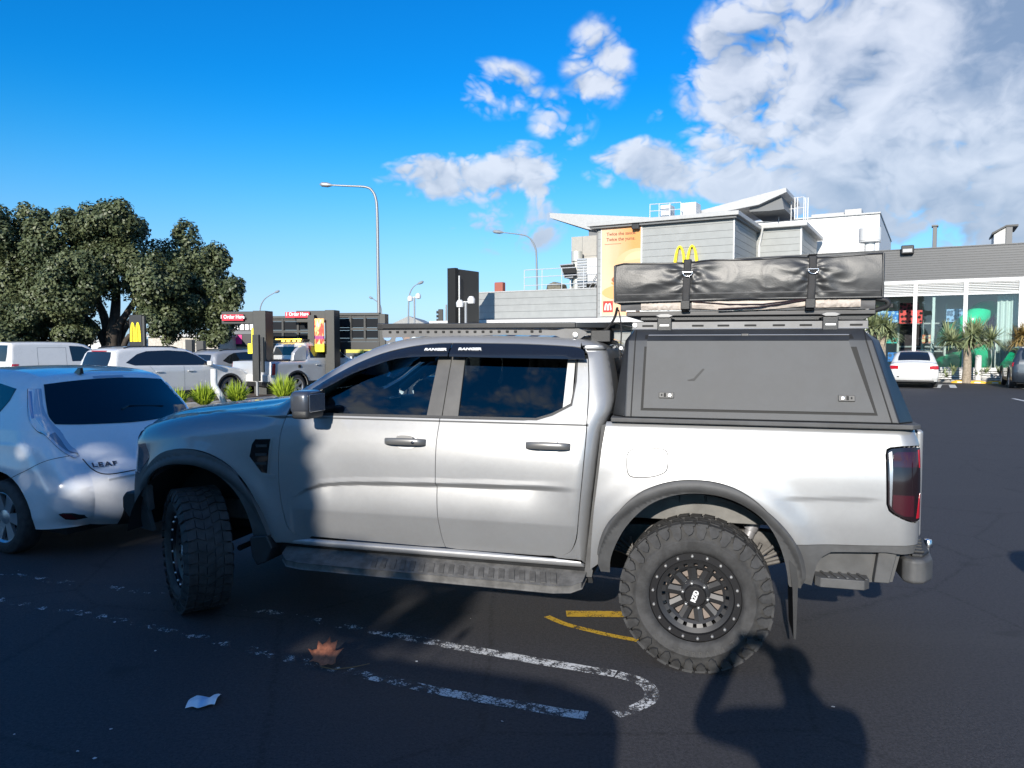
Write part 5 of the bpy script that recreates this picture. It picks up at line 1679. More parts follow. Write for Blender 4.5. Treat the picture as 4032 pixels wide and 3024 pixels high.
for yy in (-.52, -.27, .0, .25):
    rbox((.53, yy, 1.885), (.035, .085, .03), .8, 8).build('spot_lamp', M_YLAMP, ute2, smooth=180)

# ---- white sedan by the play room
SED_SIL = [(3.45, .25), (3.52, .45), (3.5, .66), (3.3, .82), (2.6, .95), (2.05, 1.02), (1.5, 1.32), (1.15, 1.44), (.6, 1.48), (.1, 1.45), (-.2, 1.36), (-.62, 1.10), (-.72, 1.05), (-.98, 1.03), (-1.06, .95), (-1.08, .75), (-1.08, .45), (-1.0, .28)]
p = at(1973, 830, 30.4)
hd = atan2(.885, .466)
sed, SDB = make_car('sedan', 'white sedan parked facing the play room windows, red tail lamps towards the camera', SED_SIL, .88, .95, 1.48, 2.60, .31, M_WHITE, [[(-.35, 1.08), (.0, 1.0), (1.75, 1.0), (1.40, 1.28), (1.1, 1.36), (.5, 1.39), (.1, 1.36)]], loc=(p.x + cos(hd) * 1.05, p.y + sin(hd) * 1.05, 0), rz=hd,
         windscreen=((2.0, 1.05), (1.2, 1.42)), rearglass=((.05, 1.43), (-.60, 1.12)), tail=[(-.86, .92), (-1.05, .91), (-1.07, .77), (-.97, .77)], head=[(3.0, .86), (3.4, .7), (3.2, .68)], zb=.25)
for s_ in (1, -1):
    MB().xy([(-1.105, s_ * .56), (-1.09, s_ * .56), (-1.02, s_ * .82), (-1.07, s_ * .80)], .77, .91).build('tail_lamp_inner', M_RED, sed, bevel=.02)
MB().box(-1.125, -1.11, -.19, .19, .74, .86).build('number_plate', mat('plate_white', (.7, .7, .68), .5), sed)
MB().box(-1.13, -1.08, -.72, .72, .25, .33).build('lower_bumper_trim', M_CARBLK, sed, bevel=.02)
MB().box(-1.12, -1.10, .52, .60, .45, .49).build('tow_eye_cover', M_CARBLK, sed)

# ---- dark car at the right edge of the view
p = at(2207, 832, 28.8)
dk_, _ = make_car('suv', 'dark blue suv at the right edge, parked by the play room corner', SUV_SIL, .95, 1.12, 1.69, 2.81, .37, M_DARKCAR, [suv_win], loc=(p.x + 1.55, p.y + 1.4, 0), rz=hd, clad=True, windscreen=((2.22, 1.21), (1.5, 1.61)), rearglass=((-.82, 1.54), (-.97, 1.17)), tail=[(-.62, 1.02), (-.98, 1.06), (-.99, .90), (-.80, .93)], zb=.27)
# ---- suv beside the photographer: only its shadow shows; paint kept pale to bounce light
BIG_SIL = [(x * 1.02, z * 1.09) for x, z in SUV_SIL]
blk, _ = make_car('suv', 'light coloured suv parked just left of the photographer, casting the long shadow', BIG_SIL, .95, 1.22, 1.84, 2.86, .40, mat('light_car_paint', (.62, .62, .61), .35, coat=.6), [], loc=(-1.86, -1.20, 0), rz=pi - RAD(15), clad=True, windscreen=((2.27, 1.32), (1.5, 1.75)), rearglass=((-.83, 1.68), (-.99, 1.28)), cell=.12)
MB().tube([(.35, .45, 1.82), (.30, .45, 2.42)], [.008, .004], 6).lathe([(0, -.05), (.022, -.03), (.022, .03), (0, .05)], 10, axis='z', c=(.30, .45, 2.40)).build('whip_antenna', M_GLOSSB, blk)

# ================================================================== restaurant and its surroundings
P0 = (23.7, 35.0)
EX, EY = .875, -.485
BRZ = atan2(EY, EX)
def lx(xd, dd=0.):
    """distance along the frontage (local x) of photo column xd in the plane dd metres behind the frontage"""
    r = (xd - 1106) / 1630.
    return (r * (P0[1] + .875 * dd) - P0[0] - .485 * dd) / (.875 + .485 * r)
def lY(s, dd=0.):
    return P0[1] + EY * s + .875 * dd
def lz(yd, s, dd=0.):
    return CAM_H + (742.3 - yd) / 1630. * lY(s, dd)
def z5(X_, Y_): return ((2100 + X_ / 1.4747) / 1.82278, (700 + Y_ / 1.4747) / 1.82278)
def z6(X_, Y_): return ((3300 + X_ / 1.952) / 1.82278, (800 + Y_ / 1.952) / 1.82278)
def z4(X_, Y_): return ((1700 + X_ / 2.37) / 1.82278, (700 + Y_ / 2.37) / 1.82278)
def loc_pt(q, dd=0.):
    s = lx(q[0], dd)
    return s, lz(q[1], s, dd)
def bthing(name, label, cat, group=None):
    return thing(name, label, cat, (P0[0], P0[1], 0), BRZ, group)
M_GREYB = mat('grey_weatherboard', (.30, .31, .305), .6, var=.06, vs=2)
M_LGREY = mat('light_grey_trim', (.42, .42, .415), .5, var=.05)
M_WALLW = mat('white_wall', (.74, .735, .72), .6, var=.04, vs=1)
M_FASC = mat('dark_grey_cladding', (.092, .094, .098), .5, metal=.2, var=.08, vs=2)
M_WTRIM = mat('white_aluminium', (.66, .66, .65), .4)
M_BEIGEW = mat('beige_panel_wall', (.38, .36, .32), .7, var=.05)
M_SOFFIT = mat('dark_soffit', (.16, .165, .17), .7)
M_ROOFG = mat('grey_roofing', (.30, .30, .29), .6, var=.1)
M_STEEL = mat('galvanised_steel', (.45, .46, .47), .45, metal=.6)
M_WGLASS = glass_mat('shop_glass', (.90, .94, .93), .7)

rest = bthing('restaurant', 'grey weatherboard restaurant with a sign tower and a glazed play room', 'building')
S_L = lx(1015); S_T0 = lx(1287); S_T1 = lx(1580); S_R = 7.0
Z_T = 8.72
def boards(b, s0, s1, y, z0, z1, pitch=.40, th=.05):
    z = z0
    while z < z1 - .02:
        zt = min(z1, z + pitch - .014)
        b.box(s0, s1, y, y + th, z, zt)
        z += pitch
# tower
tw = MB()
boards(tw, S_T0 + .1, S_T1, 0, 0, Z_T)
tw.build('tower_wall', M_GREYB, rest)
MB().box(S_T0, S_T1 - .02, .052, 6.0, 0, Z_T - .01).build('tower_core', mat('joint_grey', (.20, .20, .20), .7), rest)
rt = MB()
z = 0
while z < Z_T - .05:
    rt.box(S_T1 - .02, S_T1 + .03, .06, 6.0, z, z + .382); z += .40
rt.build('tower_side_wall', M_GREYB, rest)
MB().box(S_T1 - .01, S_T1 + .06, -.03, .06, 0, Z_T).build('corner_trim', M_WTRIM, rest)
MB().box(S_T0 - .45, S_T1 + .35, -.45, 6.3, Z_T + .004, Z_T + .24).build('tower_eave', M_LGREY, rest, bevel=.03)
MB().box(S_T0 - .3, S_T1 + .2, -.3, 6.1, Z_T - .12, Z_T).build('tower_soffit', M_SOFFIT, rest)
MB().tube([(S_T1 + .45, 5.6, Z_T + .05), (S_T1 + .3, 5.9, Z_T - .5), (S_T1 + .2, 6.0, Z_T - .9), (S_T1 + .2, 6.0, 3)], .06, 8).build('downpipe', M_WTRIM, rest)
# second, lower block set back
d2 = 6.2
s20, s21 = lx(1645, d2), lx(1724, d2)
zt2 = lz(492, s21, d2)
b2 = MB(); boards(b2, s20 - 1.5, s21, d2, 3, zt2)
b2.build('rear_block_wall', M_GREYB, rest)
sw_ = MB(); z = 3
while z < zt2 - .05:
    sw_.box(s21 - .02, s21 + .03, d2 + .06, d2 + 7, z, z + .382); z += .40
sw_.build('rear_block_side', M_GREYB, rest)
MB().box(s20 - 1.4, s21 - .02, d2 + .06, d2 + 7, 3, zt2 - .01).build('rear_block_core', mat('joint_grey'), rest)
MB().box(s21 - .02, s21 + .07, d2 - .04, d2 + .06, 3, zt2).build('corner_trim', M_WTRIM, rest)
MB().box(s20 - 1.6, s21 + .4, d2 - .4, d2 + 7.3, zt2 + .004, zt2 + .24).build('rear_block_eave', M_LGREY, rest, bevel=.03)
# low wing to the left
zl0, zl1 = 3.42, 5.08
wl = MB(); boards(wl, S_L, S_T0, 0, zl0, zl1, .42)
wl.build('low_wing_wall', M_GREYB, rest)
MB().box(S_L - .02, S_T0, .055, 9, 0, zl1 - .03).build('low_wing_core', mat('joint_grey'), rest)
MB().box(S_L - .1, S_T0, -.04, .3, zl1 + .003, zl1 + .07).build('parapet_cap', M_LGREY, rest)
MB().box(S_L - .05, S_T0, -.03, .03, zl0 - .12, zl0 - .004).build('wing_flashing', M_SOFFIT, rest)
MB().box(S_L - 2.2, S_T1 + .5, -1.5, -.06, 3.02, 3.28).build('drive_through_awning', M_WTRIM, rest, bevel=.02)
aw = MB()
for s in (S_L - 1.5, S_L + 5, S_T0 + 1.2): aw.box(s, s + .2, -1.4, -1.2, 0, 3.02)
aw.build('awning_posts', M_WTRIM, rest)
MB().box(S_T0 + 2.2, S_T1 - 1, -.05, -.005, .9, 2.7).build('front_window', M_CGLASS, rest)
# beige service block and roof wings
s0, s1 = lx(1233, 3.2), lx(1300, 3.2)
MB().box(s0, s1 + .5, 3.2, 8, 4.5, lz(514, s0, 3.2)).build('service_block', M_BEIGEW, rest)
cr = MB()
for q in (1.3, 2.6): cr.box(s0 - .01, s1, 3.19, 3.21, lz(514, s0, 3.2) - q, lz(514, s0, 3.2) - q + .02)
for q in (.35, .8): cr.box(s0 + (s1 - s0) * q, s0 + (s1 - s0) * q + .02, 3.19, 3.21, 4.5, lz(514, s0, 3.2))
cr.build('panel_joints', M_SOFFIT, rest)
dW = 5.0
pl = [loc_pt(q, dW) for q in ((1186, 463), (1187, 473), (1266, 497), (1300, 502), (1400, 500), (1400, 472))]
MB().xz(pl, dW, dW + 4.5).build('left_roof_wing', [M_LGREY], rest)
pl2 = [loc_pt(q, dW - .01) for q in ((1187, 474), (1266, 498), (1310, 503), (1310, 490))]
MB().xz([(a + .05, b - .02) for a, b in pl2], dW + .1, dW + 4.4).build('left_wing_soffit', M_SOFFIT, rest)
s_ = lx(1266, dW)
MB().box(s_, s_ + 1.6, dW + .3, dW + 4, Z_T - 2, lz(495, s_, dW)).build('wing_support', M_SOFFIT, rest)
dR = 4.2
pr_ = [loc_pt(z5(*q), dR) for q in ((800, 240), (1447, 68), (1450, 92), (1290, 165), (1090, 205))]
MB().xz(pr_, dR, dR + 5.0).build('right_roof_wing', M_LGREY, rest)
pr2 = [loc_pt(z5(*q), dR + .4) for q in ((1240, 180), (1330, 150), (1420, 112), (1440, 190), (1350, 200), (1240, 205))]
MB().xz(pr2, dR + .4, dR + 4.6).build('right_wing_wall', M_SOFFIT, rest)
# play room
S_P0 = S_T1 + .06
zf0, zf1 = 4.89, 6.40
fs_ = MB()
pit = .115
prof = []
z = zf0
while z < zf1:
    prof += [(-.02, z), (-.02, z + pit * .62), (.0, z + pit * .68), (.0, z + pit * .96)]
    z += pit
prof = [(a, min(zf1, b)) for a, b in prof] + [(.25, zf1), (.25, zf0)]
fs_.yz(prof, S_P0, -.06)
fs_.build('ribbed_fascia', M_FASC, rest)
MB().yz(prof, .0, S_R).build('ribbed_fascia', M_FASC, rest)
MB().box(S_P0, S_R, -.05, .3, zf1 + .003, zf1 + .05).build('fascia_cap', M_FASC, rest)
MB().box(S_P0, S_R, .26, 9, zf1 - .5, zf1 - .02).build('play_room_roof', M_ROOFG, rest)
fr = MB()
fr.box(S_P0, S_R, -.02, .16, zf0 - .17, zf0 - .005)
fr.box(S_P0, S_R, .0, .14, 4.13, 4.22)
fr.box(S_P0, S_R, .0, .14, .60, .66)
posts = [lx(1973), lx(2081.5), lx(2081.5) - 2 * (lx(2081.5) - lx(1973)), 2.3, 4.6]
for s in posts: fr.box(s - .085, s + .085, -.03, .14, .05, zf0 - .175)
fr.box(lx(2196), .05, -.05, .2, .05, zf0 - .175)
fr.build('white_frames', M_WTRIM, rest)
lv = MB()
allp = sorted(posts + [-.18])
for i in range(6):
    z = 4.25 + i * .083
    lv.add([(S_P0, .0, z), (-.2, .0, z), (-.2, .09, z + .06), (S_P0, .09, z + .06), (S_P0, .01, z - .012), (-.2, .01, z - .012), (-.2, .10, z + .048), (S_P0, .10, z + .048)], [(0, 1, 2, 3), (7, 6, 5, 4), (0, 4, 5, 1), (3, 2, 6, 7)])
lv.build('louvre_slats', M_WTRIM, rest)
lv = MB()
for i in range(5):
    z = .08 + i * .108
    lv.box(S_P0, S_R, .02, .07, z, z + .074)
lv.build('base_slats', M_WTRIM, rest)
MB().box(S_P0, S_R, .15, .2, 0, .6).build('base_wall', M_FASC, rest)
MB().box(S_P0, S_R, .06, .075, .66, 4.13).build('window_glass', M_WGLASS, rest)
M_ROOM = mat('room_wall', (.55, .56, .55), .9)
MB().box(S_P0, S_R, 7.0, 7.1, 0, 5.6).build('room_back_wall', M_ROOM, rest)
MB().box(S_P0 - .05, S_P0, .2, 7, 0, 5.6).box(S_R, S_R + .1, 0, 9, 0, zf1 - .03).build('room_side_walls', M_ROOM, rest)
MB().box(S_P0, S_R, .2, 7, .0, .05).build('room_floor', mat('room_floor', (.32, .33, .34), .8), rest)
MB().box(S_P0, S_R, .3, 7, 4.6, 4.65).build('room_ceiling', M_ROOM, rest)
cur = MB().grid(lambda u, v: (lx(2150, .8) + u * 1.4, .8 + .06 * sin(u * 40), .7 + 3.4 * v), lin(0, 1, 40), lin(0, 1, 2))
cur.build('room_curtain', mat('pale_green_mullion', (.50, .58, .56), .6), rest, smooth=180)
tg_ = MB()
for xd in (1990, 2004): pass
s = lx(z6(722, 0)[0], .3)
MB().box(s - .06, s + .06, .2, .32, .66, 4.1).build('inner_mullion', mat('pale_green_mullion'), rest)

# ---- things on and in front of the building
ps = bthing('poster', 'tall orange burger poster on the sign tower of the restaurant', 'sign')
a0, z_b = loc_pt(z5(394, 802)); a1 = lx(z5(622, 0)[0]); z_t = lz(z5(0, 290)[1], a0)
MB().box(a0 - .05, a1 + .06, -.07, -.002, z_b - .02, z_t + .06).build('backing_board', M_WTRIM, ps)
def poster_mat():
    m = bpy.data.materials.new('poster_print'); m.use_nodes = True
    k = N(m.node_tree); b = m.node_tree.nodes['Principled BSDF']
    co = k.node('ShaderNodeTexCoord').outputs['Generated']
    sx_ = k.node('ShaderNodeSeparateXYZ', i_0=co)
    nz = k.noise(co, 2.2, 3)
    f = k.m('ADD', sx_.outputs[0], k.m('MULTIPLY', k.m('SUBTRACT', nz, .5), .5))
    c = k.mix(k.sstep(f, .05, .85), (.74, .46, .30), (.72, .30, .09))
    c = k.mix(k.m('MULTIPLY', k.sstep(sx_.outputs[2], .72, .35), .45), c, (.76, .54, .36))
    k.set(b.inputs['Base Color'], c)
    b.inputs['Roughness'].default_value = .45
    return m
MB().box(a0, a1 - .03, -.078, -.072, z_b, z_t - .02).build('printed_sheet', poster_mat(), ps)
pw, ph = a1 - a0, z_t - z_b
M_BROWN = mat('brown_print', (.20, .07, .03), .6)
PL = frame((a0 + pw * .50, -.080, z_b + ph * .905), (1, 0, 0), (0, 0, 1), (0, -1, 0))
text('poster_lettering', 'Twice the sauce.', .27, PL, M_BROWN, ps, .006, .006, 1.0)
PL = frame((a0 + pw * .49, -.080, z_b + ph * .845), (1, 0, 0), (0, 0, 1), (0, -1, 0))
text('poster_lettering', 'Twice the yums.', .27, PL, M_BROWN, ps, .006, .006, 1.0)
MB().box(a0 + pw * .08, a0 + pw * .50, -.082, -.079, z_b + ph * .793, z_b + ph * .798).build('small_print', M_BROWN, ps)
def ell(cx, cz, rx, rz_, y, k=28, lo=0, hi=2 * pi):
    return [(cx + rx * cos(t), cz + rz_ * sin(t)) for t in lin(lo, hi, k)]
def disc(nm, pts, y, m):
    pts = [(min(a1 - .035, max(a0 + .005, x)), z) for x, z in pts]
    MB().xz(pts, y, y - .004).build(nm, m, ps)
disc('bun_top', ell(a0 + pw * .92, z_b + ph * .50, pw * .62, ph * .235, 0, 24, 0, pi), -.079, mat('bun_print', (.66, .42, .22), .5))
disc('bun_shine', ell(a0 + pw * .95, z_b + ph * .60, pw * .36, ph * .10, 0, 24, .2, pi), -.084, mat('bun_shine_print', (.74, .52, .27), .5))
disc('patty', ell(a0 + pw * .92, z_b + ph * .40, pw * .66, ph * .075, 0, 24, 0, 2 * pi), -.089, mat('patty_print', (.36, .14, .06), .5))
disc('sauce', ell(a0 + pw * .85, z_b + ph * .37, pw * .60, ph * .06, 0, 24, pi, 2 * pi), -.094, mat('sauce_print', (.80, .30, .08), .5))
disc('bun_bottom', ell(a0 + pw * .90, z_b + ph * .26, pw * .88, ph * .10, 0, 24, 0, 2 * pi), -.099, mat('bun_base_print', (.70, .38, .15), .5))
rs0 = a0 + pw * .05; rsz = z_b + ph * .04
MB().box(rs0, rs0 + .62, -.088, -.079, rsz, rsz + .66).build('red_square', mat('sign_red', (.72, .04, .03), .45), ps)
def arches(b, c0, zb_, wd, ht, th, y0, y1):
    """two tall joined arches"""
    for k in (0, 1):
        cx = c0 + wd * (.25 + .5 * k)
        K = 26
        rx, r2 = wd * .27, wd * .27 - th
        o = [(cx + rx * cos(t), zb_ + ht * max(0, sin(t)) ** .80) for t in lin(0, pi, K)]
        i = [(cx + r2 * cos(t), zb_ + (ht - th * .62) * max(0, sin(t)) ** .80) for t in lin(0, pi, K)]
        vs = [(x, y0, z) for x, z in o] + [(x, y0, z) for x, z in i] + [(x, y1, z) for x, z in o] + [(x, y1, z) for x, z in i]
        fs = []
        for q in range(K - 1):
            fs += [(q, q + 1, K + q + 1, K + q), (2 * K + q, 3 * K + q, 3 * K + q + 1, 2 * K + q + 1), (q, 2 * K + q, 2 * K + q + 1, q + 1), (K + q, K + q + 1, 3 * K + q + 1, 3 * K + q)]
        b.add(vs, fs)
    return b
arches(MB(), rs0 + .10, rsz + .12, .42, .42, .075, -.094, -.0885).build('poster_emblem', mat('white_print', (.82, .82, .8), .5), ps)
ms = bthing('arches_sign', 'yellow double arch sign on the grey weatherboard tower, rising behind the rooftop tent', 'sign')
ac, az_ = loc_pt(z5(812, 402))
ac1 = lx(z5(954, 0)[0])
arches(MB(), ac, az_ - 2.0, ac1 - ac, 2.0, .17, -.22, -.06).build('arches', mat('sign_yellow', (.95, .72, .02), .35), ms, smooth=30)
MB().box(ac + .2, ac1 - .2, -.06, -.005, az_ - 1.6, az_ - 1.5).build('mounting_rail', M_STEEL, ms)
fl1 = bthing('floodlight', 'small black floodlight above the poster on the tower', 'floodlight')
q = loc_pt(z5(597, 290))
MB().box(q[0] - .22, q[0] + .22, -.42, -.12, q[1] - .2, q[1] + .12).build('lamp_body', M_CARBLK, fl1, bevel=.05)
MB().tube([(q[0], -.25, q[1]), (q[0], .0, q[1] + .2)], .03, 6).build('bracket', M_CARBLK, fl1)
fl2 = bthing('floodlight', 'small black floodlight on top of the ribbed play room fascia', 'floodlight')
q = loc_pt(z6(510, 368))
MB().box(q[0] - .28, q[0] + .28, -.35, .0, q[1] - .20, q[1] + .22).build('lamp_body', M_CARBLK, fl2, bevel=.05)
MB().box(q[0] - .2, q[0] + .2, -.36, -.345, q[1] - .12, q[1] + .04).build('lamp_face', mat('lamp_grey', (.4, .4, .4), .3), fl2)
# roof plant
def unit(name, label, cat, c0, c1, dd, depth, m, grille=True):
    t = bthing(name, label, cat, None)
    s0, zt = loc_pt(z5(*c0), dd); s1, zb_ = loc_pt(z5(*c1), dd)
    MB().box(s0, s1, dd, dd + depth, zb_ - .3, zt).build('housing', m, t, bevel=.03)
    if grille:
        g = MB()
        for i in range(5):
            zz_ = zb_ + (zt - zb_) * (.15 + i * .16)
            g.box(s0 + (s1 - s0) * .15, s1 - (s1 - s0) * .15, dd - .02, dd - .004, zz_, zz_ + .03)
        g.build('grille', M_STEEL, t)
    return t
unit('air_conditioner', 'small white air conditioner on the tower roof, left of the larger one', 'air conditioner', (727, 168), (785, 232), 2.2, .9, M_WTRIM)
unit('air_conditioner', 'larger white air conditioner on the tower roof beside the sloping roof wing', 'air conditioner', (845, 156), (932, 215), 2.6, 1.1, M_WTRIM)
def railing(name, label, pts, dd, heights, posts_at):
    t = bthing(name, label, 'railing')
    b = MB()
    s0, z0 = pts[0]; s1, z1 = pts[1]
    for h in heights: b.tube([(s0, dd, z0 + h), (s1, dd, z1 + h)], .028, 6)
    for f in posts_at:
        s = s0 + (s1 - s0) * f; z = z0 + (z1 - z0) * f
        b.tube([(s, dd, z - .1), (s, dd, z + heights[0])], .028, 6)
    b.build('rails', mat('painted_rail', (.62, .63, .64), .45, metal=.3), t)
    return t
a = loc_pt(z5(668, 236), 1.6); c = loc_pt(z5(845, 225), 1.6)
railing('roof_railing', 'thin white guard rail round the air conditioners on the tower roof', (a, c), 1.6, (.75, .35), (0, .3, .65, 1))
a = loc_pt(z4(862, 1045), 1.2); c = loc_pt(z4(1576, 1015), 1.2)
railing('roof_railing', 'long grey guard rail on the low left wing roof', (a, c), 1.2, (1.25, .78, .25), (0, .24, .5, .78, 1))
a = loc_pt(z5(1408, 262), 7.0); c = loc_pt(z5(1552, 248), 7.0)
t = railing('roof_railing', 'white ladder cage and guard rail below the tip of the roof wing', (a, c), 7.0, (1.35, .7), (0, .5, 1))
lc = MB()
for X_ in (1500, 1515, 1562, 1575):
    s, zb_ = loc_pt(z5(X_, 250), 7.0); zt = lz(z5(0, 125)[1], s, 7.0)
    lc.tube([(s, 7.0, zb_), (s, 7.0, zt)], .035, 6)
lc.build('ladder', M_WTRIM, t)
a, zb_ = loc_pt(z5(1350, 200), 6.9); c, zt = loc_pt(z5(1438, 180), 6.9)
MB().tube([(a, 6.9, zb_ + .1), (c, 6.9, zt + .1)], .05, 6).build('handrail', M_WTRIM, t)
# things on the low wing roof
bx = bthing('exhaust_cowl', 'dark open metal exhaust cowl on a bracket above the low wing roof', 'exhaust')
s0, zt = loc_pt(z4(1185, 815), 2.0); s1, zb_ = loc_pt(z4(1312, 935), 2.0)
MB().xz([(s0, zt), (s1, zt + .05), (s1, zb_), (s0 + .35, zb_)], 2.0, 3.0).build('cowl', M_STEEL, bx, bevel=.02)
MB().xz([(s0 + .08, zt - .05), (s0 + 1.1, zt - .03), (s0 + 1.25, zb_ + .08), (s0 + .42, zb_ + .06)], 1.985, 1.998).build('cowl_opening', M_SEAL, bx)
MB().tube([(s0 + .6, 2.4, zb_), (s0 + .6, 2.4, zl1)], .05, 8).build('cowl_leg', M_STEEL, bx)
ac3 = bthing('air_handler', 'white louvred air handling unit on the low wing roof beside the poster', 'air conditioner')
s0, zt = loc_pt(z4(1350, 760), 2.2); s1 = lx(z4(1580, 0)[0], 2.2)
MB().box(s0, s1, 2.2, 3.2, zl1 + .5, zt).build('housing', M_WTRIM, ac3, bevel=.03)
g = MB()
k = 0
z = zl1 + .3
while z < zt - .1:
    g.box(s0 + .02, s0 + .7, 2.12, 2.19, z, z + .10); z += .17
g.build('louvres', M_STEEL, ac3)
for i in range(3):
    pass
MB().tube([(s0 + .8, 2.0, zl1), (s1 - .1, 2.0, zl1 + 1.3)], .03, 6).tube([(s0 + 1.2, 1.95, zl1), (s1 - .0, 1.95, zl1 + .9)], .03, 6).build('stair_rail', M_STEEL, ac3)
fl = bthing('flue', 'round galvanised flue with a cap beside the beige service block', 'flue')
s, zt = loc_pt(z4(1348, 695), 2.6)
MB().lathe([(0, zt), (.36, zt), (.36, zt - .62), (.24, zt - .66), (.24, zl1), (.0, zl1)], 20, axis='z', c=(s, 2.6, 0)).build('flue_pipe', mat('pale_flue', (.55, .55, .5), .45, metal=.3), fl, smooth=40)
sk = bthing('roof_vent', 'dark pitched roof vent on the low wing roof under the guard rail', 'vent')
s0, z0 = loc_pt(z4(1062, 1035), 2.4); s1 = lx(z4(1205, 0)[0], 2.4); zt = lz(z4(0, 975)[1], s0, 2.4)
MB().xz([(s0, z0 - .2), (s0 + .1, z0 + .25), ((s0 + s1) / 2, zt), (s1 - .1, z0 + .25), (s1, z0 - .2)], 2.4, 3.4).build('vent_hood', mat('mossy_metal', (.14, .13, .10), .8, var=.3), sk)
rbx = bthing('roof_box', 'small rusty red box standing on the low wing parapet', 'box')
s0, zt = loc_pt(z4(582, 978), .2); s1 = lx(z4(660, 0)[0], .2)
MB().box(s0, s1, .2, .6, zl1 - .02, zt).build('box_body', mat('rusty_red', (.33, .10, .07), .6), rbx, bevel=.05)
# white warehouse behind, flues and chimneys
wh = bthing('warehouse', 'plain white warehouse with a sloping end behind the grey tower', 'building')
dw = 14.
s0, zt = loc_pt(z5(1540, 218), dw); s1 = lx(z5(1985, 0)[0], dw); s1b = lx(z5(2078, 0)[0], dw + 6)
zt = lz(z5(0, 216)[1], s1, dw)
MB().box(s0 - 4, s1, dw, dw + 16, 0, zt).build('wall', M_WALLW, wh)
MB().box(s0 - 4, s1 + .1, dw - .15, dw + 16, zt + .003, zt + .10).build('roof_edge', M_LGREY, wh)
MB().box(s1 + .002, s1 + .05, dw, dw + 16, 0, zt).build('end_wall', mat('white_end_wall', (.72, .72, .71), .6), wh)
s2 = lx(z5(1780, 0)[0], dw); s3 = lx(z5(1880, 0)[0], dw)
MB().box(s2, s3, dw + .6, dw + 2, zt + .1, zt + .55).box(s2 - 2.2, s3 - 1, dw + 1, dw + 3, zt + .1, zt + .45).build('roof_plant', M_LGREY, wh, bevel=.05)
for (X_, nm, lab) in ((1936, 'vent_pipe', 'white vent pipe with a wide cap in front of the white warehouse'),):
    v_ = bthing(nm, lab, 'vent')
    s, zt_ = loc_pt(z5(X_, 300), 9.)
    zb_ = lz(z5(0, 380)[1], s, 9.)
    MB().lathe([(0, zt_), (.62, zt_), (.62, zt_ - .75), (.58, zt_ - .78), (.62, zt_ - .8), (.62, zb_), (.30, zb_ - .05), (.30, zb_ - 4), (0, zb_ - 4)], 24, axis='z', c=(s, 9., 0)).build('cap_and_pipe', M_WTRIM, v_, smooth=35)
cm = bthing('chimney', 'slim grey chimney post on the play room roof', 'chimney')
s0, zt = loc_pt(z6(697, 188), 5.); s1 = lx(z6(730, 0)[0], 5.)
MB().box(s0, s1, 5, 5.5, zf1 - .4, zt).build('shaft', M_FASC, cm, bevel=.02)
MB().box(s0 - .06, s1 + .06, 4.94, 5.56, zt + .003, zt + .08).build('cap', M_FASC, cm)
ch2 = bthing('chimney', 'wide pale chimney housing with a dark sloping cap on the play room roof', 'chimney')
s0 = lx(z6(1165, 0)[0], 5.); s1 = lx(z6(1255, 0)[0], 5.); s2 = lx(z6(1303, 0)[0], 5.)
zt = lz(z6(0, 175)[1], s2, 5.); zl = lz(z6(0, 235)[1], s0, 5.)
MB().xz([(s0, zf1 - .4), (s0, zl - .1), (s1, zt - .1), (s1, zf1 - .4)], 5, 7).build('housing', M_LGREY, ch2)
MB().box(s1 + .003, s2, 4.9, 7.2, zf1 - .4, zt - .1).build('housing_front', M_FASC, ch2)
MB().xz([(s0 - .1, zl - .1), (s0 - .1, zl), (s1, zt), (s2 + .25, zt), (s2 + .25, zt - .1), (s1, zt - .09)], 4.85, 7.3).build('cap', M_CARBLK, ch2)

# play equipment
M_SLIDE = mat('green_slide_plastic', (.02, .62, .33), .28, coat=.4)
sl1 = bthing('tube_slide', 'bright green tube slide curling through the glazed play room', 'slide')
def bp_(X_, Y_, dd):
    s, z = loc_pt(z6(X_, Y_), dd)
    return Vector((s, dd, z))
up_ = catmull([bp_(1140, 825, 3.2), bp_(1085, 845, 2.2), bp_(1010, 910, 1.7), bp_(930, 960, 2.1), bp_(850, 1000, 3.2), bp_(820, 1060, 4.2)], 6)
MB().tube(up_, .52, 20).build('upper_tube', M_SLIDE, sl1, smooth=60)
lo_ = catmull([bp_(1110, 1175, 1.7), bp_(1060, 1185, 1.9), bp_(980, 1220, 2.4), bp_(880, 1240, 3.0), bp_(830, 1255, 3.6)], 6)
MB().tube(lo_, [.70] * 4 + [.62] * (len(lo_) - 4), 22).build('lower_tube', M_SLIDE, sl1, smooth=60)
MB().tube([bp_(1140, 905, 2.6), bp_(1185, 905, 2.6)], .5, 12).build('end_panel', mat('pink_panel', (.55, .10, .25), .5), sl1)
pf = bthing('climbing_frame', 'indoor climbing frame with red and blue spotted panels behind the glass', 'climbing frame')
def dots(name, label, c0, c1, dd, m, md, rows, cols_, rr=.075):
    a = bp_(*c0, dd); b_ = bp_(*c1, dd)
    t = MB().box(a.x, b_.x, dd, dd + .08, min(a.z, b_.z), max(a.z, b_.z)).build('panel', m, pf)
    t['label'] = label
    b = MB()
    rnd = random.Random(sum(map(ord, label)))
    for i in range(cols_):
        for j in range(rows):
            x = a.x + (b_.x - a.x) * ((i + .5) / cols_) + rnd.uniform(-.06, .06); z = a.z + (b_.z - a.z) * ((j + .5) / rows) + rnd.uniform(-.06, .06)
            r = rr * rnd.uniform(.6, 1.15)
            b.add([(x + r * cos(q), dd - .004, z + r * sin(q)) for q in lin(0, 2 * pi, 15)[:-1]], [tuple(range(14))])
    b.build('holes', md, t)
    return t
M_HOLE = mat('hole_black', (.02, .008, .01), .8)
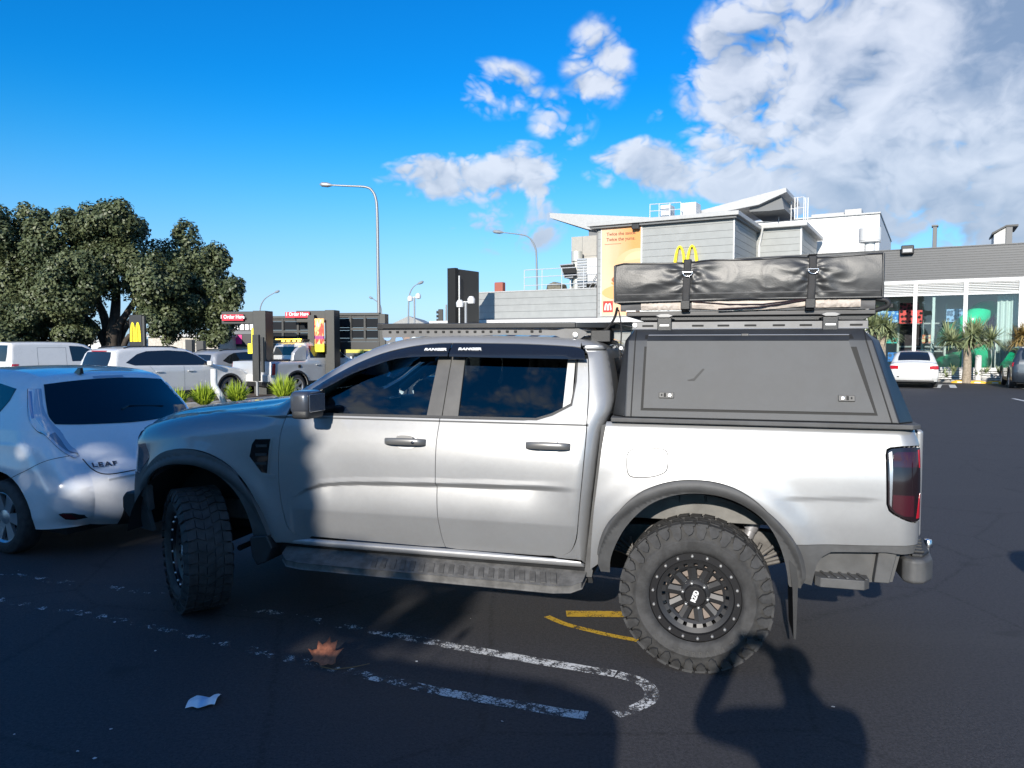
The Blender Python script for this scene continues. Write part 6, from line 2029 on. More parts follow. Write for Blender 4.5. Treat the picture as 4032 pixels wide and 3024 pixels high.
dots('play_panel', 'red climbing panel full of round black holes behind the left glass pane', (460, 825), (636, 922), 1.6, mat('play_red', (.75, .05, .045), .4), M_HOLE, 3, 5)
dots('play_panel', 'dark red upper panel above the red panel with black holes', (462, 768), (604, 824), 1.75, mat('play_red_shaded', (.28, .02, .04), .5), M_HOLE, 2, 5, .07)  # same red as the panel below, with the louvre's shade put into the colour
dots('play_panel', 'pale blue panel with dark blue round holes in the middle pane', (820, 812), (955, 910), 1.6, mat('play_blue', (.20, .36, .60), .45), mat('hole_blue', (.05, .10, .20), .6), 3, 5)
dots('play_panel', 'bright blue netted panel behind the left dragon tree', (285, 832), (452, 915), 1.6, mat('play_bright_blue', (.02, .20, .62), .45), mat('hole_pale', (.35, .55, .75), .6), 3, 6, .07)
dots('play_panel', 'teal panel with dark holes low behind the left dragon tree', (350, 1030), (452, 1075), 1.6, mat('play_teal', (.02, .42, .36), .45), M_HOLE, 1, 3, .08)
dots('play_panel', 'low blue panel at floor level left of the white sedan', (380, 1145), (450, 1215), 1.6, mat('play_bright_blue', (.02, .20, .62), .45), mat('hole_blue', (.05, .10, .20), .6), 2, 2, .08)
dots('play_panel', 'red and yellow picture panel beside the dark column', (640, 1010), (705, 1075), 1.6, mat('play_orange', (.50, .14, .05), .5), mat('hole_cream', (.6, .5, .3), .6), 2, 2, .08)
b = MB()
for X_ in (455, 640, 715, 815, 1190):
    p1_ = bp_(X_, 770, 2.9); b.tube([(p1_.x, 2.9, .05), (p1_.x, 2.9, p1_.z)], .06, 8)
b.build('posts', mat('pale_padding', (.55, .58, .56), .6), pf)
d_ = MB()
for (Xa, Xb, Ya) in ((455, 815, 920), (455, 1190, 1095), (640, 815, 1130)):
    p1_ = bp_(Xa, Ya, 3.0); p2_ = bp_(Xb, Ya, 3.0)
    d_.box(p1_.x, p2_.x, 3.0, 5.0, p1_.z - .08, p1_.z)
d_.build('decks', mat('deck_grey', (.30, .32, .33), .7), pf)
p1_ = bp_(455, 935, 3.1); p2_ = bp_(640, 1140, 3.1)
MB().box(p1_.x, p2_.x, 3.1, 4.8, .1, p1_.z).build('dark_column', mat('dark_padding', (.03, .02, .025), .8), pf)

# planter in front of the play room
pb = MB()
s0, s1 = lx(z6(735, 0)[0], -1.2), 7.
pb.box(s0, s1, -1.75, -1.6, 0, .13)
pb.build('planter_kerb', mat('concrete_kerb', (.34, .33, .31), .8, var=.2), None, bevel=.02, loc=(P0[0], P0[1], 0), rot=(0, 0, BRZ))
pk = bpy.data.objects['planter_kerb']; tag(pk, kind='structure')
sb = MB().box(s0, s1, -1.6, .02, .0, .10).build('soil', mat('dark_soil', (.06, .045, .035), .95, var=.4, vs=3, bump=.6, bs=12), None, loc=(P0[0], P0[1], 0), rot=(0, 0, BRZ))
tag(sb, kind='structure')
wsl = ['yellow wheel stop dome on the kerb, nearest the white sedan', 'yellow wheel stop dome on the kerb below the white bollard', 'yellow wheel stop dome on the kerb, farthest right']
for i, X_ in enumerate((943, 1075, 1210)):
    q = loc_pt(z6(X_, 1385), -1.95)
    t = bthing('wheel_stop', wsl[i], 'wheel stop', 'yellow wheel stops by the kerb')
    t.location = Vector((P0[0] + EX * q[0] - EY * -1.95 * 0, P0[1], 0)) if False else (P0[0] + EX * q[0] + .485 * -1.95, P0[1] + EY * q[0] + .875 * -1.95, 0)
    MB().grid(lambda u, v: (.38 * cos(u) * cos(v), .10 * sin(u) * cos(v), .13 * sin(v)), lin(0, 2 * pi, 21), lin(0, pi / 2, 7)).build('dome', mat('wheel_stop_yellow', (.75, .42, .03), .5), t, smooth=180)
    MB().box(-.12, .12, -.102, -.09, .02, .07).build('reflector_band', mat('white_print'), t)
bo = bthing('bollard', 'plain white bollard standing in front of the green slide', 'bollard')
q = loc_pt(z6(1077, 1340), -1.3); zt = lz(z6(0, 1165)[1], q[0], -1.3)
MB().lathe([(.0, 0), (.13, 0), (.13, zt - .04), (.09, zt), (0, zt + .01)], 20, axis='z', c=(q[0], -1.3, 0)).build('post', M_WTRIM, bo, smooth=40)

# ================================================================== drive-through lane furniture, street lamps, far buildings
def z3(X_, Y_): return ((800 + X_ / 2.212) / 1.82278, (1100 + Y_ / 2.212) / 1.82278)
M_GANTRY = mat('charcoal_gantry', (.050, .051, .049), .5, metal=.2, var=.08)
M_GANTRYD = mat('dark_gantry', (.022, .023, .025), .45)
M_SCREEN = mat('menu_screen_back', (.010, .012, .016), .75, spec=.2)
M_ORDER = mat('order_sign_red', (.70, .02, .05), .4)
M_WLET = mat('sign_white_letters', (.85, .85, .83), .5)
LB_ = RAD(16)           # the gantries stand square to the lane
def gantry(name, label, corner, Yd, beam_to, sign0, sign1, post_w):
    """portal: post, beam to the left with the red sign; local x runs along the beam to the right"""
    p = at(corner[0], corner[1], Yd)
    t = thing(name, label, 'drive through gantry', (p.x, p.y, 0), -RAD(8))
    pz = p.z
    sc_ = Yd / 1630.
    w_ = post_w * sc_
    MB().box(-w_, 0, 0, .55, 0, pz).build('post', M_GANTRY, t, bevel=.015)
    L = (corner[0] - beam_to[0]) * sc_
    MB().box(-L, -w_ - .003, .05, .50, pz - .42, pz - .02).build('beam', M_GANTRY, t, bevel=.015)
    x0 = -(corner[0] - sign0[0]) * sc_; x1 = -(corner[0] - sign1[0]) * sc_
    z1 = pz - (sign0[1] - corner[1]) * sc_; z0 = pz - (sign1[1] - corner[1]) * sc_
    sg = thing('order_sign', 'red order sign with white lettering on ' + label.split(',')[0], 'sign', (p.x, p.y, 0), -RAD(8))
    MB().box(x0, x1, -.05, .04, z0, z1).build('sign_box', M_ORDER, sg, bevel=.01)
    text('sign_lettering', '1 Order Here', (z1 - z0) * .84, frame(((x0 + x1) / 2, -.058, (z0 + z1) / 2 + .02), (1, 0, 0), (0, 0, 1), (0, -1, 0)), M_WLET, sg, .01, .004, .86)
    return t, p, sc_
g1, pg1, sc1 = gantry('order_gantry', 'left charcoal drive through gantry, its post in the planting bed', (573, 671), 24.3, (470, 0), (474.6, 679), (524, 692.5), 29)
g2, pg2, sc2 = gantry('order_gantry', 'right charcoal drive through gantry, beside the burger screen', (721.5, 669.5), 26.0, (634, 0), (612, 673.5), (667, 686), 21)
def menu(name, label, xa, xb, ya, yb, Yd, cols_, rz=-8):
    a = at(xa, ya, Yd); b_ = at(xb, yb, Yd)
    t = thing(name, label, 'menu board', (a.x, a.y + .25, 0), RAD(rz))
    W_ = (b_.x - a.x); z1, z0 = a.z, b_.z
    f = MB()
    f.box(0, W_, 0, .12, z1 - .10, z1).box(0, W_, 0, .12, z0, z0 + .12)
    zm = (z0 + z1) / 2
    f.box(0, W_, -.03, .12, zm - .06, zm + .03)
    for i in range(cols_ + 1):
        x = W_ * i / cols_
        f.box(x - .035, x + .035, -.02, .12, z0, z1)
    f.build('frame', mat('menu_frame', (.026, .027, .028), .5), t)
    for i in range(cols_):
        for (q0, q1) in ((z0 + .13, zm - .07), (zm + .04, z1 - .11)):
            MB().box(W_ * i / cols_ + .045, W_ * (i + 1) / cols_ - .045, .02, .10, q0, q1).build('screen', M_SCREEN, t, bevel=.008)
    MB().box(0, W_, .0, .3, z0 - .28, z0 - .005).build('base_tray', M_GANTRYD, t)
    for xx in (.1, W_ - .25): MB().box(xx, xx + .15, .1, .25, 0, z0 - .28).build('leg', M_GANTRYD, t)
    MB().box(-.02, W_ + .02, -.06, .16, z1 + .003, z1 + .09).build('hood', M_GANTRY, t)
    return t
menu('menu_board', 'dark drive through menu board between the two order signs', 573, 678, 688, 742, 26.7, 3)
menu('menu_board', 'dark drive through menu board right of the burger screen', 723, 820, 681, 738, 26.9, 3)
ep = at(832, 678, 26.6)
t = thing('gantry_post', 'dark end post right of the second menu board', 'post', (ep.x, ep.y, 0), -RAD(8))
MB().box(-.22, 0, 0, .4, 0, ep.z).build('post', M_GANTRY, t, bevel=.015)
# burger screen and yellow panel (lit displays)
a = at(679.5, 688, 25.9); b_ = at(700, 760, 25.9)
sc_t = thing('promo_screen', 'lit portrait promo screen with a red and yellow food picture beside the gantry post', 'screen', (a.x, a.y, 0), -RAD(8))
W_ = b_.x - a.x
def screen_mat():
    m = bpy.data.materials.new('promo_screen'); m.use_nodes = True
    k = N(m.node_tree); b = m.node_tree.nodes['Principled BSDF']
    co = k.node('ShaderNodeTexCoord').outputs['Generated']
    z = k.node('ShaderNodeSeparateXYZ', i_0=co).outputs[2]
    nz = k.noise(co, 3.2, 3, .5, 1.2)
    c = k.mix(k.sstep(nz, .42, .56), (.80, .06, .04), (.95, .55, .18))
    c = k.mix(k.sstep(nz, .60, .66), c, (.98, .80, .50))
    c = k.mix(k.m('MULTIPLY', k.sstep(z, .36, .40), k.sstep(z, .50, .46)), c, (.25, .06, .16))
    c = k.mix(k.sstep(z, .24, .22), c, (.98, .80, .05))
    k.set(b.inputs['Base Color'], c); k.set(b.inputs['Emission Color'], c)
    b.inputs['Emission Strength'].default_value = .55
    b.inputs['Roughness'].default_value = .2
    return m
MB().box(0, W_, 0, .08, b_.z, a.z).build('display', screen_mat(), sc_t)
MB().box(-.26, -.03, .02, .3, b_.z - .3, a.z + .12).build('side_frame', M_GANTRY, sc_t)
a = at(534, 708, 24.1); b_ = at(552, 764, 24.1)
yl = thing('promo_screen', 'plain bright yellow lit panel under the left gantry', 'screen', (a.x, a.y + .3, 0), -RAD(8))
M_YEL = mat('lit_yellow_panel', (.98, .80, .02), .4, emit=.7)
MB().box(.03, b_.x - a.x, 0, .08, b_.z + .33, a.z).build('display', M_YEL, yl)
MB().box(-.10, b_.x - a.x - .04, .0, .08, b_.z, b_.z + .32).build('lower_display', M_YEL, yl)
# speaker/height panel in front of the first post
a = at(544, 723, 23.7)
t = thing('speaker_panel', 'tall slim grey speaker panel in front of the left gantry post', 'speaker post', (a.x, a.y, 0), -RAD(20))
MB().box(0, .24, 0, .10, .62, a.z).box(.30, .40, .02, .10, .9, a.z - .08).build('panel', M_GANTRY, t, bevel=.01)
MB().box(.10, .16, .03, .08, 0, .62).build('stem', M_STEEL, t)
# kerbside planting bed in front of the lane
path = [gpx(365, 884), gpx(450, 879), gpx(560, 869), gpx(640, 861), gpx(760, 851)]
back = [gpx(370, 868), gpx(460, 861), gpx(560, 853), gpx(640, 847), gpx(760, 839)]
kb = MB()
poly = [(p.x, p.y) for p in path] + [(p.x, p.y) for p in back[::-1]]
kb.xy(poly, 0, .13)
tag(kb.build('planting_kerb', mat('concrete_kerb'), bevel=.02), kind='structure')
cx_ = sum(p[0] for p in poly) / len(poly); cy_ = sum(p[1] for p in poly) / len(poly)
ins = [(a_.x + (b_.x - a_.x) * .14, a_.y + (b_.y - a_.y) * .14) for a_, b_ in zip(path, back)] + [(b_.x + (a_.x - b_.x) * .12, b_.y + (a_.y - b_.y) * .12) for a_, b_ in zip(path[::-1], back[::-1])]
tag(MB().xy(ins, .131, .16).build('soil', mat('bark_mulch', (.085, .06, .045), .95, var=.5, vs=9, bump=.8, bs=25)), kind='structure')
def tuft(loc, h, rad, label, nb=420, seed=1):
    rnd = random.Random(seed)
    b = MB()
    for i in range(nb):
        a = rnd.uniform(0, 2 * pi); el = math.asin(rnd.uniform(.05, 1))
        x0, y0 = rad * .22 * cos(a), rad * .22 * sin(a)
        ln_ = rnd.uniform(.75, 1.12)
        d = Vector((cos(a) * cos(el) * rad, sin(a) * cos(el) * rad, sin(el) * h * .92 + .06)) * ln_
        a2 = rnd.uniform(0, 2 * pi); w_ = .011
        px, py = cos(a2) * w_, sin(a2) * w_
        vs = []
        for q, s_ in ((0, .8), (.5, 1), (1, .1)):
            p = Vector((x0, y0, 0)) * (1 - q) + d * q + Vector((0, 0, .10 * h * sin(pi * q)))
            vs += [(p.x - px * s_, p.y - py * s_, p.z), (p.x + px * s_, p.y + py * s_, p.z)]
        b.add(vs, [(0, 1, 3, 2), (2, 3, 5, 4)])
    m = leaf_mat('lime_grass', (.16, .26, .015), (.46, .56, .05), .6) if 'lime_grass' not in MATS else MATS['lime_grass']
    MATS['lime_grass'] = m
    o = b.build('grass_tuft', m)
    o.location = loc
    return tag(o, label, 'grass tuft', 'lime grass tufts in the bed')
tufts = [((385, 878), .62, .34, 'smallest lime grass tuft, closest to the hatchback roof'), ((441, 874), .78, .48, 'wide lime grass tuft left of the bent white pipe'), ((512, 868), .80, .46, 'lime grass tuft between the bent pipe and the gantry post'), ((612, 859), .95, .55, 'tall green grass tuft right of the gantry post')]
for i, (q, h, r_, lab) in enumerate(tufts):
    p = gpx(*q, z=.15)
    tuft(tuple(p), h * .80, r_ * .95, lab, 420, i + 3)
pth = [gpx(478, 868, .15)]
bp0 = at(478, 866, pth[0].y); bp1 = at(464, 832, pth[0].y); bp2 = at(462, 797, pth[0].y)
bpipe = MB().tube(catmull([(bp0.x + .08, bp0.y, .12), (bp0.x, bp0.y, .3), (bp1.x + .02, bp1.y, bp1.z - .08), (bp1.x - .02, bp1.y, bp1.z + .08), (bp2.x, bp2.y, bp2.z)], 4), .09, 14).build('bent_pipe', M_STEEL if False else mat('white_pipe', (.66, .66, .66), .4, var=.1), smooth=60)
tag(bpipe, 'bent white steel guard pipe standing in the planting bed', 'guard pipe')
t_ = at(474, 742, 30)
pst = thing('lane_post', 'pair of dark grey posts behind the white suv bonnet', 'post', (at(413, 742, 28).x, 28, 0), 0)
MB().box(-.22, .02, 0, .3, 0, 1.95).box(.16, .42, .05, .3, 0, 1.9).build('posts', M_GANTRYD, pst)
# totem sign
a = at(278, 680, 31.)
tm = thing('totem_sign', 'black totem sign with yellow arches and drive thru lettering under the tree', 'sign', (a.x, a.y, 0), -RAD(6))
tw_ = 29 * 31 / 1630.
MB().box(0, tw_, 0, .18, 0, a.z).build('sign_box', mat('totem_black', (.02, .02, .022), .35), tm, bevel=.02)
MB().box(tw_ + .004, tw_ + .10, .02, .16, 0, a.z - .05).build('sign_edge', M_GANTRY, tm)
arches(MB(), .05, a.z - 1.10, tw_ - .10, .80, .105, -.02, -.004).build('emblem', mat('sign_yellow', (.95, .72, .02), .35), tm)
text('totem_lettering', 'Drive', .27, frame((tw_ / 2, -.008, a.z - 1.42), (1, 0, 0), (0, 0, 1), (0, -1, 0)), M_WLET, tm, .01, .012)
text('totem_lettering', 'Thru', .27, frame((tw_ / 2, -.008, a.z - 1.74), (1, 0, 0), (0, 0, 1), (0, -1, 0)), M_WLET, tm, .01, .012)
ar_ = [(tw_ / 2 + x, a.z - 2.05 + z) for x, z in ((-.18, -.03), (-.18, .03), (.06, .03), (.06, .09), (.2, 0), (.06, -.09), (.06, -.03))]
MB().xz(ar_, -.012, -.004).build('totem_arrow', M_WLET, tm)

# black billboard at the corner of the low wing
a = at(982, 580, 44.); b_ = at(1035, 585, 46.)
bb = thing('billboard', 'tall black back of a billboard standing left of the low grey wing', 'billboard', (a.x, a.y, 0), atan2(b_.y - a.y, b_.x - a.x))
W_ = sqrt((b_.x - a.x) ** 2 + (b_.y - a.y) ** 2)
MB().box(0, W_, 0, .5, 2.2, a.z).build('board', mat('billboard_black', (.03, .032, .033), .35), bb, bevel=.03)
MB().box(-.02, .25, -.06, .52, 0, a.z + .04).build('edge_post', M_SEAL, bb)
MB().tube([(.28, -.12, 0), (.28, -.12, a.z - .4)], .05, 8).build('conduit', M_STEEL, bb)
# security cameras
def cam_pole(label, xd, yt, Yd):
    p = at(xd, yt, Yd)
    t = thing('camera_pole', label, 'security camera', (p.x, p.y, 0))
    MB().tube([(0, 0, 0), (0, 0, p.z)], .07, 8).build('pole', M_STEEL, t)
    for s_ in (-1, 1):
        MB().lathe([(0, -.25), (.2, -.2), (.22, .05), (.12, .2), (0, .22)], 14, axis='z', c=(s_ * .32, -.1, p.z + .1 * s_)).box(min(0, s_ * .3), max(0, s_ * .3), -.04, .04, p.z - .03, p.z + .03).build('camera', M_WTRIM, t, smooth=40)
cam_pole('white twin security camera on a pole in front of the black billboard', 1006, 652, 43.)
cam_pole('white twin security camera on a thin pole far behind the menu boards', 895, 642, 60.)
# traffic signals
p = at(964, 692, 58.)
ts = thing('traffic_light', 'black backs of two traffic signal heads beyond the ute roof', 'traffic light', (p.x, p.y, 0))
MB().tube([(0, 0, 0), (0, 0, p.z + 1.2)], .07, 8).build('pole', M_STEEL, ts)
for s_ in (-1, 1):
    hd_ = MB().box(s_ * .42 - .19, s_ * .42 + .19, -.1, .12, p.z - .15, p.z + .85).build('signal_head', M_CARBLK, ts, bevel=.04)
    v_ = MB()
    for i in range(3): v_.tube([(s_ * .42 + s_ * .15, .0, p.z + .02 + i * .3), (s_ * .42 + s_ * .33, .0, p.z + .02 + i * .3)], .11, 10)
    v_.build('visors', M_CARBLK, hd_)
MB().tube([(0, 0, p.z), (-1.6, .5, p.z - .5), (-2.8, .8, p.z - .8)], .04, 6).build('arm', M_STEEL, ts)
# street lamps
M_POLE = mat('lamp_pole_grey', (.27, .28, .29), .45, metal=.4)
def street_lamp(label, base, path, Yd, r0, r1, head_dir, hl=.9, m=None):
    pts = [at(x, y, Yd) for x, y in path]
    o = Vector((pts[0].x, pts[0].y, 0))
    t = thing('street_lamp', label, 'street lamp', tuple(o), 0, 'street lamps behind the car park')
    P_ = [(0, 0, 0)] + [tuple(q - o) for q in pts]
    P_ = [P_[0]] + catmull(P_[1:], 4)
    k = len(P_)
    MB().tube(P_, [r0 + (r1 - r0) * i / (k - 1) for i in range(k)], 10).build('pole', m or M_POLE, t, smooth=60)
    e = Vector(P_[-1]); d = Vector((head_dir[0], 0, head_dir[1])).normalized() * hl
    MB().tube([e - d * .1, e + d * .3, e + d * .8, e + d], [.06, .15, .14, .03], 10).build('lamp_head', m or M_STEEL, t, smooth=60)
M_FAINT = mat('faint_lamp_grey', (.22, .25, .28), .6)  # grey-blue put into the colour so the far lamps look faint
street_lamp('tallest street lamp with a long arm to the left, above the menu boards', None, [(819, 690), (817, 600), (815, 470), (812, 430), (803, 411), (790, 404), (760, 402), (715, 400)], 47., .11, .05, (-1, .08), .7)
street_lamp('grey street lamp arching left above the low wing railing', None, [(1161, 690), (1159, 560), (1156, 535), (1149, 520), (1138, 510), (1120, 506), (1085, 502)], 62., .085, .04, (-1, .1), .8, M_FAINT)
street_lamp('thin street lamp curving right beyond the roof rack', None, [(882, 700), (883, 650), (886, 632), (893, 620), (903, 613)], 75., .08, .04, (1, .4), .6, M_FAINT)
street_lamp('faint small street lamp curving right beside the tree crown', None, [(561, 680), (563, 662), (570, 648), (581, 639), (594, 632)], 90., .08, .05, (1, .4), .6, M_FAINT)
street_lamp('faint small street lamp bending left beside the tallest lamp pole', None, [(825, 690), (823, 665), (818, 655), (811, 649), (805, 645)], 95., .08, .05, (-1, .5), .5, M_FAINT)

# ---- far buildings
def block(name, label, c0, c1, Yd, depth, m, roofm=None, gable=0., rz=0):
    a = at(*c0, Yd); b_ = at(*c1, Yd)
    t = thing(name, label, 'building', (a.x, a.y, 0), RAD(rz))
    W_ = b_.x - a.x
    MB().box(0, W_, 0, depth, 0, a.z).build('wall', m, t)
    if gable:
        MB().xz([(-.3, a.z + .004), (W_ / 2, a.z + gable), (W_ + .3, a.z + .004)], -.2, depth).build('roof', roofm or M_ROOFG, t)
    else:
        MB().box(-.15, W_ + .15, -.2, depth, a.z + .004, a.z + .25).build('roof', roofm or M_ROOFG, t)
    return t, W_, a.z
sh, W_, zt = block('shop', 'cream shop with a black and pink sign band beyond the left gantry', (480, 722), (560, 722), 62., 10, mat('cream_wall', (.62, .56, .42), .8), M_SOFFIT)
MB().box(.2, W_ - .1, -.15, -.02, zt - 1.0, zt + 1.7).build('sign_band', mat('shop_sign_black', (.02, .02, .025), .5), sh)
MB().box(.3, W_ * .55, -.2, -.16, zt - .8, zt - .05).build('pink_strip', mat('shop_pink', (.75, .03, .22), .5), sh)
b = MB(); rnd = random.Random(4)
x = .6
while x < W_ - .6:
    w_ = rnd.uniform(.15, .32); h_ = rnd.uniform(.35, .8)
    b.box(x, x + w_, -.2, -.16, zt + .35, zt + .35 + h_); x += w_ + .12
b.build('sign_marks', M_WLET, sh)
MB().box(W_ * .7, W_ * .95, -.06, -.005, 0, zt - 1.2).build('doorway', M_SOFFIT, sh)
yb, W_, zt = block('shop', 'yellow green shop with a dark sign band behind the right gantry', (722, 746), (805, 746), 55., 9, mat('yellow_green_wall', (.55, .50, .10), .7), M_SOFFIT)
MB().box(.4, W_ * .75, -.14, -.01, zt - 1.5, zt - .55).build('sign_band', mat('shop_sign_grey', (.05, .06, .065), .5), yb)
b = MB(); x = .9
while x < W_ * .70:
    w_ = rnd.uniform(.12, .25); b.box(x, x + w_, -.18, -.145, zt - 1.2, zt - 1.2 + rnd.uniform(.25, .4)); x += w_ + .14
b.build('sign_marks', M_WLET, yb)
MB().box(W_ * .78, W_ * .98, -.05, -.005, 0, zt - .4).build('doorway', M_SEAL, yb)
block('shed', 'white gabled shed roof left of the traffic lights', (842, 705), (925, 705), 80., 14, M_WALLW, M_ROOFG, 1.1)
block('shed', 'long white low building seen through the tree trunks on the left', (-160, 738), (262, 738), 66., 8, M_WALLW, M_LGREY)
block('shed', 'low pale building behind the white suv and the totem sign', (320, 728), (470, 728), 58., 8, mat('pale_stone_wall', (.50, .46, .40), .8, var=.2), M_LGREY)
block('shed', 'distant grey building behind the right menu board', (575, 735), (720, 735), 90., 8, mat('grey_wall', (.30, .30, .30), .8), M_SOFFIT)
block('shed', 'distant white building under the low wing awning', (900, 722), (1300, 722), 95., 8, M_WALLW, M_LGREY)
# trailer with stickers, seen under the roof rack
a = at(832, 712, 24.); b_ = at(935, 712, 24.)
tr_ = thing('trailer', 'dark grey trailer wall with round stickers seen under the ute roof rack', 'trailer', (a.x, a.y, 0), RAD(-6))
W_ = b_.x - a.x
MB().box(0, W_, 0, 2.0, .5, a.z).build('body', mat('trailer_grey', (.13, .13, .13), .55), tr_, bevel=.06)
for (fx, fz, r_, c) in ((.10, .30, .10, (.7, .7, .68)), (.30, .16, .12, (.15, .30, .55)), (.47, .15, .10, (.25, .16, .12)), (.62, .17, .11, (.6, .65, .68)), (.05, .08, .14, (.2, .35, .6)), (.8, .15, .1, (.18, .17, .16))):
    MB().lathe([(0, -.012), (r_, -.012), (r_, -.002)], 16, c=(W_ * fx, 0, a.z - .1 - fz * 1.4)).build('sticker', mat('sticker_%d' % int(fx * 100), c, .5), tr_)
for wx in (.4, 1.1): car_wheel(tr_, (wx, -.0, .33), .33, -1)

# made-up unseen plate and post, added past the right edge for its shadow
sp0 = Vector((3.22, 2.72, 0))
t = thing('added_shadow_post', 'added unseen round plate on a post outside the right edge, casting a small shadow', 'sign', tuple(sp0), RAD(-18))
MB().tube([(0, 0, 0), (0, 0, 1.45)], .035, 10).build('post', M_STEEL, t, smooth=60)
MB().lathe([(0, -.006), (.20, -.006), (.20, .006), (0, .006)], 28, c=(0, -.045, 1.28)).build('shadow_plate', M_STEEL, t, smooth=30)

# ================================================================== trees and plants
def leaf_crown(name, lobes, m, parent, count, size, seed=1, up=.35, fill=.22, sub=12):
    """leaf clumps: every lobe carries a skin of smaller clumps, each a burst of small leaves"""
    rnd = np.random.default_rng(seed)
    V = []
    tot = sum(l[1][0] * l[1][1] + l[1][0] * l[1][2] for l in lobes)
    for (c, r_) in lobes:
        k = int(count * (r_[0] * r_[1] + r_[0] * r_[2]) / tot)
        sd = rnd.normal(size=(sub, 3)); sd /= np.linalg.norm(sd, axis=1)[:, None]
        sr = rnd.uniform(.30, .50, sub)
        w_ = rnd.integers(0, sub, k)
        d = rnd.normal(size=(k, 3)); d /= np.linalg.norm(d, axis=1)[:, None]
        rad = np.where(rnd.random(k) < fill, rnd.uniform(.2, .85, k), rnd.uniform(.85, 1.08, k))
        loc = sd[w_] * rnd.uniform(.62, .80, (k, 1)) + d * (rad * sr[w_])[:, None]
        P_ = np.array(c) + loc * np.array(r_)
        nn = d * .9 + sd[w_] * .3 + rnd.normal(size=(k, 3)) * .45 + np.array((0, 0, up))
        nn /= np.linalg.norm(nn, axis=1)[:, None]
        t = np.cross(nn, rnd.normal(size=(k, 3))); t /= np.linalg.norm(t, axis=1)[:, None]
        s_ = np.cross(nn, t)
        sz = size * rnd.uniform(.55, 1.3, k)
        a = t * (sz * .5)[:, None]; b = s_ * (sz * .32)[:, None]
        bend = nn * (sz * .12)[:, None]
        V.append(np.stack([P_ - a, P_ + b + bend, P_ + a, P_ - b + bend], 1).reshape(-1, 3))
    V = np.concatenate(V)
    nq = len(V) // 4
    me = bpy.data.meshes.new(name)
    me.vertices.add(len(V)); me.vertices.foreach_set('co', V.ravel())
    me.loops.add(len(V)); me.loops.foreach_set('vertex_index', np.arange(len(V), dtype=np.int32))
    me.polygons.add(nq); me.polygons.foreach_set('loop_start', np.arange(0, len(V), 4, dtype=np.int32)); me.polygons.foreach_set('loop_total', np.full(nq, 4, dtype=np.int32))
    me.update(calc_edges=True)
    return link_mesh(name, me, m, parent)
M_BARK = mat('dark_bark', (.06, .048, .038), .9, var=.3, vs=5, bump=.5, bs=20)
M_LEAFP = leaf_mat('grey_green_leaves', (.022, .038, .013), (.135, .155, .072), .5)
# the big spreading tree behind the drive-through lane
TY = 36.
tree = thing('spreading_tree', 'big spreading evergreen tree with dark leaning trunks beside the totem sign', 'tree', tuple(Vector((at(400, 742, TY).x, TY, 0))))
to = tree.location.copy()
k_ = TY / 1630.
LB1 = [(40, 500, 60, 70), (70, 470, 35, 36), (-20, 560, 80, 110), (140, 530, 75, 66), (150, 475, 28, 26), (235, 490, 62, 55), (262, 470, 40, 34), (215, 460, 34, 28), (290, 510, 26, 50), (60, 620, 75, 80), (165, 610, 60, 70), (-10, 680, 75, 60), (95, 690, 60, 48), (185, 655, 38, 42), (300, 570, 62, 66), (345, 610, 55, 60), (390, 545, 48, 56), (400, 505, 26, 30), (440, 590, 50, 66), (468, 560, 30, 34), (470, 650, 42, 46), (505, 630, 24, 34), (415, 680, 46, 50), (345, 690, 45, 40), (455, 715, 40, 34), (160, 715, 48, 34), (20, 725, 55, 30), (250, 590, 48, 60), (115, 575, 60, 60), (60, 700, 80, 45), (130, 650, 60, 50), (230, 545, 60, 50), (330, 650, 40, 40), (390, 620, 60, 60), (420, 640, 60, 50), (370, 715, 40, 30), (200, 600, 50, 50), (-10, 600, 60, 80), (480, 690, 34, 34), (120, 735, 50, 22)]
lobes = []
rnd = random.Random(11)
for (x, y, rx, ry) in LB1:
    Yd = TY + rnd.uniform(-2.2, 2.2)
    p = at(x, y, Yd)
    lobes.append(((p.x - to.x, p.y - to.y, p.z - to.z), (rx * k_, max(rx, ry) * k_ * 1.05, ry * k_)))
leaf_crown('crown', lobes, M_LEAFP, tree, 170000, .165, 5, sub=16)
tk = MB()
def tp_(x, y, dy=0): 
    p = at(x, y, TY + dy); return (p.x - to.x, p.y - to.y, p.z - to.z)
for pts, r0, r1 in (([(388, 760), (392, 730), (400, 690), (405, 640), (400, 590)], .32, .16), ([(392, 745), (410, 715), (440, 680), (480, 640), (500, 600)], .22, .10), ([(396, 752), (420, 730), (460, 690), (520, 650)], .22, .09), ([(388, 750), (370, 700), (330, 640), (260, 560)], .26, .10), ([(385, 740), (350, 720), (240, 660), (120, 600)], .20, .08), ([(400, 748), (440, 735), (490, 720), (560, 700)], .16, .06)):
    P_ = [tp_(300 + (x - 388) * .62 - 60, y, random.uniform(-.4, .4)) for x, y in pts]
    P_[0] = (P_[0][0], P_[0][1], 0)
    P_ = catmull(P_, 4)
    tk.tube(P_, [r0 + (r1 - r0) * i / (len(P_) - 1) for i in range(len(P_))], 9)
tk.build('trunk', M_BARK, tree, smooth=60)
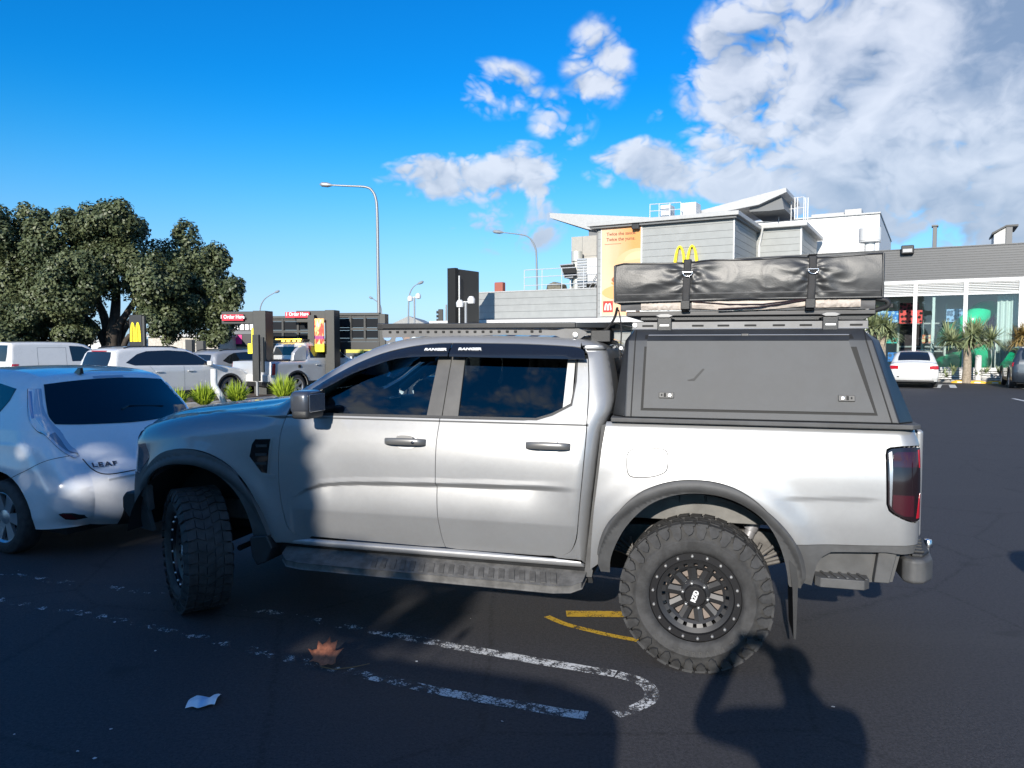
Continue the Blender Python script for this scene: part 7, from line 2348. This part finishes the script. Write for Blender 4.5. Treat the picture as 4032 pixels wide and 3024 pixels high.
# street tree behind the photographer: shades the left half of the view and shows in the side glass
bt2 = thing('shade_tree', 'large dense tree standing behind the photographer, shading the hatchback and bonnet', 'tree', (-11.62, -7.4, 0))
rb_ = random.Random(3)
lob = []
for i in range(52):
    x = rb_.uniform(-9, 4.7); z = rb_.uniform(1.2, 8.3); y = rb_.uniform(-1.8, 1.8)
    r_ = rb_.uniform(1.2, 1.9)
    lob.append(((x, y, z), (r_, r_, r_ * .9)))
for (x, z, r_) in ((5.7, 6.6, .9), (5.4, 5.4, 1.1), (5.8, 7.7, .8), (5.5, 4.2, 1.0), (5.0, 8.6, 1.0), (5.6, 2.8, 1.0), (5.1, 3.5, 1.0), (5.0, 6.2, 1.1), (5.2, 1.6, 1.0), (6.0, 6.0, .5), (6.2, 4.9, .45)):
    lob.append(((x, rb_.uniform(-.5, .5), z), (r_, r_, r_)))
for (x, z, r_) in ((5.75, 5.6, .8), (5.8, 6.5, .7), (5.8, 4.7, .75), (5.7, 7.3, .7), (5.6, 3.9, .8)):
    lob.append(((x, rb_.uniform(-.3, .3), z), (r_, r_, r_)))
for i in range(11):
    r_ = rb_.uniform(.18, .36)
    lob.append(((rb_.uniform(5.9, 6.9), rb_.uniform(-.6, .6), rb_.uniform(2.6, 7.6)), (r_, r_, r_ * .8)))
leaf_crown('crown', lob, leaf_mat('dark_street_leaves', (.03, .05, .025), (.09, .12, .06)), bt2, 60000, .42, 8, fill=.5)
MB().tube([(0, 0, 0), (.2, .1, 2.5), (-.3, 0, 5), (.4, 0, 7.5)], [.5, .42, .3, .12], 10).build('trunk', M_BARK, bt2, smooth=60)

# dragon trees and small plants by the play room
def spiky(b, c, n_, L, rnd, w_=.035, lo=-.35):
    for i in range(n_):
        a = rnd.uniform(0, 2 * pi); el = math.asin(rnd.uniform(lo, 1))
        l = L * rnd.uniform(.75, 1.1)
        d = Vector((cos(a) * cos(el), sin(a) * cos(el), sin(el)))
        s_ = d.cross(Vector((0, 0, 1)))
        s_ = s_.normalized() if s_.length > .05 else Vector((1, 0, 0))
        vs = []
        for q, ww in ((0, .7), (.35, 1), (.75, .6), (1, .05)):
            p = Vector(c) + d * l * q - Vector((0, 0, .28 * l * q * q * (1 - max(0, d.z))))
            vs += [p - s_ * w_ * ww, p + s_ * w_ * ww]
        b.add(vs, [(0, 1, 3, 2), (2, 3, 5, 4), (4, 5, 7, 6)])
M_SPIKE = leaf_mat('sword_leaves', (.13, .17, .075), (.36, .40, .22), .5)
M_SPIKEB = leaf_mat('brown_sword_leaves', (.14, .10, .04), (.40, .28, .10), .6)
M_PALMT = mat('ringed_trunk', (.30, .25, .19), .9, var=.3, vs=12, bump=.6, bs=30)
def dragon(label, xd, yb, ytop, Yd, heads, trunk_r, seed, mleaf=None, low=.15):
    p = at(xd, yb, Yd)
    t = thing('dragon_tree', label, 'tree', (p.x, Yd, 0), 0, 'dragon trees in front of the play room')
    rnd = random.Random(seed)
    sc_ = Yd / 1630.
    tk_ = MB(); b = MB()
    hz = at(xd, ytop, Yd).z
    tk_.tube([(0, 0, 0), (.02, 0, hz * .5), (0, 0, hz)], [trunk_r * 1.15, trunk_r, trunk_r * .9], 12)
    for (x, y, L) in heads:
        q = at(x, y, Yd)
        c = (q.x - p.x, rnd.uniform(-.5, .5), q.z)
        tk_.tube([(0, 0, hz - .1), (c[0] * .6, c[1] * .6, (hz + c[2]) / 2), c], [trunk_r * .55, trunk_r * .45, trunk_r * .4], 8)
        spiky(b, c, 130, L * sc_ * 1.3, rnd, .028, -.5)
    tk_.build('trunk', M_PALMT, t, smooth=60)
    b.build('crown', mleaf or M_SPIKE, t)
    return t
dragon('dragon tree with a thick ringed trunk in front of the green slide', z6(985, 0)[0], 820, z6(0, 1110)[1], 34.4, [(*z6(890, 1030), 34), (*z6(985, 1015), 36), (*z6(1080, 1025), 36), (*z6(1150, 1050), 30), (*z6(850, 1060), 26), (*z6(1030, 985), 28), (*z6(960, 1060), 30)], .17, 2)
dragon('dragon tree half hidden behind the black canopy', z6(330, 0)[0], 822, z6(0, 1060)[1], 33.6, [(*z6(300, 960), 36), (*z6(380, 985), 34), (*z6(410, 1000), 28), (*z6(340, 930), 30), (*z6(250, 940), 30)], .17, 5)
dragon('dragon tree with browned upper leaves at the right edge', z6(1420, 0)[0], 822, z6(0, 1110)[1], 33.8, [(*z6(1380, 1045), 28), (*z6(1440, 1040), 32), (*z6(1400, 1010), 24), (*z6(1480, 1030), 32)], .17, 9, M_SPIKEB)
for i, (X_, h_, lab) in enumerate(((848, .85, 'small spindly shrub left of the dragon tree trunk'), (1112, .7, 'small green shrub right of the white bollard'), (1272, .8, 'dark green shrub near the play room corner'))):
    q = at(*z6(X_, 1352), 34.6)
    b = MB(); rnd = random.Random(20 + i)
    for j in range(5): spiky(b, (rnd.uniform(-.25, .25), rnd.uniform(-.2, .2), .2 + rnd.uniform(0, h_ * .5)), 18, h_ * .5, rnd, .03, 0.)
    o = b.build('shrub', M_SPIKE); o.location = (q.x, 34.6, .05)
    tag(o, lab, 'shrub')
q = at(12, 790, 29.)
b = MB(); rnd = random.Random(31)
for j in range(16): spiky(b, (rnd.uniform(-1.6, .9), rnd.uniform(-.5, .5), rnd.uniform(.5, 1.5)), 26, .6, rnd, .07, -.2)
o = b.build('flax_bush', leaf_mat('flax_leaves', (.10, .14, .04), (.32, .34, .13), .5)); o.location = (q.x, 29., 0)
tag(o, 'leafy yellow green bush at the left edge beside the white van', 'bush')

# ================================================================== the photographer (only the shadow is in the picture)
def photographer():
    t = thing('person', 'person in dark clothes holding a phone up with both hands to take the photo', 'person', (.19, -.17, 0), 0)
    me = bpy.data.meshes.new('person_body')
    # joints: name, position, radius
    J = [('pelvis', (0, 0, .98), .155), ('waist', (0, .01, 1.12), .145), ('chest', (0, -.04, 1.32), .175), ('neckb', (0, -.02, 1.47), .085), ('neck', (0, -.01, 1.53), .062), ('head', (0, .02, 1.64), .108), ('crown', (0, .01, 1.735), .078),
         ('shl', (-.19, -.04, 1.43), .09), ('ell', (-.455, .08, 1.40), .068), ('wrl', (-.335, .075, 1.66), .048), ('hal', (-.285, .085, 1.745), .036),
         ('shr', (.19, -.04, 1.43), .09), ('elr', (.23, .05, 1.28), .068), ('wrr', (-.03, .085, 1.66), .048), ('har', (-.095, .085, 1.745), .036),
         ('hil', (-.10, 0, .92), .11), ('knl', (-.12, .02, .50), .068), ('anl', (-.13, 0, .10), .045), ('tol', (-.15, .16, .045), .042),
         ('hir', (.10, 0, .92), .11), ('knr', (.13, .02, .50), .068), ('anr', (.15, 0, .10), .045), ('tor', (.18, .16, .045), .042)]
    ix = {j[0]: i for i, j in enumerate(J)}
    E_ = [('pelvis', 'waist'), ('waist', 'chest'), ('chest', 'neckb'), ('neckb', 'neck'), ('neck', 'head'), ('head', 'crown'), ('chest', 'shl'), ('shl', 'ell'), ('ell', 'wrl'), ('wrl', 'hal'), ('chest', 'shr'), ('shr', 'elr'), ('elr', 'wrr'), ('wrr', 'har'), ('pelvis', 'hil'), ('hil', 'knl'), ('knl', 'anl'), ('anl', 'tol'), ('pelvis', 'hir'), ('hir', 'knr'), ('knr', 'anr'), ('anr', 'tor')]
    V = [j[1] for j in J]; Rr = [j[2] for j in J]; E2 = [(ix[a], ix[b]) for a, b in E_]
    # fingers: four wrap behind the phone, the thumb on its edge
    for hnd, s_ in (('hal', -1), ('har', 1)):
        hx, hy, hz = J[ix[hnd]][1]
        for f in range(4):
            b0 = len(V)
            z = hz - .028 + f * .021
            ln_ = (.062, .072, .070, .055)[f]
            V += [(hx - s_ * .012, hy + .012, z), (hx - s_ * .035, hy + .020, z + .002), (hx - s_ * (.035 + ln_ * .5), hy + .024, z + .004)]
            Rr += [.010, .009, .008]
            E2 += [(ix[hnd], b0), (b0, b0 + 1), (b0 + 1, b0 + 2)]
        b0 = len(V)
        V += [(hx - s_ * .022, hy - .004, hz + .022), (hx - s_ * .045, hy + .014, hz + .04)]
        Rr += [.011, .009]
        E2 += [(ix[hnd], b0), (b0, b0 + 1)]
    me.from_pydata(V, E2, [])
    o = link_mesh('body', me, mat('dark_clothing', (.04, .045, .06), .85), t)
    o.modifiers.new('skin', 'SKIN'); s2 = o.modifiers.new('sub', 'SUBSURF'); s2.levels = 1; s2.render_levels = 2
    for i, sv in enumerate(me.skin_vertices[0].data if me.skin_vertices else []):
        sv.radius = (Rr[i], Rr[i]); sv.use_root = (i == 0)
    if not me.skin_vertices:
        import bmesh
        bm = bmesh.new(); bm.from_mesh(me); ly = bm.verts.layers.skin.verify()
        bm.verts.ensure_lookup_table()
        for i, v in enumerate(bm.verts):
            v[ly].radius = (Rr[i], Rr[i]); v[ly].use_root = (i == 0)
        bm.to_mesh(me); bm.free()
    h = rbox((0, -.01, 1.70), (.092, .115, .085), .9, 10).build('hair', mat('dark_hair', (.03, .02, .015), .7), t, smooth=180)
    fc = MB().lathe([(.0, -.018), (.014, -.008), (.017, .006), (.0, .016)], 10, axis='z', c=(0, .128, 1.635)).lathe([(0, -.006), (.026, -.002), (.026, .003), (0, .006)], 12, axis='z', c=(0, .110, 1.59))
    for s_ in (-1, 1):
        fc.lathe([(0, -.012), (.014, 0), (0, .012)], 10, axis='z', c=(s_ * .034, .105, 1.665)).lathe([(0, -.032), (.012, -.01), (.014, .015), (0, .03)], 10, axis='z', c=(s_ * .098, .01, 1.645))
    fc.build('face', mat('skin', (.48, .30, .22), .55), t, smooth=60)
    ph_ = thing('phone', 'black phone held up in both hands by the photographer', 'phone', (0, -.035, CAM_H - .01), 0)
    MB().box(-.078, .078, -.010, .0, -.038, .038).build('phone_body', M_GLOSSB, ph_, bevel=.004)
    MB().lathe([(.008, 0), (.008, .003), (0, .003)], 12, c=(.06, .0, .02)).build('phone_lens', M_SEAL, ph_)
photographer()
